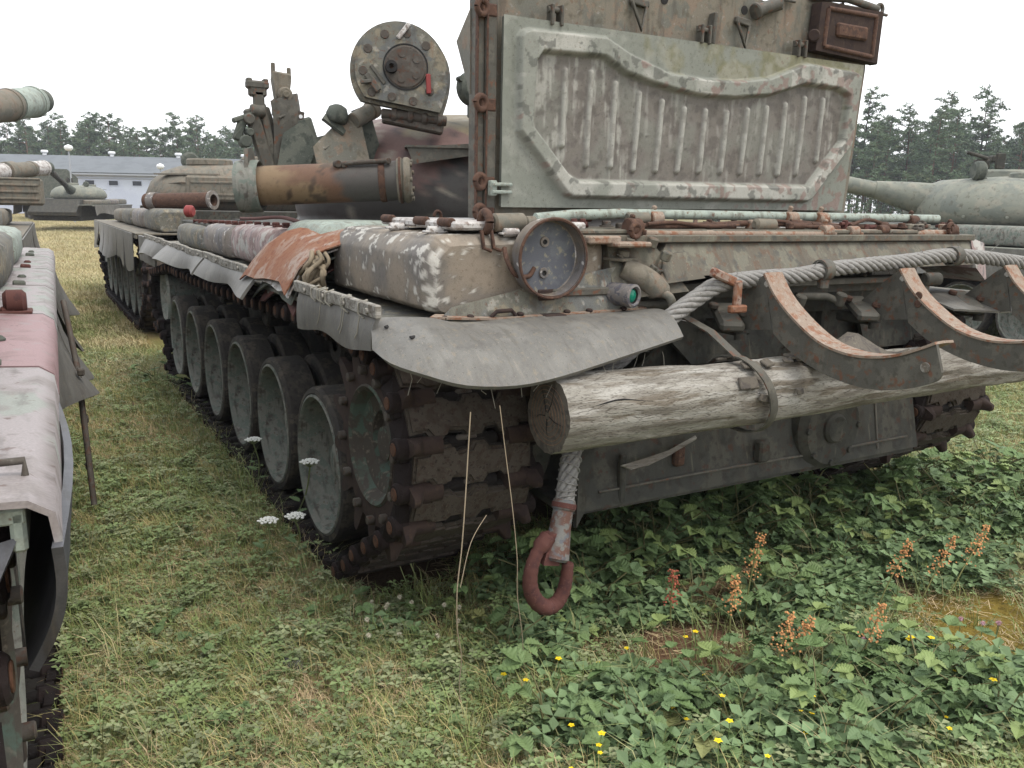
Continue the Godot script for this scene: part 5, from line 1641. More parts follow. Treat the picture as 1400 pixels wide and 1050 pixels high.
	for s in [-0.045, 0.045]:
		m.cyl(Vector3(-1.365 + s, 2.35, 0.2), Vector3(-1.365 + s, 2.405 - 0.01 * signf(s), 0.2), 0.013, 8, 0.004)
	m.hull8([Vector3(-1.405, 2.22, 0.17), Vector3(-1.33, 2.22, 0.17), Vector3(-1.33, 2.22, 0.23), Vector3(-1.405, 2.22, 0.23), Vector3(-1.42, 2.33, 0.17), Vector3(-1.315, 2.32, 0.17), Vector3(-1.315, 2.32, 0.23), Vector3(-1.42, 2.33, 0.23)])
	m.cyl(Vector3(-1.36, 2.24, 0.16), Vector3(-1.36, 2.24, 0.27), 0.042, 16, 0.008)
	m.cyl(Vector3(-1.36, 2.24, 0.27), Vector3(-1.36, 2.24, 0.285), 0.02, 10, 0.004)
	m.box(Vector3(-1.39, 2.17, 0.19), Vector3(0.06, 0.1, 0.05), 0.01)
	obj("upper_fork", m, T.tan_paint, a)
	m = MB.new()
	m.hull8([Vector3(-1.40, 1.76, 0.2), Vector3(-1.1, 1.76, 0.32), Vector3(-1.0, 1.76, 0.1), Vector3(-1.36, 1.76, 0.05), Vector3(-1.33, 1.97, 0.2), Vector3(-1.14, 2.03, 0.3), Vector3(-1.02, 2.04, 0.1), Vector3(-1.3, 1.98, 0.05)])
	m.plate([Vector3(-1.44, 1.80, 0.30), Vector3(-1.28, 1.80, 0.36), Vector3(-1.20, 1.98, 0.34), Vector3(-1.26, 2.10, 0.28), Vector3(-1.38, 2.02, 0.26)], Vector3(-0.3, 0.1, 1), 0.012)
	m.box(Vector3(-1.24, 2.05, 0.2), Vector3(0.10, 0.14, 0.12), 0.012, Basis(Vector3.BACK, 0.3))
	obj("storage_bin", m, T.canvas, t)

# ---------------------------------------------------------------- ground and far setting
var hills := FastNoiseLite.new()

func gh(x: float, z: float) -> float:
	var far := smoothstep(8.0, 30.0, Vector2(x, z + 3.0).length())
	return hills.get_noise_2d(x * 0.9, z * 0.9) * (0.035 + 0.05 * far) + hills.get_noise_2d(x * 5.0 + 50, z * 5.0) * 0.014 - 0.01

func patch(x: float, z: float, cx: float, cz: float, rx: float, rz: float) -> float:
	var d := Vector2((x - cx) / rx, (z - cz) / rz).length() + hills.get_noise_2d(x * 4.0 + 9, z * 4.0) * 0.5
	return smoothstep(1.1, 0.6, d)

func straw_amount(x: float, z: float) -> float:
	var a := hills.get_noise_2d(x * 1.6 + 100, z * 1.6) + 0.5 * hills.get_noise_2d(x * 6.0, z * 6.0 + 30)
	var s := smoothstep(-0.25, 0.35, a)
	s = maxf(s, patch(x, z, -1.95, -0.3, 0.42, 0.30))
	s = maxf(s, 0.9 * patch(x, z, -1.8, -1.6, 0.5, 0.9))
	if z < -10.0:
		s = lerpf(s, 0.85, smoothstep(-10.0, -20.0, z))
	if x > 2.2:
		s *= 0.45
	return s * 0.9

func soil_amount(x: float, z: float) -> float:
	var s := maxf(patch(x, z, -0.70, 0.10, 0.48, 0.36), 0.8 * patch(x, z, -0.2, -0.4, 0.5, 0.3))
	s = maxf(s, 0.75 * smoothstep(0.30, 0.48, hills.get_noise_2d(x * 3.1 + 300, z * 3.1)) * float(z > -8.0))
	if absf(x) < 1.6 and z < -0.5 and z > -6.6:
		s = maxf(s, 0.8)
	return s

func moss_amount(x: float, z: float) -> float:
	return maxf(patch(x, z, 0.52, 0.45, 0.6, 0.40), maxf(0.6 * patch(x, z, 1.2, 0.4, 0.6, 0.35), 0.7 * patch(x, z, -1.65, 0.3, 0.3, 0.15)))

func axis_lines(near0: float, near1: float, step: float, far: float) -> Array:
	var v := []
	var a := near0
	while a < near1:
		v.append(a)
		a += step
	v.append(near1)
	var d := step
	var lo := near0
	var hi := near1
	while lo > -far or hi < far:
		d *= 1.22
		lo -= d
		hi += d
		v.push_front(maxf(lo, -far))
		v.append(minf(hi, far))
		if d > far: break
	return v

func ground():
	hills.seed = 21
	hills.frequency = 0.35
	hills.fractal_octaves = 4
	var xs := axis_lines(-4.0, 4.5, 0.07, 420.0)
	var zs := axis_lines(-7.0, 2.6, 0.07, 420.0)
	var m := MB.new()
	var vs := []
	var cs := []
	var green := KL(118, 118, 70)
	var straw := KL(172, 150, 108)
	var soil := KL(124, 98, 80)
	var moss := KL(138, 120, 46)
	for z in zs:
		for x in xs:
			vs.append(Vector3(x, gh(x, z), z))
			var c := green.lerp(straw, straw_amount(x, z) * 0.85)
			c = c.lerp(soil, soil_amount(x, z))
			c = c.lerp(moss, moss_amount(x, z) * 0.85)
			if absf(x) < 1.7 and z < -0.35 and z > -6.8:      # bare earth, with the shade under the hull painted into its colour
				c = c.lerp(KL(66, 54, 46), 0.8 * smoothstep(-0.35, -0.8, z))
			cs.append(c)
	var nx := xs.size()
	m.st.set_smooth_group(1)
	for j in zs.size() - 1:
		for i in nx - 1:
			var k := j * nx + i
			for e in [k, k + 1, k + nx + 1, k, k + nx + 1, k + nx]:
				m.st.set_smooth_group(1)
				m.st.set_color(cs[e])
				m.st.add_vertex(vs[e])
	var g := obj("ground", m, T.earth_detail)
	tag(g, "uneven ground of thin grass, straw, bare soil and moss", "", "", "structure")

func needle_clump(m: MB, at: Vector3, r: float, c: Color, rg: RandomNumberGenerator, n := 9):
	m.col = c
	for k in n:
		var d := Vector3(rg.randf_range(-1, 1), rg.randf_range(-0.45, 0.9), rg.randf_range(-1, 1)).normalized()
		var s := d.cross(Vector3(rg.randf() - 0.5, rg.randf() - 0.5, rg.randf() - 0.5)).normalized() * r * 0.12
		var root := at + d * r * 0.12
		m.tri(root - s, root + s, at + d * r * rg.randf_range(0.7, 1.1) + s * 0.2)

func make_pine(sd: int, h: float, bare: float) -> Node3D:
	var rg := RandomNumberGenerator.new()
	rg.seed = sd
	var t := Node3D.new()
	t.name = "pine_tree"
	var m := MB.new()
	var pts := []
	var rad := []
	var lean := Vector3(rg.randf_range(-0.3, 0.3), 0, rg.randf_range(-0.3, 0.3))
	for k in 8:
		var s := k / 7.0
		pts.append(Vector3(0, s * h * 0.97, 0) + lean * s * s + Vector3(rg.randf_range(-0.06, 0.06), 0, rg.randf_range(-0.06, 0.06)) * s)
		rad.append(lerpf(0.17, 0.02, pow(s, 0.8)))
	m.tube(pts, rad, 7)
	var lm := MB.new()
	var levels := int(h * 3.8)
	for k in levels:
		var s := lerpf(bare, 0.99, float(k) / levels) + rg.randf_range(-0.02, 0.02)
		var at := Vector3(0, s * h * 0.97, 0) + lean * s * s
		var q := (s - bare) / (1.0 - bare)
		var reach := h * 0.17 * (0.25 + 1.15 * pow(clampf(1.0 - q, 0, 1), 0.75)) * smoothstep(-0.1, 0.22, q) * rg.randf_range(0.55, 1.2)
		reach = maxf(reach, 0.35)
		var a := rg.randf() * TAU
		var dir := Vector3(cos(a), rg.randf_range(0.05, 0.4), sin(a))
		m.tube([at, at + dir * reach * 0.9], [0.035, 0.008], 4, false)
		var n := 3 + int(reach * 3.2)
		for j in n:
			var p := at + dir * reach * (0.25 + 0.8 * (j + 0.6) / n) + Vector3(rg.randf_range(-0.28, 0.28), rg.randf_range(-0.12, 0.2), rg.randf_range(-0.28, 0.28))
			var tone := rg.randf_range(0.7, 1.25)
			var c := Color(0.11 * tone, 0.155 * tone, 0.088 * tone)
			if rg.randf() < 0.15: c = c.lerp(Color(0.1, 0.1, 0.05), 0.5)
			needle_clump(lm, p, rg.randf_range(0.3, 0.5), c, rg, 13)
	obj("trunk", m, T.pine_bark, t)
	obj("trunk", m, T.pine_bark, t)
	obj("crown", lm, T.needle, t)
	return t

func forest():
	var protos := []
	for k in 7:
		protos.append(make_pine(100 + k, [11.0, 12.5, 10.0, 13.5, 11.8, 9.2, 12.2][k], [0.36, 0.42, 0.2, 0.44, 0.26, 0.05, 0.38][k]))
	var rg := RandomNumberGenerator.new()
	rg.seed = 5
	var texts := ["tall slender pine in the wood beyond the pale hall, bare lower trunk", "dense dark pine at the wood edge on the right behind the turret"]
	# far left, behind the hall; and the right-hand edge of the wood
	for row in 5:
		for k in 29:
			var u := -0.665 + k * 0.0134 + rg.randf_range(-0.007, 0.007)     # bearing from the forward direction of the view
			var d := 104.0 + row * 5.0 + rg.randf_range(-2, 2)
			plant_tree(protos, rg, u, d, texts[0], "pines beyond the hall", 0.80)
	for row in 6:
		for k in 13:
			var u := 0.375 + k * 0.0245 + rg.randf_range(-0.008, 0.008)
			var d := 84.0 + row * 4.5 + rg.randf_range(-2, 2)
			plant_tree([protos[2], protos[4], protos[5], protos[0]], rg, u, d, texts[1], "pines at the right of the park", 0.98 + 0.012 * k)
	for row in 2:       # the stretch that the raised cover hides, thinner
		for k in 9:
			var u := 0.19 + k * 0.02 + rg.randf_range(-0.006, 0.006)
			plant_tree([protos[2], protos[4], protos[5]], rg, u, 92.0 + row * 6.0 + rg.randf_range(-2, 2), "pine at the wood edge just right of the raised panel, mostly hidden by it", "pines behind the raised panel", 0.95)
	for k in 64:       # young growth along the wood's edge
		var u := (-0.66 + k * 0.02) if k < 20 else (0.37 + (k - 20) * 0.0085)
		plant_tree([protos[5], protos[2]], rg, u + rg.randf_range(-0.01, 0.01), (99.0 if k < 20 else 80.0) + rg.randf_range(-2, 2), "low young pine at the edge of the wood, branched to the ground", "young pines along the wood's edge", 0.36 if k < 20 else 0.46)
	for p in protos:
		p.free()

func plant_tree(protos: Array, rg: RandomNumberGenerator, u: float, d: float, text: String, grp: String, size: float):
	var ang := 0.518349 + atan(u)
	var at := Vector3(-2.73 + sin(ang) * d / cos(atan(u)), 0, 2.28 - cos(ang) * d / cos(atan(u)))
	var c: Node3D = protos[rg.randi() % protos.size()].duplicate()
	c.name = numbered("pine_tree", self)
	add_child(c, true)
	var s := size * rg.randf_range(0.78, 1.18)
	c.transform = Transform3D(Basis(Vector3.UP, rg.randf() * TAU).scaled(Vector3(s, s, s)), at)
	tag(c, text, "tree", grp)

func hall():
	var o := base("storage_hall", "long pale hall with grey pitched roof behind the parked tanks", "building", Vector3(-4, 0, -86), -0.45)
	# runs to the right, square to the view
	var m := MB.new()
	m.box(Vector3(17, 1.85, -6), Vector3(46, 3.7, 12), 0.02)
	obj("wall", m, T.hall_wall, o)
	m = MB.new()
	m.plate([Vector3(-6.3, 3.62, 0.45), Vector3(40.3, 3.62, 0.45), Vector3(40.3, 5.25, -6), Vector3(-6.3, 5.25, -6)], Vector3(0, 0.97, 0.25), 0.08)
	m.plate([Vector3(-6.3, 3.62, -12.45), Vector3(40.3, 3.62, -12.45), Vector3(40.3, 5.22, -6.03), Vector3(-6.3, 5.22, -6.03)], Vector3(0, 0.97, -0.25), 0.08)
	obj("roof", m, T.hall_roof, o)
	m = MB.new()
	m.box(Vector3(17, 3.5, 0.36), Vector3(46.4, 0.14, 0.16), 0.01)
	m.box(Vector3(17, 3.15, 0.02), Vector3(46.0, 0.06, 0.05), 0.01)
	obj("gutter", m, T.galvanised, o)
	for k in 22:
		var w := MB.new()
		var x := -4.6 + k * 2.02
		w.box(Vector3(x, 2.78, 0.0), Vector3(0.78, 0.40, 0.03), 0.005)
		obj("window", w, T.dark_glass, o)
		var fr := MB.new()
		for s in [-1, 1]:
			fr.box(Vector3(x + s * 0.41, 2.78, 0.01), Vector3(0.05, 0.48, 0.06), 0.005)
			fr.box(Vector3(x, 2.78 + s * 0.22, 0.01), Vector3(0.77, 0.05, 0.06), 0.005)
		obj("window_frame", fr, T.hall_wall, o)
	for k in 5:
		var v := MB.new()
		var x := 1.2 + k * 6.1
		v.cyl(Vector3(x, 5.1, -6), Vector3(x, 5.55, -6), 0.18, 12)
		v.cyl(Vector3(x, 5.5, -6), Vector3(x, 5.75, -6), 0.32, 14, 0.06)
		obj("roof_vent", v, T.white_lamp, o)
	# two lamp posts in front of it
	var spots := [[Vector3(0.1, 0, -57), 4.45, "round-headed lamp post beside the dark truck, left of the far tank"], [Vector3(5.6, 0, -60), 3.65, "shorter round-headed lamp post right of the far tank"]]
	for s in spots:
		var p := base("lamp_post", s[2], "lamp post", s[0], 0.0, "lamp posts by the hall")
		m = MB.new()
		m.tube([Vector3(0, 0, 0), Vector3(0, s[1] - 0.2, 0)], [0.06, 0.04], 8)
		obj("pole", m, T.galvanised, p)
		m = MB.new()
		m.lathe([Vector2(0, -0.2), Vector2(0.16, -0.16), Vector2(0.26, 0.0), Vector2(0.2, 0.12), Vector2(0, 0.2)], 14, Transform3D(Basis(), Vector3(0, s[1], 0)), true)
		obj("lamp_head", m, T.white_lamp, p)

# ---------------------------------------------------------------- the other vehicles
func simple_tank(called: String, label: String, at: Vector3, turn: float, o: Dictionary) -> Node3D:
	var t := base(called, label, "tank", at, turn, "tanks parked in rows")
	var paint_m: Material = T[o.get("paint", "olive_paint")]
	var m := MB.new()
	m.hull8([Vector3(-1.03, 0.5, -0.4), Vector3(1.03, 0.5, -0.4), Vector3(1.03, 0.5, -6.2), Vector3(-1.03, 0.5, -6.2), Vector3(-1.03, 1.5, -0.35), Vector3(1.03, 1.5, -0.35), Vector3(1.03, 1.47, -6.0), Vector3(-1.03, 1.47, -6.0)])
	m.hull8([Vector3(-1.03, 0.7, -6.2), Vector3(1.03, 0.7, -6.2), Vector3(1.03, 0.75, -6.75), Vector3(-1.03, 0.75, -6.75), Vector3(-1.03, 1.46, -6.0), Vector3(1.03, 1.46, -6.0), Vector3(1.03, 0.9, -6.8), Vector3(-1.03, 0.9, -6.8)])
	obj("hull", m, T.hull_dark, t)
	var wz := [-1.55, -2.404, -3.258, -4.112, -4.966, -5.82]
	for s in [-1, 1]:
		m = MB.new()
		m.box(Vector3(s * 1.4, 1.232, -3.5), Vector3(0.66, 0.022, 6.3), 0.003)
		m.box(Vector3(s * 1.72, 1.21, -3.5), Vector3(0.02, 0.06, 6.3), 0.005)
		obj("fender", m, paint_m, t)
		if o.get("wheels", true):
			lay_track(t, "track", s * 1.395, 0.0, 99.0)
			for i in 6:
				road_wheel(t, s * 1.395, 0.42, wz[i], s, i * 0.8 + turn, true)
			sprocket(t, s * 1.395, s)
			idler(t, s * 1.395, s)
		var mats: Array = o.get("bins", [T.olive_paint, T.fuel_paint, T.olive_paint, T.tan_paint])
		var z := -0.45
		for k in 4:
			var l: float = [1.15, 1.25, 1.3, 1.2][k]
			if s < 0:
				fuel_tank(t, -1.5, -0.98, 1.26, 1.52 - 0.02 * k, z, z - l, mats[k % mats.size()])
			else:
				fuel_tank(t, 0.98, o.get("bin_edge", 1.5), 1.26, 1.52 - 0.02 * k, z, z - l, mats[(k + 1) % mats.size()])
			z -= l + 0.12
		if o.get("skirts", true):
			for k in range(o.get("skirt_from", 0), 6):
				m = MB.new()
				var rows := []
				for i in 5:
					var q := i / 4.0
					var row := []
					for j in 7:
						var w := j / 6.0
						row.append(Vector3(s * (1.745 + (o.get("flare", 0.07) if k > 1 else 0.02) * q * q * (0.4 + 0.6 * sin(w * 4.0 + k * 1.7 + at.x))), 1.235 - (0.42 + 0.05 * sin(k * 2.2 + w * 3.0)) * q, -0.55 - k * 0.98 - 0.95 * w))
					rows.append(row)
				m.sheet(rows, 0.012)
				obj("skirt", m, T.rubber, t)
	# turret
	var tz := -3.0
	m = MB.new()
	var prof := [Vector2(0, 1.46), Vector2(1.05, 1.46), Vector2(1.2, 1.56), Vector2(1.24, 1.7), Vector2(1.16, 1.88), Vector2(1.0, 2.02), Vector2(0.78, 2.1), Vector2(0, 2.16)]
	for j in prof.size() - 1:
		for k in 44:
			var pa := turret_point(prof[j], TAU * k / 44)
			var pb := turret_point(prof[j], TAU * (k + 1) / 44)
			var qa := turret_point(prof[j + 1], TAU * k / 44)
			var qb := turret_point(prof[j + 1], TAU * (k + 1) / 44)
			if prof[j + 1].x > 0: m.tri(pa, qa, qb, 1)
			if prof[j].x > 0: m.tri(pa, qb, pb, 1)
	var tb := Basis(Vector3.UP, o.get("gun_turn", 0.0))
	var tp := part("turret", t, Transform3D(tb, Vector3(0, 0, tz)))
	obj("shell", m, paint_m, tp)
	m = MB.new()
	m.cyl(Vector3(-0.42, 2.1, 0.2), Vector3(-0.42, 2.2, 0.2), 0.32, 24, 0.02)
	m.cyl(Vector3(0.42, 2.1, 0.15), Vector3(0.42, 2.26, 0.15), 0.38, 24, 0.03)
	obj("cupola", m, paint_m, tp)
	m = MB.new()
	m.box(Vector3(0.42, 2.34, -0.15), Vector3(0.12, 0.14, 0.2), 0.02)
	m.box(Vector3(0.3, 2.38, 0.05), Vector3(0.06, 0.22, 0.12), 0.01)
	m.tube([Vector3(0.36, 2.42, -0.1), Vector3(0.36, 2.5, -0.4)], 0.025, 8)
	m.box(Vector3(0.5, 2.42, 0.1), Vector3(0.14, 0.1, 0.2), 0.02)
	obj("gun_mount", m, T.hull_dark, tp)
	m = MB.new()
	var lc := Vector3(-0.55, 2.2, -0.55)
	m.cyl(lc, lc + Vector3(0, 0, -0.14), 0.13, 20, 0.03)
	m.cyl(lc + Vector3(0, 0, -0.135), lc + Vector3(0, 0, -0.145), 0.1, 20)
	m.box(lc + Vector3(0, -0.14, 0), Vector3(0.06, 0.12, 0.08), 0.01)
	obj("search_lamp", m, T.canvas, tp)
	m = MB.new()
	for k in 16:
		var a := TAU * k / 16.0
		m.bolt(turret_point(Vector2(1.225, 1.60), a), Vector3(cos(a), 0, sin(a)), 0.02, 0.025)
	m.plate([turret_point(Vector2(1.1, 1.97), 2.0), turret_point(Vector2(1.1, 1.97), 2.9), turret_point(Vector2(1.22, 1.95), 2.9), turret_point(Vector2(1.22, 1.95), 2.0)], Vector3.UP, 0.02)
	m.tube([turret_point(Vector2(1.16, 1.84), 2.2), turret_point(Vector2(1.2, 1.86), 2.45), turret_point(Vector2(1.16, 1.84), 2.7)], 0.015, 6)
	obj("turret_fitting", m, paint_m, tp)
	for k: int in o.get("boxes", 0):
		m = MB.new()
		var a := 0.5 + k * 0.75
		var p := Vector3(1.2 * cos(a), 1.78, 1.15 * sin(a))
		var bb := Basis(Vector3.UP, PI / 2 - a)
		m.box(p, Vector3(0.75, 0.34, 0.3), 0.03, bb)
		for q in [-0.08, 0.08]:
			m.box(p + Vector3(0, q, 0) + bb * Vector3(0, 0, 0.15), Vector3(0.6, 0.03, 0.02), 0.006, bb)
		obj("stowage_box", m, T.tan_paint if k % 2 == 0 else paint_m, tp)
	var el: float = o.get("gun_up", 0.04)
	var gl: float = o.get("gun_length", 5.4)
	var g0 := Vector3(0, 1.78, -0.8)
	var gd := Vector3(0, sin(el), -cos(el))
	m = MB.new()
	m.tube([g0, g0 + gd * 0.5, g0 + gd * 1.0], [0.26, 0.2, 0.12], 20)
	obj("mantlet_cover", m, T[o.get("mantlet", "canvas")], tp)
	m = MB.new()
	var ax := aim(g0, g0 + gd)
	m.lathe([Vector2(0.0, 0.3), Vector2(0.1, 0.3), Vector2(0.095, gl - 0.05), Vector2(0.09, gl), Vector2(0.06, gl), Vector2(0.06, gl - 0.4), Vector2(0, gl - 0.4)], 24, ax)
	obj("gun_barrel", m, T.canvas, tp)
	var k0 := 0
	for sp in [[0.2 * gl, 0.44 * gl], [0.45 * gl, 0.65 * gl], [0.725 * gl, 0.86 * gl], [0.866 * gl, 0.965 * gl]]:
		m = MB.new()
		m.lathe([Vector2(0.09, sp[0]), Vector2(0.112, sp[0]), Vector2(0.112, sp[1]), Vector2(0.09, sp[1])], 24, ax)
		m.lathe([Vector2(0.112, sp[1] - 0.06), Vector2(0.118, sp[1] - 0.06), Vector2(0.118, sp[1] - 0.02), Vector2(0.112, sp[1] - 0.02)], 24, ax)
		var mm: Array = o.get("sleeves", [T.tan_paint, T.pale_green_paint])
		obj("thermal_sleeve", m, mm[k0 % mm.size()], tp)
		k0 += 1
	m = MB.new()
	m.lathe([Vector2(0.095, 0.655 * gl), Vector2(0.135, 0.66 * gl), Vector2(0.135, 0.712 * gl), Vector2(0.095, 0.72 * gl)], 24, ax)
	obj("fume_extractor", m, (o.get("sleeves", [T.tan_paint, T.pale_green_paint]) as Array)[0], tp)
	return t

func other_tanks():
	# close on the left: only its right-hand fender and gun reach into the picture
	var a := simple_tank("tank", "tank at the left edge, pale fender and rubber skirts, gun raised across the sky", Vector3(-4.50, 0, 1.32), -0.03, {"paint": "pale_green_paint", "gun_turn": -0.42, "gun_up": 0.165, "gun_length": 3.62, "sleeves": [T.tan_paint, T.pale_green_paint], "bin_edge": 1.60, "flare": 0.16, "skirt_from": 2, "bins": [T.pale_green_paint, T.olive_paint, T.fuel_paint, T.olive_paint]})
	left_tank_details(a)
	var second := simple_tank("tank", "second tank on the left with square stowage boxes and short pale gun", Vector3(-4.5, 0, -6.66), -0.03, {"paint": "tan_paint", "gun_turn": -0.53, "gun_up": 0.09, "gun_length": 3.2, "boxes": 4, "sleeves": [T.tan_paint, T.white_flaked]})
	var sb := MB.new()
	sb.box(Vector3(1.62, 1.69, -4.9), Vector3(0.62, 0.36, 0.7), 0.03)
	for q in [-0.09, 0.0, 0.09]:
		sb.box(Vector3(1.62, 1.69 + q, -4.545), Vector3(0.5, 0.03, 0.02), 0.006)
	sb.box(Vector3(1.62, 1.86, -4.6), Vector3(0.56, 0.03, 0.12), 0.01)
	obj("stowage_box", sb, T.tan_paint, second)
	var ahead := simple_tank("tank", "olive tank parked in line ahead with rusty open snorkel tube", Vector3(0.12, 0, -8.1), 0.0, {"paint": "tan_paint", "boxes": 3, "gun_up": 0.02})
	var s := part("snorkel_tube", ahead)
	var p0 := Vector3(-0.82, 1.63, -0.55)
	var p1 := Vector3(-1.48, 1.60, -1.25)
	var m := MB.new()
	var ax := aim(p1, p0)
	var l := p0.distance_to(p1)
	m.lathe([Vector2(0, 0), Vector2(0.095, 0), Vector2(0.095, l), Vector2(0.066, l), Vector2(0.062, l - 0.12), Vector2(0, l - 0.12)], 28, ax)
	obj("tube", m, T.rust, s)
	m = MB.new()
	m.lathe([Vector2(0.068, l - 0.005), Vector2(0.112, l - 0.02), Vector2(0.114, l + 0.01), Vector2(0.07, l + 0.015)], 28, ax)
	m.lathe([Vector2(0.095, 0.06), Vector2(0.106, 0.06), Vector2(0.106, 0.16), Vector2(0.095, 0.16)], 28, ax)
	obj("end_ring", m, T.fuel_paint, s)
	m = MB.new()
	m.cyl(Vector3(-1.18, 1.50, -0.3), Vector3(-1.1, 1.50, -0.24), 0.07, 18, 0.02)
	obj("tail_lamp", m, T.red_paint, ahead)
	# front right of the row, far off and on the right
	var right_tank := simple_tank("tank", "grey-green tank beyond the deck at right, gun pointing left", Vector3(9.3, 0.0, -2.0), 0.0, {"paint": "grey_green_paint", "gun_turn": 1.0, "boxes": 1, "bins": [T.grey_green_paint, T.rim_paint, T.grey_green_paint, T.white_flaked], "mantlet": "grey_green_paint", "gun_up": 0.17, "gun_length": 4.9, "sleeves": [T.grey_green_paint, T.pale_green_paint]})
	var tm := TextMesh.new()
	var sf := SystemFont.new()
	sf.font_names = PackedStringArray(["Droid Sans"])
	tm.font = sf
	tm.text = "18"
	tm.font_size = 64
	tm.pixel_size = 0.0042
	tm.depth = 0.004
	# painted on the cheek of the turret that looks towards the camera
	var tdir := Vector3(-0.74, 0.0, 0.67).normalized()
	var tn := Vector3(tdir.x, 0.3, tdir.z).normalized()
	var tx := Vector3.UP.cross(tn).normalized()
	obj("turret_number", tm, T.white_flaked, right_tank, Transform3D(Basis(tx, tn.cross(tx), tn), Vector3(0, 1.76, -3.0) + tdir * 1.225))
	simple_tank("tank", "small far tank in front of the hall, gun raised to the left", Vector3(0.95, 0, -48.5), PI - 0.37, {"paint": "grey_green_paint", "gun_turn": 0.0, "gun_up": 0.33, "gun_length": 3.6, "sleeves": [T.hull_dark], "wheels": false})
	simple_tank("tank", "far tank half hidden behind the olive tank, brown fenders", Vector3(5.4, 0, -50.0), PI - 0.2, {"paint": "olive_paint", "gun_turn": 0.6, "gun_up": 0.0, "gun_length": 4.4, "sleeves": [T.tan_paint], "wheels": false})
	truck()


func left_tank_details(t: Node3D):
	# hinged fender sheets with pale flaking paint, round bolt heads along the inner edge
	var mats := [T.chalky_paint]
	for k in 6:
		var m := MB.new()
		var z0 := -0.32 - k * 1.02
		var rows := []
		for i in 4:
			var z := lerpf(z0, z0 - 1.0, i / 3.0)
			rows.append([Vector3(1.44, 1.262, z), Vector3(1.6, 1.266, z), Vector3(1.735, 1.258, z), Vector3(1.762, 1.24, z), Vector3(1.768, 1.19, z)])
		m.sheet(rows, 0.01)
		obj("fender_sheet", m, T.chalky_pink if k == 1 else mats[0], t)
		m = MB.new()
		m.cyl(Vector3(1.61, 1.275, z0 - 0.02), Vector3(1.66, 1.27, z0 - 0.02), 0.015, 12, 0.006)
		m.cyl(Vector3(1.635, 1.262, z0 - 0.4), Vector3(1.635, 1.282, z0 - 0.4), 0.019, 12, 0.008)
		obj("hinge_knob", m, T.red_rust if k % 2 == 0 else T.canvas, t)
		if k > 0: continue
		m = MB.new()
		m.tube([Vector3(1.67, 1.265, z0 - 0.12), Vector3(1.67, 1.285, z0 - 0.12), Vector3(1.73, 1.285, z0 - 0.12), Vector3(1.73, 1.262, z0 - 0.12)], 0.006, 6)
		obj("fender_handle", m, T.worn_steel, t)
	var kb := MB.new()
	kb.cyl(Vector3(1.62, 1.30, -2.40), Vector3(1.69, 1.30, -2.40), 0.042, 18, 0.012)
	kb.box(Vector3(1.655, 1.268, -2.40), Vector3(0.10, 0.012, 0.10), 0.004)
	obj("red_knob", kb, T.red_rust, t)
	# rod hanging outside the skirts
	var m := MB.new()
	m.tube([Vector3(1.80, 1.2, -3.3), Vector3(1.83, 0.95, -3.0), Vector3(1.84, 0.62, -2.85), Vector3(1.845, 0.42, -2.8)], 0.012, 8)
	for y in [0.95, 0.75, 0.55]:
		m.box(Vector3(1.84, y, -2.93), Vector3(0.028, 0.03, 0.04), 0.006)
	obj("hanging_rod", m, T.worn_steel, t)
	# big rubber sheet curling under at the rear corner, and the flap behind the track
	m = MB.new()
	var rows := []
	for i in 9:
		var q := i / 8.0
		var row := []
		for j in 12:
			var w := j / 11.0
			row.append(Vector3(1.765 + 0.02 * sin(q * 3.0 + w * 5.0) - 0.05 * q, 1.2 - (0.22 + 0.08 * w) * q - 0.03 * sin(w * 6.0) * q, -0.30 - 1.5 * w - 0.10 * q))
		rows.append(row)
	m.sheet(rows, 0.014)
	rows = []
	for i in 12:
		var q := i / 11.0
		var row := []
		for j in 9:
			var w := j / 8.0
			row.append(Vector3(1.72 - 0.66 * w - (0.30 * q + 0.04 * sin(q * 3.0)) * (1.0 - w), 1.2 - 0.80 * q - 0.05 * sin(w * 3.0), -0.36 + 0.16 * sin(q * 2.9) * (0.6 + 0.4 * sin(w * 4.0 + 0.5)) - 0.5 * q * q))
		rows.append(row)
	m.sheet(rows, 0.018)
	obj("rubber_mudguard", m, T.rubber_dark, t)

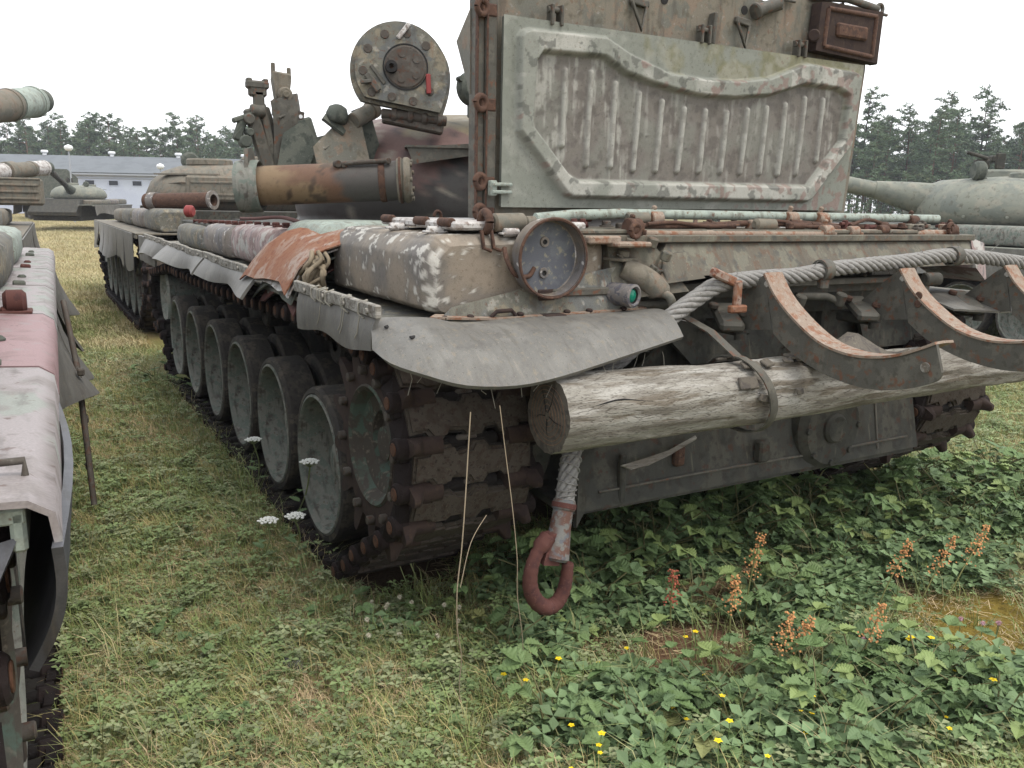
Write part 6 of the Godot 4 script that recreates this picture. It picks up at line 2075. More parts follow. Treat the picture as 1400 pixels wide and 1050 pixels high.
func truck():
	var t := base("covered_truck", "dark truck with a canvas tilt parked beyond the left-hand tanks", "truck", Vector3(-0.75, 0, -61.0), 0.05)
	t.scale = Vector3(1.2, 1.2, 1.2)
	var m := MB.new()
	m.hull8([Vector3(-1.2, 1.2, 0), Vector3(1.2, 1.2, 0), Vector3(1.2, 1.2, -4), Vector3(-1.2, 1.2, -4), Vector3(-1.2, 2.3, 0), Vector3(1.2, 2.3, 0), Vector3(1.2, 2.3, -4), Vector3(-1.2, 2.3, -4)])
	m.hull8([Vector3(-1.2, 2.3, 0), Vector3(1.2, 2.3, 0), Vector3(1.2, 2.3, -4), Vector3(-1.2, 2.3, -4), Vector3(-0.7, 2.75, 0), Vector3(0.7, 2.75, 0), Vector3(0.7, 2.75, -4), Vector3(-0.7, 2.75, -4)])
	obj("canvas_tilt", m, T.canvas, t)
	m = MB.new()
	for k in 4:
		for s in [-1, 1]:
			m.box(Vector3(s * 1.205, 1.75, -0.3 - k * 1.1), Vector3(0.03, 1.1, 0.05), 0.005)
	obj("hoop", m, T.hull_dark, t)
	m = MB.new()
	m.box(Vector3(0, 1.0, -2.4), Vector3(2.4, 0.35, 5.2), 0.03)
	m.box(Vector3(0, 1.8, -4.9), Vector3(2.2, 1.5, 1.4), 0.08)
	obj("chassis", m, T.hull_dark, t)
	for s in [-1, 1]:
		for z in [-0.9, -2.1, -4.9]:
			m = MB.new()
			m.cyl(Vector3(s * 0.85, 0.52, z), Vector3(s * 1.2, 0.52, z), 0.52, 26, 0.05)
			obj("wheel", m, T.rubber_dusty, t)

# ---------------------------------------------------------------- loose things on and round the tank
func loose_things():
	# weathered log across the stern
	var log_o := base("log", "weathered grey log strapped across the tank's stern below the arms", "log", Vector3(-1.26, 0.968, -0.05))
	var m := MB.new()
	var pts := []
	var rings := 40
	var nn := FastNoiseLite.new()
	nn.seed = 4
	nn.frequency = 1.4
	var sides := 64
	var g := m.ng()
	var prev := []
	for i in rings + 1:
		var s := float(i) / rings
		var x := s * 2.95
		var c := Vector3(x, 0.004 * sin(x * 4.0) + lerpf(0.0, -0.02, s), lerpf(0.0, 0.0, s))
		var r := lerpf(0.134, 0.088, s)
		if i == 0: r *= 0.99
		var ring := []
		for k in sides:
			var a := TAU * k / sides
			var n := nn.get_noise_3d(x * 1.2, cos(a) * 0.8, sin(a) * 0.8) * 0.016 + nn.get_noise_3d(x * 0.4, cos(a) * 5.0, sin(a) * 5.0) * 0.006
			# a strip of sapwood split away along the upper right part
			if x > 0.82 and x < 1.2: n += 0.006 * smoothstep(-0.2, 0.8, cos(a))
			ring.append(c + Vector3(0.0, cos(a), sin(a)) * Vector3(1, r + n, r + n))
		if i > 0:
			for k in sides:
				var k2 := (k + 1) % sides
				m.quad(prev[k], prev[k2], ring[k2], ring[k], g)
		else:
			pts = ring
		prev = ring
	obj("trunk", m, T.weathered_wood, log_o)
	m = MB.new()
	for k in sides:
		var k2 := (k + 1) % sides
		for j in 3:
			var ra: float = [1.0, 0.66, 0.33][j]
			var rb: float = [0.66, 0.33, 0.0][j]
			var c0 := Vector3(-0.004, 0, 0)
			var pa: Vector3 = c0.lerp(pts[k], ra)
			var pb: Vector3 = c0.lerp(pts[k2], ra)
			var qa: Vector3 = c0.lerp(pts[k], rb)
			var qb: Vector3 = c0.lerp(pts[k2], rb)
			m.quad(pa, qa, qb, pb)
	obj("sawn_end", m, T.log_end, log_o)
	m = MB.new()
	var rg := RandomNumberGenerator.new()
	rg.seed = 12
	for k in 10:        # knots, flakes of bark
		var x := rg.randf_range(0.75, 1.15)
		var a := rg.randf_range(-0.4, 1.6)
		m.box(Vector3(x, 0.132 * cos(a), 0.132 * sin(a)), Vector3(rg.randf_range(0.03, 0.1), 0.012, rg.randf_range(0.02, 0.05)), 0.004, Basis(Vector3.RIGHT, a) * Basis(Vector3.UP, rg.randf_range(-0.3, 0.3)))
	obj("bark_flake", m, T.log_end, log_o)
	# drying cracks along the log, and checks and rings on the sawn end
	for k in 9:
		m = MB.new()
		var x0 := rg.randf_range(0.05, 1.9)
		var a := rg.randf_range(-0.9, 1.5)
		var l := rg.randf_range(0.15, 0.5)
		var cr := []
		for j in 9:
			var t := j / 8.0
			var x := x0 + l * t
			var aa := a + 0.05 * sin(t * 7.0 + k) + 0.04 * t
			var r := lerpf(0.134, 0.088, x / 2.95) + nn.get_noise_3d(x * 1.2, cos(aa) * 0.8, sin(aa) * 0.8) * 0.016 + nn.get_noise_3d(x * 0.4, cos(aa) * 5.0, sin(aa) * 5.0) * 0.006
			cr.append(Vector3(x, cos(aa) * (r - 0.0012), sin(aa) * (r - 0.0012)) + Vector3(0, 0.004 * sin(x * 4.0) - 0.02 * x / 2.95, 0))
		var rd := [0.0005, 0.0016, 0.0024, 0.003, 0.0034, 0.003, 0.0022, 0.0014, 0.0005]
		m.tube(cr, rd, 5)
		obj("drying_crack", m, T.dark_hole, log_o)
	for k in 5:
		m = MB.new()
		var a := k * 1.35 + 0.4
		m.tube([Vector3(-0.004, 0.012 * cos(a), 0.012 * sin(a)), Vector3(-0.0035, 0.05 * cos(a + 0.1), 0.05 * sin(a + 0.1)), Vector3(-0.001, rg.randf_range(0.08, 0.12) * cos(a), rg.randf_range(0.08, 0.12) * sin(a))], [0.0025, 0.0018, 0.0005], 5)
		obj("end_check", m, T.dark_hole, log_o)
	for k in 6:
		m = MB.new()
		var rr := 0.02 + k * 0.017
		var ring := []
		for j in 37:
			var a := TAU * j / 36.0
			ring.append(Vector3(-0.004 * (1.0 - rr / 0.134) - 0.0003, rr * (1.0 + 0.05 * sin(a * 2.0 + k)) * cos(a), rr * (1.0 + 0.04 * cos(a * 3.0)) * sin(a)))
		m.tube(ring, 0.0011, 4, false)
		obj("growth_ring", m, T.pine_bark, log_o)
	# strap
	var strap := MB.new()
	var rows := []
	for k in 25:
		var a := TAU * k / 24.0
		var sx := 0.855 + 0.03 * sin(a) - 0.04 * cos(a)
		rows.append([Vector3(sx - 0.018, cos(a) * 0.152 - 0.006, sin(a) * 0.152), Vector3(sx + 0.018, cos(a) * 0.152 - 0.006, sin(a) * 0.152)])
	strap.sheet(rows, 0.006)
	strap.sheet([[Vector3(0.80, 0.14, 0.02), Vector3(0.836, 0.145, 0.02)], [Vector3(0.77, 0.22, -0.1), Vector3(0.806, 0.225, -0.1)], [Vector3(0.765, 0.26, -0.25), Vector3(0.80, 0.265, -0.25)]], 0.006)
	obj("strap", strap, T.bare_bracket, log_o)
	# strip of bark hanging below the log
	m = MB.new()
	m.sheet([[Vector3(-0.78, 0.665, -0.27), Vector3(-0.74, 0.645, -0.26)], [Vector3(-0.66, 0.672, -0.28), Vector3(-0.65, 0.652, -0.26)], [Vector3(-0.55, 0.695, -0.27), Vector3(-0.54, 0.68, -0.26)], [Vector3(-0.40, 0.735, -0.28), Vector3(-0.40, 0.728, -0.27)]], 0.012)
	tag(obj("bark_strip", m, T.weathered_wood), "long pale strip of bark caught under the log on the stern", "bark strip")
	# tow cable: twisted strands
	var cable := base("tow_cable", "thick twisted steel tow cable along the stern, rusty hook hanging at left", "tow cable", Vector3(0, 0, 0))
	var path := spline([Vector3(1.75, 1.40, -0.2), Vector3(1.5, 1.425, -0.22), Vector3(1.287, 1.443, -0.22), Vector3(1.0, 1.455, -0.22), Vector3(0.74, 1.434, -0.22), Vector3(0.308, 1.413, -0.22), Vector3(0.047, 1.386, -0.22), Vector3(-0.161, 1.380, -0.22), Vector3(-0.375, 1.362, -0.22), Vector3(-0.5, 1.308, -0.22), Vector3(-0.639, 1.228, -0.225), Vector3(-0.80, 1.10, -0.26), Vector3(-0.98, 0.95, -0.27), Vector3(-1.075, 0.80, -0.17), Vector3(-1.12, 0.70, -0.13), Vector3(-1.152, 0.615, -0.10)], 12)
	for sidx in 7:
		m = MB.new()
		var tw := []
		var len := 0.0
		for i in path.size():
			if i > 0: len += path[i].distance_to(path[i - 1])
			var tdir: Vector3 = (path[mini(i + 1, path.size() - 1)] - path[maxi(i - 1, 0)]).normalized()
			var u := tdir.cross(Vector3(0, 0.3, 1)).normalized()
			var w := tdir.cross(u)
			var a := len * 21.0 + TAU * sidx / 7.0
			tw.append(path[i] + (u * cos(a) + w * sin(a)) * 0.0235)
		m.tube(tw, 0.0118, 7, false)
		obj("strand", m, T.cable_steel, cable)
	m = MB.new()
	m.tube(path, 0.017, 6)
	obj("core", m, T.dark_hole, cable)
	m = MB.new()
	for k in 12:
		var c: Vector3 = path[10 + k * 12]
		var o := Vector3(rng.randf_range(-1, 1), rng.randf_range(-0.3, 1), rng.randf_range(0, 1)).normalized()
		m.tube(spline([c + o * 0.03, c + o * 0.05 + Vector3(0.01, 0, 0), c + o * rng.randf_range(0.055, 0.08) + Vector3(rng.randf_range(-0.05, 0.05), 0, 0)], 3), 0.0013, 4)
	obj("frayed_wire", m, T.cable_steel, cable)
	m = MB.new()       # thin whipping round the end above the socket
	for k in 9:
		var c: Vector3 = path[path.size() - 3 - k * 3]
		var tdir: Vector3 = (path[path.size() - 2 - k * 3] - path[path.size() - 4 - k * 3]).normalized()
		var u := tdir.cross(Vector3(0, 0, 1)).normalized()
		var w := tdir.cross(u)
		var r := []
		for q in 13:
			r.append(c + (u * cos(q * TAU / 12) + w * sin(q * TAU / 12)) * 0.037 + tdir * 0.012 * sin(q * TAU / 12 + k))
		m.tube(r, 0.0035, 5, false)
	obj("whipping_wire", m, T.cable_steel, cable)
	m = MB.new()
	for q in [Vector3(0.20, 1.405, -0.22), Vector3(1.08, 1.452, -0.22)]:
		m.lathe([Vector2(0.036, -0.025), Vector2(0.046, -0.025), Vector2(0.046, 0.025), Vector2(0.036, 0.025)], 18, aim(q, q + Vector3(1, 0.05, 0)))
	m.box(Vector3(0.20, 1.35, -0.215), Vector3(0.05, 0.05, 0.03), 0.006)
	obj("clip_band", m, T.bare_bracket, cable)
	m = MB.new()
	var e0 := Vector3(-1.150, 0.628, -0.10)
	var e1 := Vector3(-1.215, 0.425, -0.055)
	m.lathe([Vector2(0, -0.01), Vector2(0.036, -0.01), Vector2(0.042, 0.0), Vector2(0.042, 0.022), Vector2(0.036, 0.028), Vector2(0.038, 0.09), Vector2(0.046, 0.16), Vector2(0.05, 0.195), Vector2(0.04, 0.205), Vector2(0, 0.205)], 26, aim(e0, e1))
	obj("socket", m, paint("socket_paint", K(104, 103, 100), [[0.010, 0, 0.5, 0.62, K(88, 60, 51), 0.9, 0.0], [0.02, 0, 0.56, 0.68, K(84, 88, 95), 0.8, 0.0], [0.05, 0, 0.62, 0.72, K(130, 122, 110), 0.6, 0.1]], 2.6, 0.75, 0.3), cable)
	m = MB.new()
	m.lathe([Vector2(0.041, 0.0), Vector2(0.0445, 0.002), Vector2(0.0445, 0.018), Vector2(0.041, 0.02)], 26, aim(e0, e1))
	obj("socket_collar", m, T.red_rust, cable)
	m = MB.new()
	var hook := spline([Vector3(-1.235, 0.53, -0.065), Vector3(-1.287, 0.48, -0.055), Vector3(-1.312, 0.42, -0.05), Vector3(-1.312, 0.36, -0.05), Vector3(-1.287, 0.305, -0.05), Vector3(-1.244, 0.272, -0.05), Vector3(-1.203, 0.280, -0.05), Vector3(-1.177, 0.32, -0.048), Vector3(-1.168, 0.37, -0.045), Vector3(-1.164, 0.425, -0.045)], 6)
	var hr := []
	for i in hook.size():
		var s := float(i) / (hook.size() - 1)
		hr.append(lerpf(0.021, 0.029, pow(sin(s * PI), 1.5)) + (0.008 if s < 0.08 else 0.0) + 0.0012 * sin(i * 2.3))
	m.tube(hook, hr, 16)
	m.hull8([Vector3(-1.27, 0.44, -0.075), Vector3(-1.205, 0.425, -0.075), Vector3(-1.205, 0.425, -0.035), Vector3(-1.27, 0.44, -0.035), Vector3(-1.235, 0.54, -0.09), Vector3(-1.20, 0.54, -0.09), Vector3(-1.20, 0.54, -0.05), Vector3(-1.235, 0.54, -0.05)])
	obj("hook", m, T.red_rust, cable)
	# orange tag on the cable
	m = MB.new()
	m.box(Vector3(-0.40, 1.395, -0.18), Vector3(0.13, 0.035, 0.03), 0.006, Basis(Vector3.BACK, -0.35))
	m.box(Vector3(-0.33, 1.33, -0.17), Vector3(0.04, 0.1, 0.02), 0.006)
	m.box(Vector3(-0.33, 1.27, -0.165), Vector3(0.085, 0.03, 0.03), 0.006)
	tag(obj("cable_clamp", m, T.orange_rust), "bright orange rusty clamp hanging on the tow cable at the left", "clamp")
	# crumpled rusty sheets on the fender
	var pile := base("bent_sheet_stack", "bent stack of orange rusty metal sheets on the left fender", "scrap metal", Vector3(-1.62, 1.25, -1.7))
	var cols := [T.orange_rust, T.white_flaked, T.canvas, T.red_rust]
	for k in 4:
		m = MB.new()
		var rows2 := []
		for i in 7:
			var q := i / 6.0
			var row := []
			for j in 7:
				var w := j / 6.0
				var x := lerpf(-0.16 + 0.02 * k, 0.20, q)
				var y := 0.20 + 0.035 - 0.024 * k - 0.23 * pow(1.0 - q, 3.0) + 0.03 * sin(w * PI) + 0.022 * sin(w * 9.0 + k) + 0.012 * sin(q * 8.0 + w * 4.0) + (0.018 if (j == 3 and i < 4) else 0.0) - 0.012 * k * (1.0 - w)
				var z := lerpf(0.34 - 0.03 * k, -0.26 + 0.05 * k, w) - 0.18 * (1.0 - q) * w + 0.05 * q
				row.append(Vector3(x + 0.02 * sin(w * 5.0), y, z))
			rows2.append(row)
		m.sheet(rows2, 0.007)
		obj("sheet", m, cols[k], pile)
	# rag wad beside the tank
	m = MB.new()
	for k in 16:
		var c := Vector3(-1.64 + rng.randf_range(-0.03, 0.03), 1.35 + rng.randf_range(-0.05, 0.04), -1.33 + rng.randf_range(-0.05, 0.05))
		m.tube(spline([c + Vector3(0, 0.07, 0), c + Vector3(rng.randf_range(-0.05, 0.03), 0.03, rng.randf_range(-0.05, 0.05)), c + Vector3(rng.randf_range(-0.06, 0.02), -0.04, rng.randf_range(-0.05, 0.05)), c + Vector3(rng.randf_range(-0.04, 0.04), -0.1, rng.randf_range(-0.05, 0.05))], 4), rng.randf_range(0.007, 0.013), 6)
	tag(obj("rag", m, T.rope), "twisted brown rag wedged between fuel tank and rusty sheets", "rag")
	# dead leaf or scrap of bark on the log, behind the first arm
	m = MB.new()
	var rr := []
	for i in 6:
		var row := []
		for j in 8:
			row.append(Vector3(-0.12 + j * 0.065, 1.105 + 0.03 * sin(j * 1.3 + i) + 0.03 * sin(i * 1.1), -0.12 + i * 0.05))
		rr.append(row)
	m.sheet(rr, 0.006)
	tag(obj("bark_piece", m, T.log_end), "curled dark piece of bark lying on the log inside the first arm", "bark")
	# shiny bit of metal in the grass
	m = MB.new()
	m.hull8([Vector3(-2.06, 0.0, -0.5), Vector3(-1.99, 0.0, -0.46), Vector3(-1.97, 0.0, -0.52), Vector3(-2.04, 0.0, -0.56), Vector3(-2.055, 0.04, -0.51), Vector3(-2.0, 0.05, -0.485), Vector3(-1.985, 0.035, -0.515), Vector3(-2.045, 0.04, -0.545)])
	tag(obj("metal_scrap", m, T.chrome_scrap), "small shiny scrap of metal lying in the grass at lower left", "scrap")

# ---------------------------------------------------------------- plants
func leaflet(m: MB, at: Transform3D, l: float, w: float, fold: float, serr: float):
	# toothed leaf blade along local x, folded on its midrib
	var n := 12
	var mids := []
	var ls := []
	var rs := []
	for i in n + 1:
		var s := float(i) / n
		var half := w * pow(sin(PI * pow(s, 0.72)), 0.85) * (1.0 + (serr if i % 2 == 1 else -serr))
		if i == 0 or i == n: half = 0.0
		var droop := -0.22 * l * s * s
		mids.append(at * Vector3(l * s, droop, 0))
		ls.append(at * Vector3(l * (s + (0.02 if i % 2 else 0.0)), droop + half * fold + (0.05 if i % 2 else -0.05) * w, half))
		rs.append(at * Vector3(l * (s + (0.02 if i % 2 else 0.0)), droop + half * fold + (0.05 if i % 2 else -0.05) * w, -half))
	var ga := m.ng()
	var gb := m.ng()
	for i in n:
		m.quad(mids[i], ls[i], ls[i + 1], mids[i + 1], -1)
		m.quad(rs[i], mids[i], mids[i + 1], rs[i + 1], -1)

func compound_leaf(sd: int, n: int, size: float, c: Color) -> ArrayMesh:
	var rg := RandomNumberGenerator.new()
	rg.seed = sd
	var m := MB.new()
	m.col = c.darkened(0.1)
	m.tube([Vector3.ZERO, Vector3(0.06 * size, 0.01, 0)], 0.0022, 4, false)
	var angs: Array = [0.0, 0.95, -0.95] if n == 3 else [0.0, 0.75, -0.75, 1.6, -1.6]
	for k in n:
		m.col = c * rg.randf_range(0.88, 1.12)
		m.col.a = 1.0
		var b := Basis(Vector3.UP, angs[k] + rg.randf_range(-0.12, 0.12)) * Basis(Vector3.BACK, rg.randf_range(-0.12, 0.28)) * Basis(Vector3.RIGHT, rg.randf_range(-0.3, 0.3))
		var ll := size * (1.0 if k == 0 else (0.86 if k < 3 else 0.66)) * rg.randf_range(0.9, 1.08) * 0.125
		leaflet(m, Transform3D(b, Vector3(0.055 * size, 0.01, 0)), ll, ll * 0.36, rg.randf_range(0.15, 0.5), 0.12)
	return m.done()

func field(called: String, mesh: Mesh, mat: Material, places: Array, tints: Array, label: String):
	var mm := MultiMesh.new()
	mm.transform_format = MultiMesh.TRANSFORM_3D
	mm.use_colors = true
	mm.mesh = mesh
	mm.instance_count = places.size()
	for i in places.size():
		mm.set_instance_transform(i, places[i])
		mm.set_instance_color(i, tints[i])
	var o := MultiMeshInstance3D.new()
	o.multimesh = mm
	o.material_override = mat
	o.name = numbered(called, self)
	add_child(o, true)
	tag(o, label, "", "", "stuff")

func tuft(sd: int, blades: int, h: float, spread: float, lean: float, wid: float) -> ArrayMesh:
	var rg := RandomNumberGenerator.new()
	rg.seed = sd
	var m := MB.new()
	for k in blades:
		var a := rg.randf() * TAU
		var d := Vector3(cos(a), 0, sin(a))
		var p := d * spread * sqrt(rg.randf())
		var b := rg.randf() * TAU
		var out := Vector3(cos(b), 0, sin(b))
		var side := Vector3(-sin(b + 0.6), 0, cos(b + 0.6)) * wid * rg.randf_range(0.7, 1.2)
		var hh := h * rg.randf_range(0.5, 1.15)
		var ln := lean * rg.randf_range(0.4, 1.3)
		var q := p + Vector3(0, hh * 0.6, 0) + out * hh * ln * 0.35
		var r := p + Vector3(0, hh * (1.0 - 0.25 * ln), 0) + out * hh * ln
		m.col = Color.WHITE * rg.randf_range(0.75, 1.2)
		m.col.a = 1.0
		m.quad(p - side, p + side, q + side * 0.7, q - side * 0.7)
		m.tri(q - side * 0.7, q + side * 0.7, r)
	return m.done()

func litter(sd: int, n: int, r: float) -> ArrayMesh:
	var rg := RandomNumberGenerator.new()
	rg.seed = sd
	var m := MB.new()
	for k in n:
		var a := rg.randf() * TAU
		var d := Vector3(cos(a), rg.randf_range(-0.08, 0.25), sin(a)) * rg.randf_range(0.03, 0.09)
		var p := Vector3(rg.randf_range(-r, r), rg.randf_range(0.002, 0.025), rg.randf_range(-r, r))
		var s := Vector3(-sin(a), 0, cos(a)) * rg.randf_range(0.0008, 0.0018)
		m.col = Color.WHITE * rg.randf_range(0.6, 1.25)
		m.col.a = 1.0
		m.quad(p - s, p + s, p + d + s, p + d - s)
	return m.done()

func herb(sd: int, n: int, r: float, h: float, lf: float) -> ArrayMesh:      # small-leaved ground cover: clover, vetch
	var rg := RandomNumberGenerator.new()
	rg.seed = sd
	var m := MB.new()
	for k in n:
		var a := rg.randf() * TAU
		var p := Vector3(cos(a), 0, sin(a)) * r * sqrt(rg.randf())
		p.y = h * rg.randf_range(0.35, 1.0)
		m.col = Color.WHITE * rg.randf_range(0.7, 1.25)
		m.col.a = 1.0
		var t0 := rg.randf() * TAU
		var tilt := Basis(Vector3(cos(a), 0, sin(a)), rg.randf_range(-0.5, 0.5)) * Basis(Vector3.UP, t0)
		for j in 3:
			var b := tilt * Basis(Vector3.UP, j * TAU / 3)
			var l := lf * rg.randf_range(0.8, 1.2)
			var c0 := p
			var s0 := p + b * Vector3(l * 0.55, l * 0.12, l * 0.36)
			var s1 := p + b * Vector3(l * 0.55, l * 0.12, -l * 0.36)
			var e := p + b * Vector3(l, 0.0, 0)
			m.tri(c0, s0, e)
			m.tri(c0, e, s1)
		m.col = Color(0.8, 0.85, 0.7)
		var st := Vector3(0.0008, 0, 0.0006)
		m.quad(Vector3(p.x * 0.6, 0, p.z * 0.6) - st, Vector3(p.x * 0.6, 0, p.z * 0.6) + st, p + st, p - st)
	return m.done()

func in_bramble(x: float, z: float) -> float:
	# where the broad-leaved patch grows: behind the stern and out to the right
	var v := 0.0
	v = maxf(v, patch(x, z, 0.2, -0.35, 1.55, 0.72))
	v = maxf(v, patch(x, z, -0.25, 0.62, 0.95, 0.30))
	v = maxf(v, patch(x, z, 1.6, -0.45, 0.9, 0.5))
	v = maxf(v, patch(x, z, -1.0, 0.3, 0.45, 0.2))
	return v

func under_track(x: float, z: float) -> bool:
	return (absf(absf(x) - 1.395) < 0.25 and z < -0.95 and z > -6.3)

func plants():
	var rg := RandomNumberGenerator.new()
	rg.seed = 31
	var gmesh := [tuft(1, 11, 0.085, 0.05, 0.7, 0.0016), tuft(2, 9, 0.12, 0.045, 0.9, 0.0018)]
	var smesh := [tuft(3, 10, 0.09, 0.055, 1.2, 0.0013), litter(4, 16, 0.09)]
	var hmesh := [herb(5, 12, 0.075, 0.05, 0.017), herb(6, 9, 0.07, 0.085, 0.022)]
	var far_tuft := tuft(7, 26, 0.16, 0.28, 0.9, 0.006)
	var lists := [[], [], [], [], [], [], []]
	var tints := [[], [], [], [], [], [], []]
	var eye := Vector2(-2.73, 2.28)
	var fwd := Vector2(0.4955, -0.8686)
	var n := 0
	# near field, denser the closer it is
	for i in 370000:
		var d := 1.4 + 7.6 * pow(rg.randf(), 1.35)
		var u := rg.randf_range(-0.74, 0.74) if i % 8 else rg.randf_range(0.72, 1.5)
		var p := eye + fwd * d + Vector2(-fwd.y, fwd.x) * u * d
		if under_track(p.x, p.y): continue
		if p.x < -2.75 or (absf(p.x) < 1.1 and p.y < -1.4): continue
		var soil := soil_amount(p.x, p.y)
		var moss := moss_amount(p.x, p.y)
		if rg.randf() < soil * 0.93: continue
		if rg.randf() < moss * 0.93: continue
		var br := in_bramble(p.x, p.y)
		if rg.randf() < br * 0.5: continue
		var st := straw_amount(p.x, p.y)
		var pick := rg.randf()
		var k := 0
		if pick < 0.42 * st + 0.12: k = 2 if rg.randf() < 0.4 else 3
		elif pick < 0.44 * st + 0.13 + (0.22 + 0.16 * hills.get_noise_2d(p.x * 5.0 + 70, p.y * 5.0)) * (1.0 - 0.75 * st): k = 4 if rg.randf() < 0.6 else 5
		else: k = 0 if rg.randf() < 0.7 else 1
		if rg.randf() > [0.24, 0.22, 0.3, 0.5, 0.34, 0.28][k]: continue
		var s := rg.randf_range(0.6, 1.25)
		lists[k].append(Transform3D(Basis(Vector3.UP, rg.randf() * TAU).scaled(Vector3(s, s * rg.randf_range(0.7, 1.2), s)), Vector3(p.x, gh(p.x, p.y) - 0.004, p.y)))
		var t := rg.randf_range(0.72, 1.25)
		var c := Color(0.235, 0.285, 0.10) * t
		if k == 2 or k == 3: c = Color(0.58, 0.45, 0.27) * t
		elif k >= 4: c = (Color(0.19, 0.25, 0.105) if rg.randf() < 0.6 else Color(0.25, 0.28, 0.15)) * t
		elif rg.randf() < 0.35: c = Color(0.42, 0.36, 0.16) * t
		c.a = 1.0
		tints[k].append(c)
	# middle and far field
	for i in 52000:
		var d := 8.0 + 62.0 * pow(rg.randf(), 1.6)
		var u := rg.randf_range(-0.85, 1.05)
		var p := eye + fwd * d + Vector2(-fwd.y, fwd.x) * u * d
		if absf(p.x) < 1.7 and p.y > -14.5 and p.y < -0.5: continue
		var st := straw_amount(p.x, p.y)
		var s := rg.randf_range(0.55, 1.1) * (0.7 + d * 0.018)
		lists[6].append(Transform3D(Basis(Vector3.UP, rg.randf() * TAU).scaled(Vector3(s, s * 0.75, s)), Vector3(p.x, gh(p.x, p.y) - 0.01, p.y)))
		var c := Color(0.2, 0.235, 0.085).lerp(Color(0.5, 0.42, 0.25), clampf(st + rg.randf_range(-0.35, 0.3), 0, 1)) * rg.randf_range(0.8, 1.25)
		c.a = 1.0
		tints[6].append(c)
	field("green_grass", gmesh[0], T.tint, lists[0], tints[0], "short green grass between the tanks")
	field("green_grass", gmesh[1], T.tint, lists[1], tints[1], "longer green grass blades in the lane")
	field("dry_grass", smesh[0], T.tint, lists[2], tints[2], "dry straw-coloured grass in the lane")
	field("dry_grass", smesh[1], T.tint, lists[3], tints[3], "matted dead straw on the ground")
	field("ground_cover", hmesh[0], T.tint, lists[4], tints[4], "low clover leaves among the grass")
	field("ground_cover", hmesh[1], T.tint, lists[5], tints[5], "taller small-leaved herbs among the grass")
	field("meadow_grass", far_tuft, T.tint, lists[6], tints[6], "rough meadow grass between and beyond the tanks")
	# taller grass along the running gear, round the brambles and at the feet of the left-hand tank
	var tl := []
	var tt := []
	for i in 2600:
		var x := rg.randf_range(-2.7, 2.4)
		var z := rg.randf_range(-6.5, 1.2)
		var near_gear: float = smoothstep(0.28, 0.0, absf(x + 1.82)) if z < -0.8 else 0.0
		var edge: float = 4.0 * in_bramble(x, z) * (1.0 - in_bramble(x, z)) + 0.25 * in_bramble(x, z)
		var left: float = smoothstep(0.3, 0.0, absf(x + 2.68))
		if rg.randf() > maxf(near_gear * 0.5, maxf(edge * 0.5, maxf(left * 0.6, 0.04))): continue
		if under_track(x, z): continue
		var s := rg.randf_range(0.6, 1.25)
		tl.append(Transform3D(Basis(Vector3.UP, rg.randf() * TAU).scaled(Vector3(s, s, s)), Vector3(x, gh(x, z) - 0.005, z)))
		var c := Color(0.2, 0.25, 0.09).lerp(Color(0.5, 0.42, 0.24), rg.randf() * rg.randf()) * rg.randf_range(0.8, 1.2)
		c.a = 1.0
		tt.append(c)
	field("tall_grass", tuft(12, 9, 0.24, 0.035, 0.8, 0.0021), T.tint, tl, tt, "taller grass blades along the wheels and round the brambles")
	brambles(rg)
	flowers(rg)

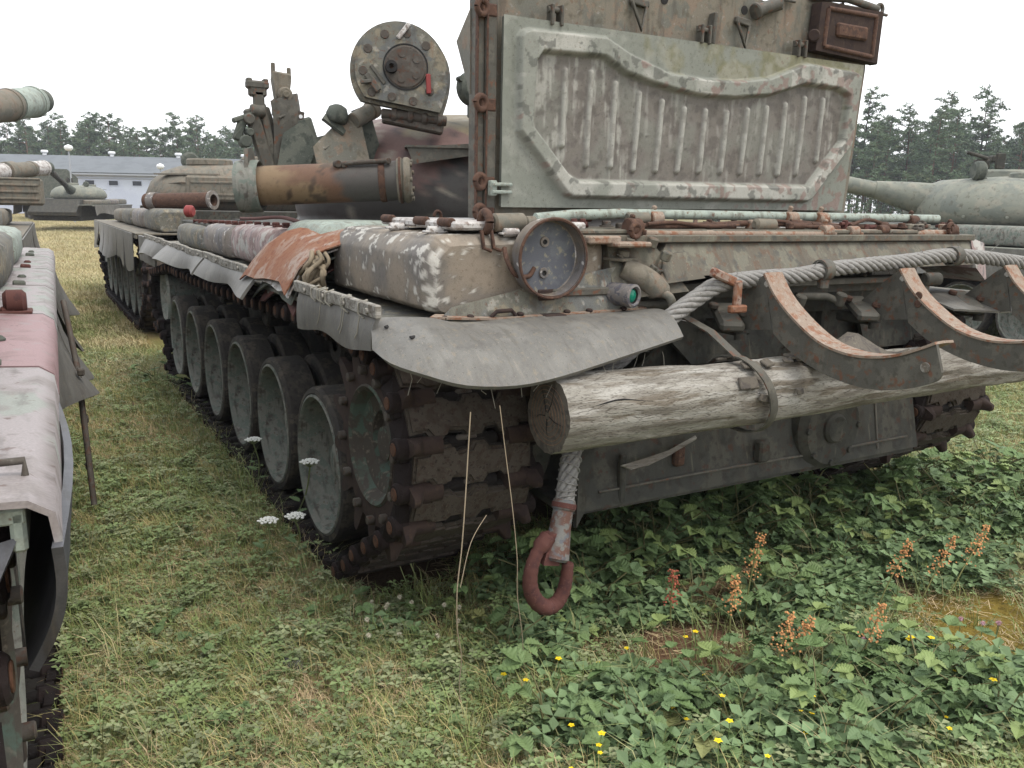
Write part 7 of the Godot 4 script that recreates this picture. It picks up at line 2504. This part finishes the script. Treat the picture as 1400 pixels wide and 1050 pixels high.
func brambles(rg: RandomNumberGenerator):
	var leaves := []
	var tones := [Color(0.105, 0.16, 0.068), Color(0.135, 0.195, 0.08), Color(0.085, 0.132, 0.064), Color(0.18, 0.235, 0.085), Color(0.12, 0.178, 0.085), Color(0.125, 0.19, 0.075), Color(0.19, 0.2, 0.08)]
	for k in 14:
		leaves.append(compound_leaf(40 + k, 3 if k % 3 else 5, 1.0, tones[k % 7] if k != 13 else tones[1]))
	var protos := []
	for k in 7:
		var t := Node3D.new()
		t.name = "bramble_plant"
		var sm := MB.new()
		sm.col = Color(0.14, 0.13, 0.06)
		var nl := 5 + k % 4
		var spots := []
		for j in nl:
			var a := TAU * j / nl + rg.randf_range(-0.5, 0.5)
			var rr := rg.randf_range(0.04, 0.16)
			var hh := rg.randf_range(0.05, 0.21)
			var e := Vector3(cos(a) * rr, hh, sin(a) * rr)
			sm.tube([Vector3(0, 0, 0), Vector3(e.x * 0.4, hh * 0.7, e.z * 0.4), e], 0.0025, 4, false)
			spots.append([a, e])
		obj("stem", sm, T.tint, t)
		for q in spots:
			var b := Basis(Vector3.UP, -q[0] + rg.randf_range(-0.6, 0.6)) * Basis(Vector3.BACK, rg.randf_range(-0.25, 0.25)) * Basis(Vector3.RIGHT, rg.randf_range(-0.35, 0.35))
			var s := rg.randf_range(0.30, 0.62)
			obj("leaf", leaves[rg.randi() % 14], T.tint, t, Transform3D(b.scaled(Vector3(s, s, s)), q[1]))
		protos.append(t)
	var made := 0
	var tries := 0
	while made < 298 and tries < 6000:
		tries += 1
		var x := rg.randf_range(-1.5, 2.6)
		var z := rg.randf_range(-1.15, 1.05)
		if rg.randf() > in_bramble(x, z) or (soil_amount(x, z) > 0.2 and z > -0.45) or moss_amount(x, z) > 0.4: continue
		if x < -1.0 and z < -0.3: continue
		var c: Node3D = protos[made % 7].duplicate()
		c.name = numbered("bramble_plant", self)
		add_child(c, true)
		var s := rg.randf_range(0.75, 1.2) * (1.25 if z < -0.3 else 1.0)
		c.transform = Transform3D(Basis(Vector3.UP, rg.randf() * TAU).scaled(Vector3(s, s, s)), Vector3(x, gh(x, z), z))
		var where := "low bramble in the shade under the tank's lower rear plate"
		if z > 0.3 and x < -0.2: where = "low bramble in the bottom foreground, below the bare soil"
		elif z > 0.1 and x >= -0.2: where = "low bramble round the orange sorrel sprays beside the moss"
		elif x > 0.9: where = "low bramble at the right, between tank and sunlit grass"
		elif z > -0.35: where = "low bramble in the middle of the patch behind the stern"
		tag(c, where, "bramble", "brambles growing behind the stern")
		made += 1
	# a few separate ones in the lane and by the track
	for q in [[-1.72, -0.78, 0.75], [-1.25, -0.62, 0.8], [-2.35, -0.75, 0.62], [-2.3, -0.95, 0.7], [-1.78, -5.3, 1.2], [-1.82, -5.7, 1.3], [-1.55, -0.55, 0.6], [-2.32, -0.3, 0.55], [-1.7, 0.02, 0.5], [-1.62, -0.08, 0.55]]:
		var c: Node3D = protos[int(absf(q[1]) * 10) % 7].duplicate()
		c.name = numbered("bramble_plant", self)
		add_child(c, true)
		c.transform = Transform3D(Basis(Vector3.UP, q[0] * 9.0).scaled(Vector3(q[2], q[2], q[2])), Vector3(q[0], gh(q[0], q[1]), q[1]))
		tag(c, "single leafy plant standing in the grass left of the hook", "plant", "leafy plants in the lane")
	for p in protos:
		p.free()
	# runners and small leaves filling the patch
	var pl := []
	var tn := []
	for i in 9000:
		var x := rg.randf_range(-1.6, 2.9)
		var z := rg.randf_range(-1.1, 1.15)
		if rg.randf() > in_bramble(x, z) or rg.randf() < soil_amount(x, z) * (1.5 if z > -0.45 else 0.3) or rg.randf() < moss_amount(x, z): continue
		var s := rg.randf_range(0.8, 1.6)
		pl.append(Transform3D(Basis(Vector3.UP, rg.randf() * TAU).scaled(Vector3(s, s, s)), Vector3(x, gh(x, z) - 0.01, z)))
		var t := rg.randf_range(0.7, 1.2)
		var cc := Color(0.15, 0.22, 0.105) * t
		cc.a = 1.0
		tn.append(cc)
	field("ground_cover", herb(9, 7, 0.07, 0.09, 0.034), T.tint, pl, tn, "small leaves filling the bramble patch")

func flowers(rg: RandomNumberGenerator):
	# white umbels beside the road wheels
	var spots := [[Vector3(-1.62, 0.42, -1.62), Vector3(-1.62, 0, -1.95), "white umbel flower standing against the last road wheel"], [Vector3(-1.70, 0.33, -2.45), Vector3(-1.66, 0, -2.6), "small white umbel by the third road wheel from the rear"], [Vector3(-1.77, 0.26, -1.35), Vector3(-1.74, 0, -1.5), "white umbel in front of the second wheel, right one of the lower pair"], [Vector3(-1.88, 0.24, -1.40), Vector3(-1.9, 0, -1.5), "white umbel lowest and farthest left beside the wheels"]]
	for s in spots:
		var o := base("umbel_flower", s[2], "flower", s[1], 0.0, "white umbels by the wheels")
		var e: Vector3 = s[0] - s[1]
		var m := MB.new()
		m.col = Color(0.24, 0.28, 0.13)
		m.tube(spline([Vector3.ZERO, e * 0.5 + Vector3(0.02, 0, 0.01), e - Vector3(0, 0.03, 0)], 4), 0.0038, 5)
		var w := MB.new()
		w.col = Color(0.78, 0.78, 0.74)
		for k in 26:
			var a := k * 2.4
			var r := 0.044 * sqrt(k / 26.0)
			var p := e + Vector3(cos(a) * r, 0.008 * cos(r * 40.0), sin(a) * r)
			m.tube([e - Vector3(0, 0.03, 0), p - Vector3(0, 0.004, 0)], 0.0011, 3, false)
			w.lathe([Vector2(0, -0.005), Vector2(0.0075, -0.001), Vector2(0.0075, 0.003), Vector2(0, 0.007)], 6, Transform3D(Basis(), p))
		obj("stalk", m, T.tint, o)
		obj("flower_head", w, T.tint, o)
		var lf := MB.new()
		lf.col = Color(0.12, 0.18, 0.08)
		for k in 3:
			leaflet(lf, Transform3D(Basis(Vector3.UP, k * 2.1) * Basis(Vector3.BACK, 0.4), e * (0.15 + 0.2 * k)), 0.07, 0.02, 0.2, 0.1)
		obj("leaf", lf, T.tint, o)
	# sorrel with rusty seed heads
	var sor := [[-0.33, 0.0, 0.42, 0.02], [-0.55, 0.15, 0.36, -0.1], [0.35, 0.28, 0.36, 0.35], [0.5, 0.30, 0.38, 0.45], [0.2, 0.2, 0.34, 0.3], [-0.28, 0.5, 0.32, 0.1], [-0.62, 0.42, 0.34, 0.05], [-0.5, 0.38, 0.26, 0.12], [-0.68, -0.02, 0.34, -0.15]]
	var names := ["tallest rusty sorrel head in the middle of the brambles", "thin sorrel stalk left of the tallest rusty head", "pale orange sorrel spray at the right, left half of it", "pale orange sorrel spray farthest right above the moss", "short sorrel spray between the right spray and the brambles", "pink-orange sorrel head above the moss edge", "bright orange sorrel head in front of the brambles", "small orange sorrel head beside the bright one", "red dock stalk nearest the tow hook"]
	for k in sor.size():
		var q: Array = sor[k]
		var o := base("sorrel_plant", names[k], "plant", Vector3(q[0], 0, q[1]), 0.0, "sorrel stalks with rusty seed heads")
		var tip := Vector3(q[3] * 0.4, q[2], 0.05)
		var m := MB.new()
		m.col = Color(0.2, 0.2, 0.08)
		var path := spline([Vector3.ZERO, tip * 0.5 + Vector3(-0.015, 0, 0), tip], 6)
		m.tube(path, 0.003, 5)
		obj("stalk", m, T.tint, o)
		var w := MB.new()
		var c0 := Color(0.46, 0.22, 0.09) if k != 8 else Color(0.25, 0.07, 0.04)
		for j in 95:
			var s := 0.62 + 0.38 * rg.randf()
			var at: Vector3 = path[int(s * (path.size() - 1))]
			var r := 0.028 * (1.15 - s) * 2.0 + 0.004
			at += Vector3(rg.randf_range(-r, r), rg.randf_range(-0.012, 0.02), rg.randf_range(-r, r))
			w.col = c0 * rg.randf_range(0.7, 1.3)
			w.col.a = 1.0
			w.lathe([Vector2(0, -0.004), Vector2(0.0045, 0), Vector2(0, 0.005)], 5, Transform3D(Basis(Vector3.RIGHT, rg.randf()), at))
		obj("seed_head", w, T.tint, o)
	# buttercups
	var bp := MB.new()
	bp.col = Color(0.14, 0.2, 0.07)
	bp.tube([Vector3.ZERO, Vector3(0.01, 0.08, 0.005), Vector3(0.004, 0.165, 0)], 0.0018, 4, false)
	var bl := MB.new()
	bl.col = Color(0.1, 0.16, 0.06)
	for k in 4:
		leaflet(bl, Transform3D(Basis(Vector3.UP, k * 1.7) * Basis(Vector3.BACK, 0.5), Vector3(0, 0.02 + 0.025 * k, 0)), 0.045, 0.012, 0.2, 0.12)
	var bf := MB.new()
	bf.col = Color(0.82, 0.62, 0.02)
	for k in 5:
		leaflet(bf, Transform3D(Basis(Vector3.UP, k * TAU / 5) * Basis(Vector3.BACK, 0.35), Vector3(0.004, 0.165, 0)), 0.014, 0.0062, 0.1, 0.0)
	bf.col = Color(0.7, 0.45, 0.02)
	bf.lathe([Vector2(0, -0.002), Vector2(0.004, 0), Vector2(0, 0.004)], 6, Transform3D(Basis(), Vector3(0.004, 0.167, 0)))
	var ms := [bp.done(), bl.done(), bf.done()]
	for k in 42:
		var x := rg.randf_range(-1.5, -0.6)
		var z := rg.randf_range(0.0, 0.75)
		if k > 30:
			x = rg.randf_range(-0.8, 0.1)
			z = rg.randf_range(0.55, 0.95)
		var o := base("buttercup", "small yellow buttercup among the leaves below the hook", "flower", Vector3(x, gh(x, z), z), rg.randf() * TAU, "yellow buttercups in the foreground")
		var s := rg.randf_range(0.55, 1.0)
		o.scale = Vector3(s, s, s)
		obj("stalk", ms[0], T.tint, o)
		obj("leaf", ms[1], T.tint, o)
		obj("petals", ms[2], T.tint, o)
	# round clover heads: pink in the moss, cream by the track end
	var ch := MB.new()
	for k in 40:
		var y := 1.0 - 2.0 * (k + 0.5) / 40.0
		var a := k * 2.4
		var d := Vector3(sqrt(1 - y * y) * cos(a), y, sqrt(1 - y * y) * sin(a))
		ch.col = Color.WHITE * rg.randf_range(0.8, 1.1)
		ch.tri(d * 0.003 + Vector3(0.002, 0, 0), d * 0.003 - Vector3(0.002, 0, 0), d * 0.0125)
		ch.tri(d * 0.003 + Vector3(0, 0.002, 0), d * 0.003 - Vector3(0, 0, 0.002), d * 0.0125)
	var chm := ch.done()
	var cs := MB.new()
	cs.col = Color(0.14, 0.18, 0.08)
	cs.tube([Vector3.ZERO, Vector3(0.006, 0.09, 0)], 0.0016, 4, false)
	var csm := cs.done()
	var white := StandardMaterial3D.new()
	white.vertex_color_use_as_albedo = true
	white.albedo_color = K(214, 206, 186)
	var pink := white.duplicate()
	pink.albedo_color = K(206, 168, 180)
	for k in 26:
		var x := rg.randf_range(-1.75, -1.35)
		var z := rg.randf_range(-0.75, -0.3)
		var pk := k > 12
		if pk:
			x = rg.randf_range(-0.4, 0.9)
			z = rg.randf_range(0.35, 1.0)
		var o := base("clover_flower", "pink clover head near the moss at lower right" if pk else "cream clover head below the track end", "flower", Vector3(x, gh(x, z), z), rg.randf() * TAU, "pink clover heads" if pk else "cream clover heads")
		obj("stalk", csm, T.tint, o)
		obj("flower_head", chm, pink if pk else white, o, Transform3D(Basis(), Vector3(0.006, 0.095, 0)))
	# dead stalks standing in front of the track
	var st := [[[Vector3(-1.605, 1.04, 0.06), Vector3(-1.618, 0.9, 0.07), Vector3(-1.637, 0.75, 0.09), Vector3(-1.652, 0.62, 0.1), Vector3(-1.668, 0.5, 0.105), Vector3(-1.66, 0.36, 0.09), Vector3(-1.63, 0.24, 0.06), Vector3(-1.622, 0.12, 0.03), Vector3(-1.60, 0.0, 0.0)], "long pale dead stalk in front of the track, left one", 0.0019], [[Vector3(-1.505, 1.05, 0.06), Vector3(-1.49, 0.9, 0.075), Vector3(-1.475, 0.72, 0.1), Vector3(-1.455, 0.55, 0.1), Vector3(-1.44, 0.42, 0.08), Vector3(-1.40, 0.25, 0.05), Vector3(-1.345, 0.05, -0.02)], "thin brown dead stalk in front of the track, right one", 0.0014], [[Vector3(-1.655, 0.5, 0.1), Vector3(-1.60, 0.62, 0.06), Vector3(-1.53, 0.69, 0.03)], "short side twig arching off the left dead stalk", 0.0012]]
	for q in st:
		var m := MB.new()
		m.tube(spline(q[0], 8), q[2], 6)
		tag(obj("dead_stalk", m, T.straw), q[1], "dead stalk")
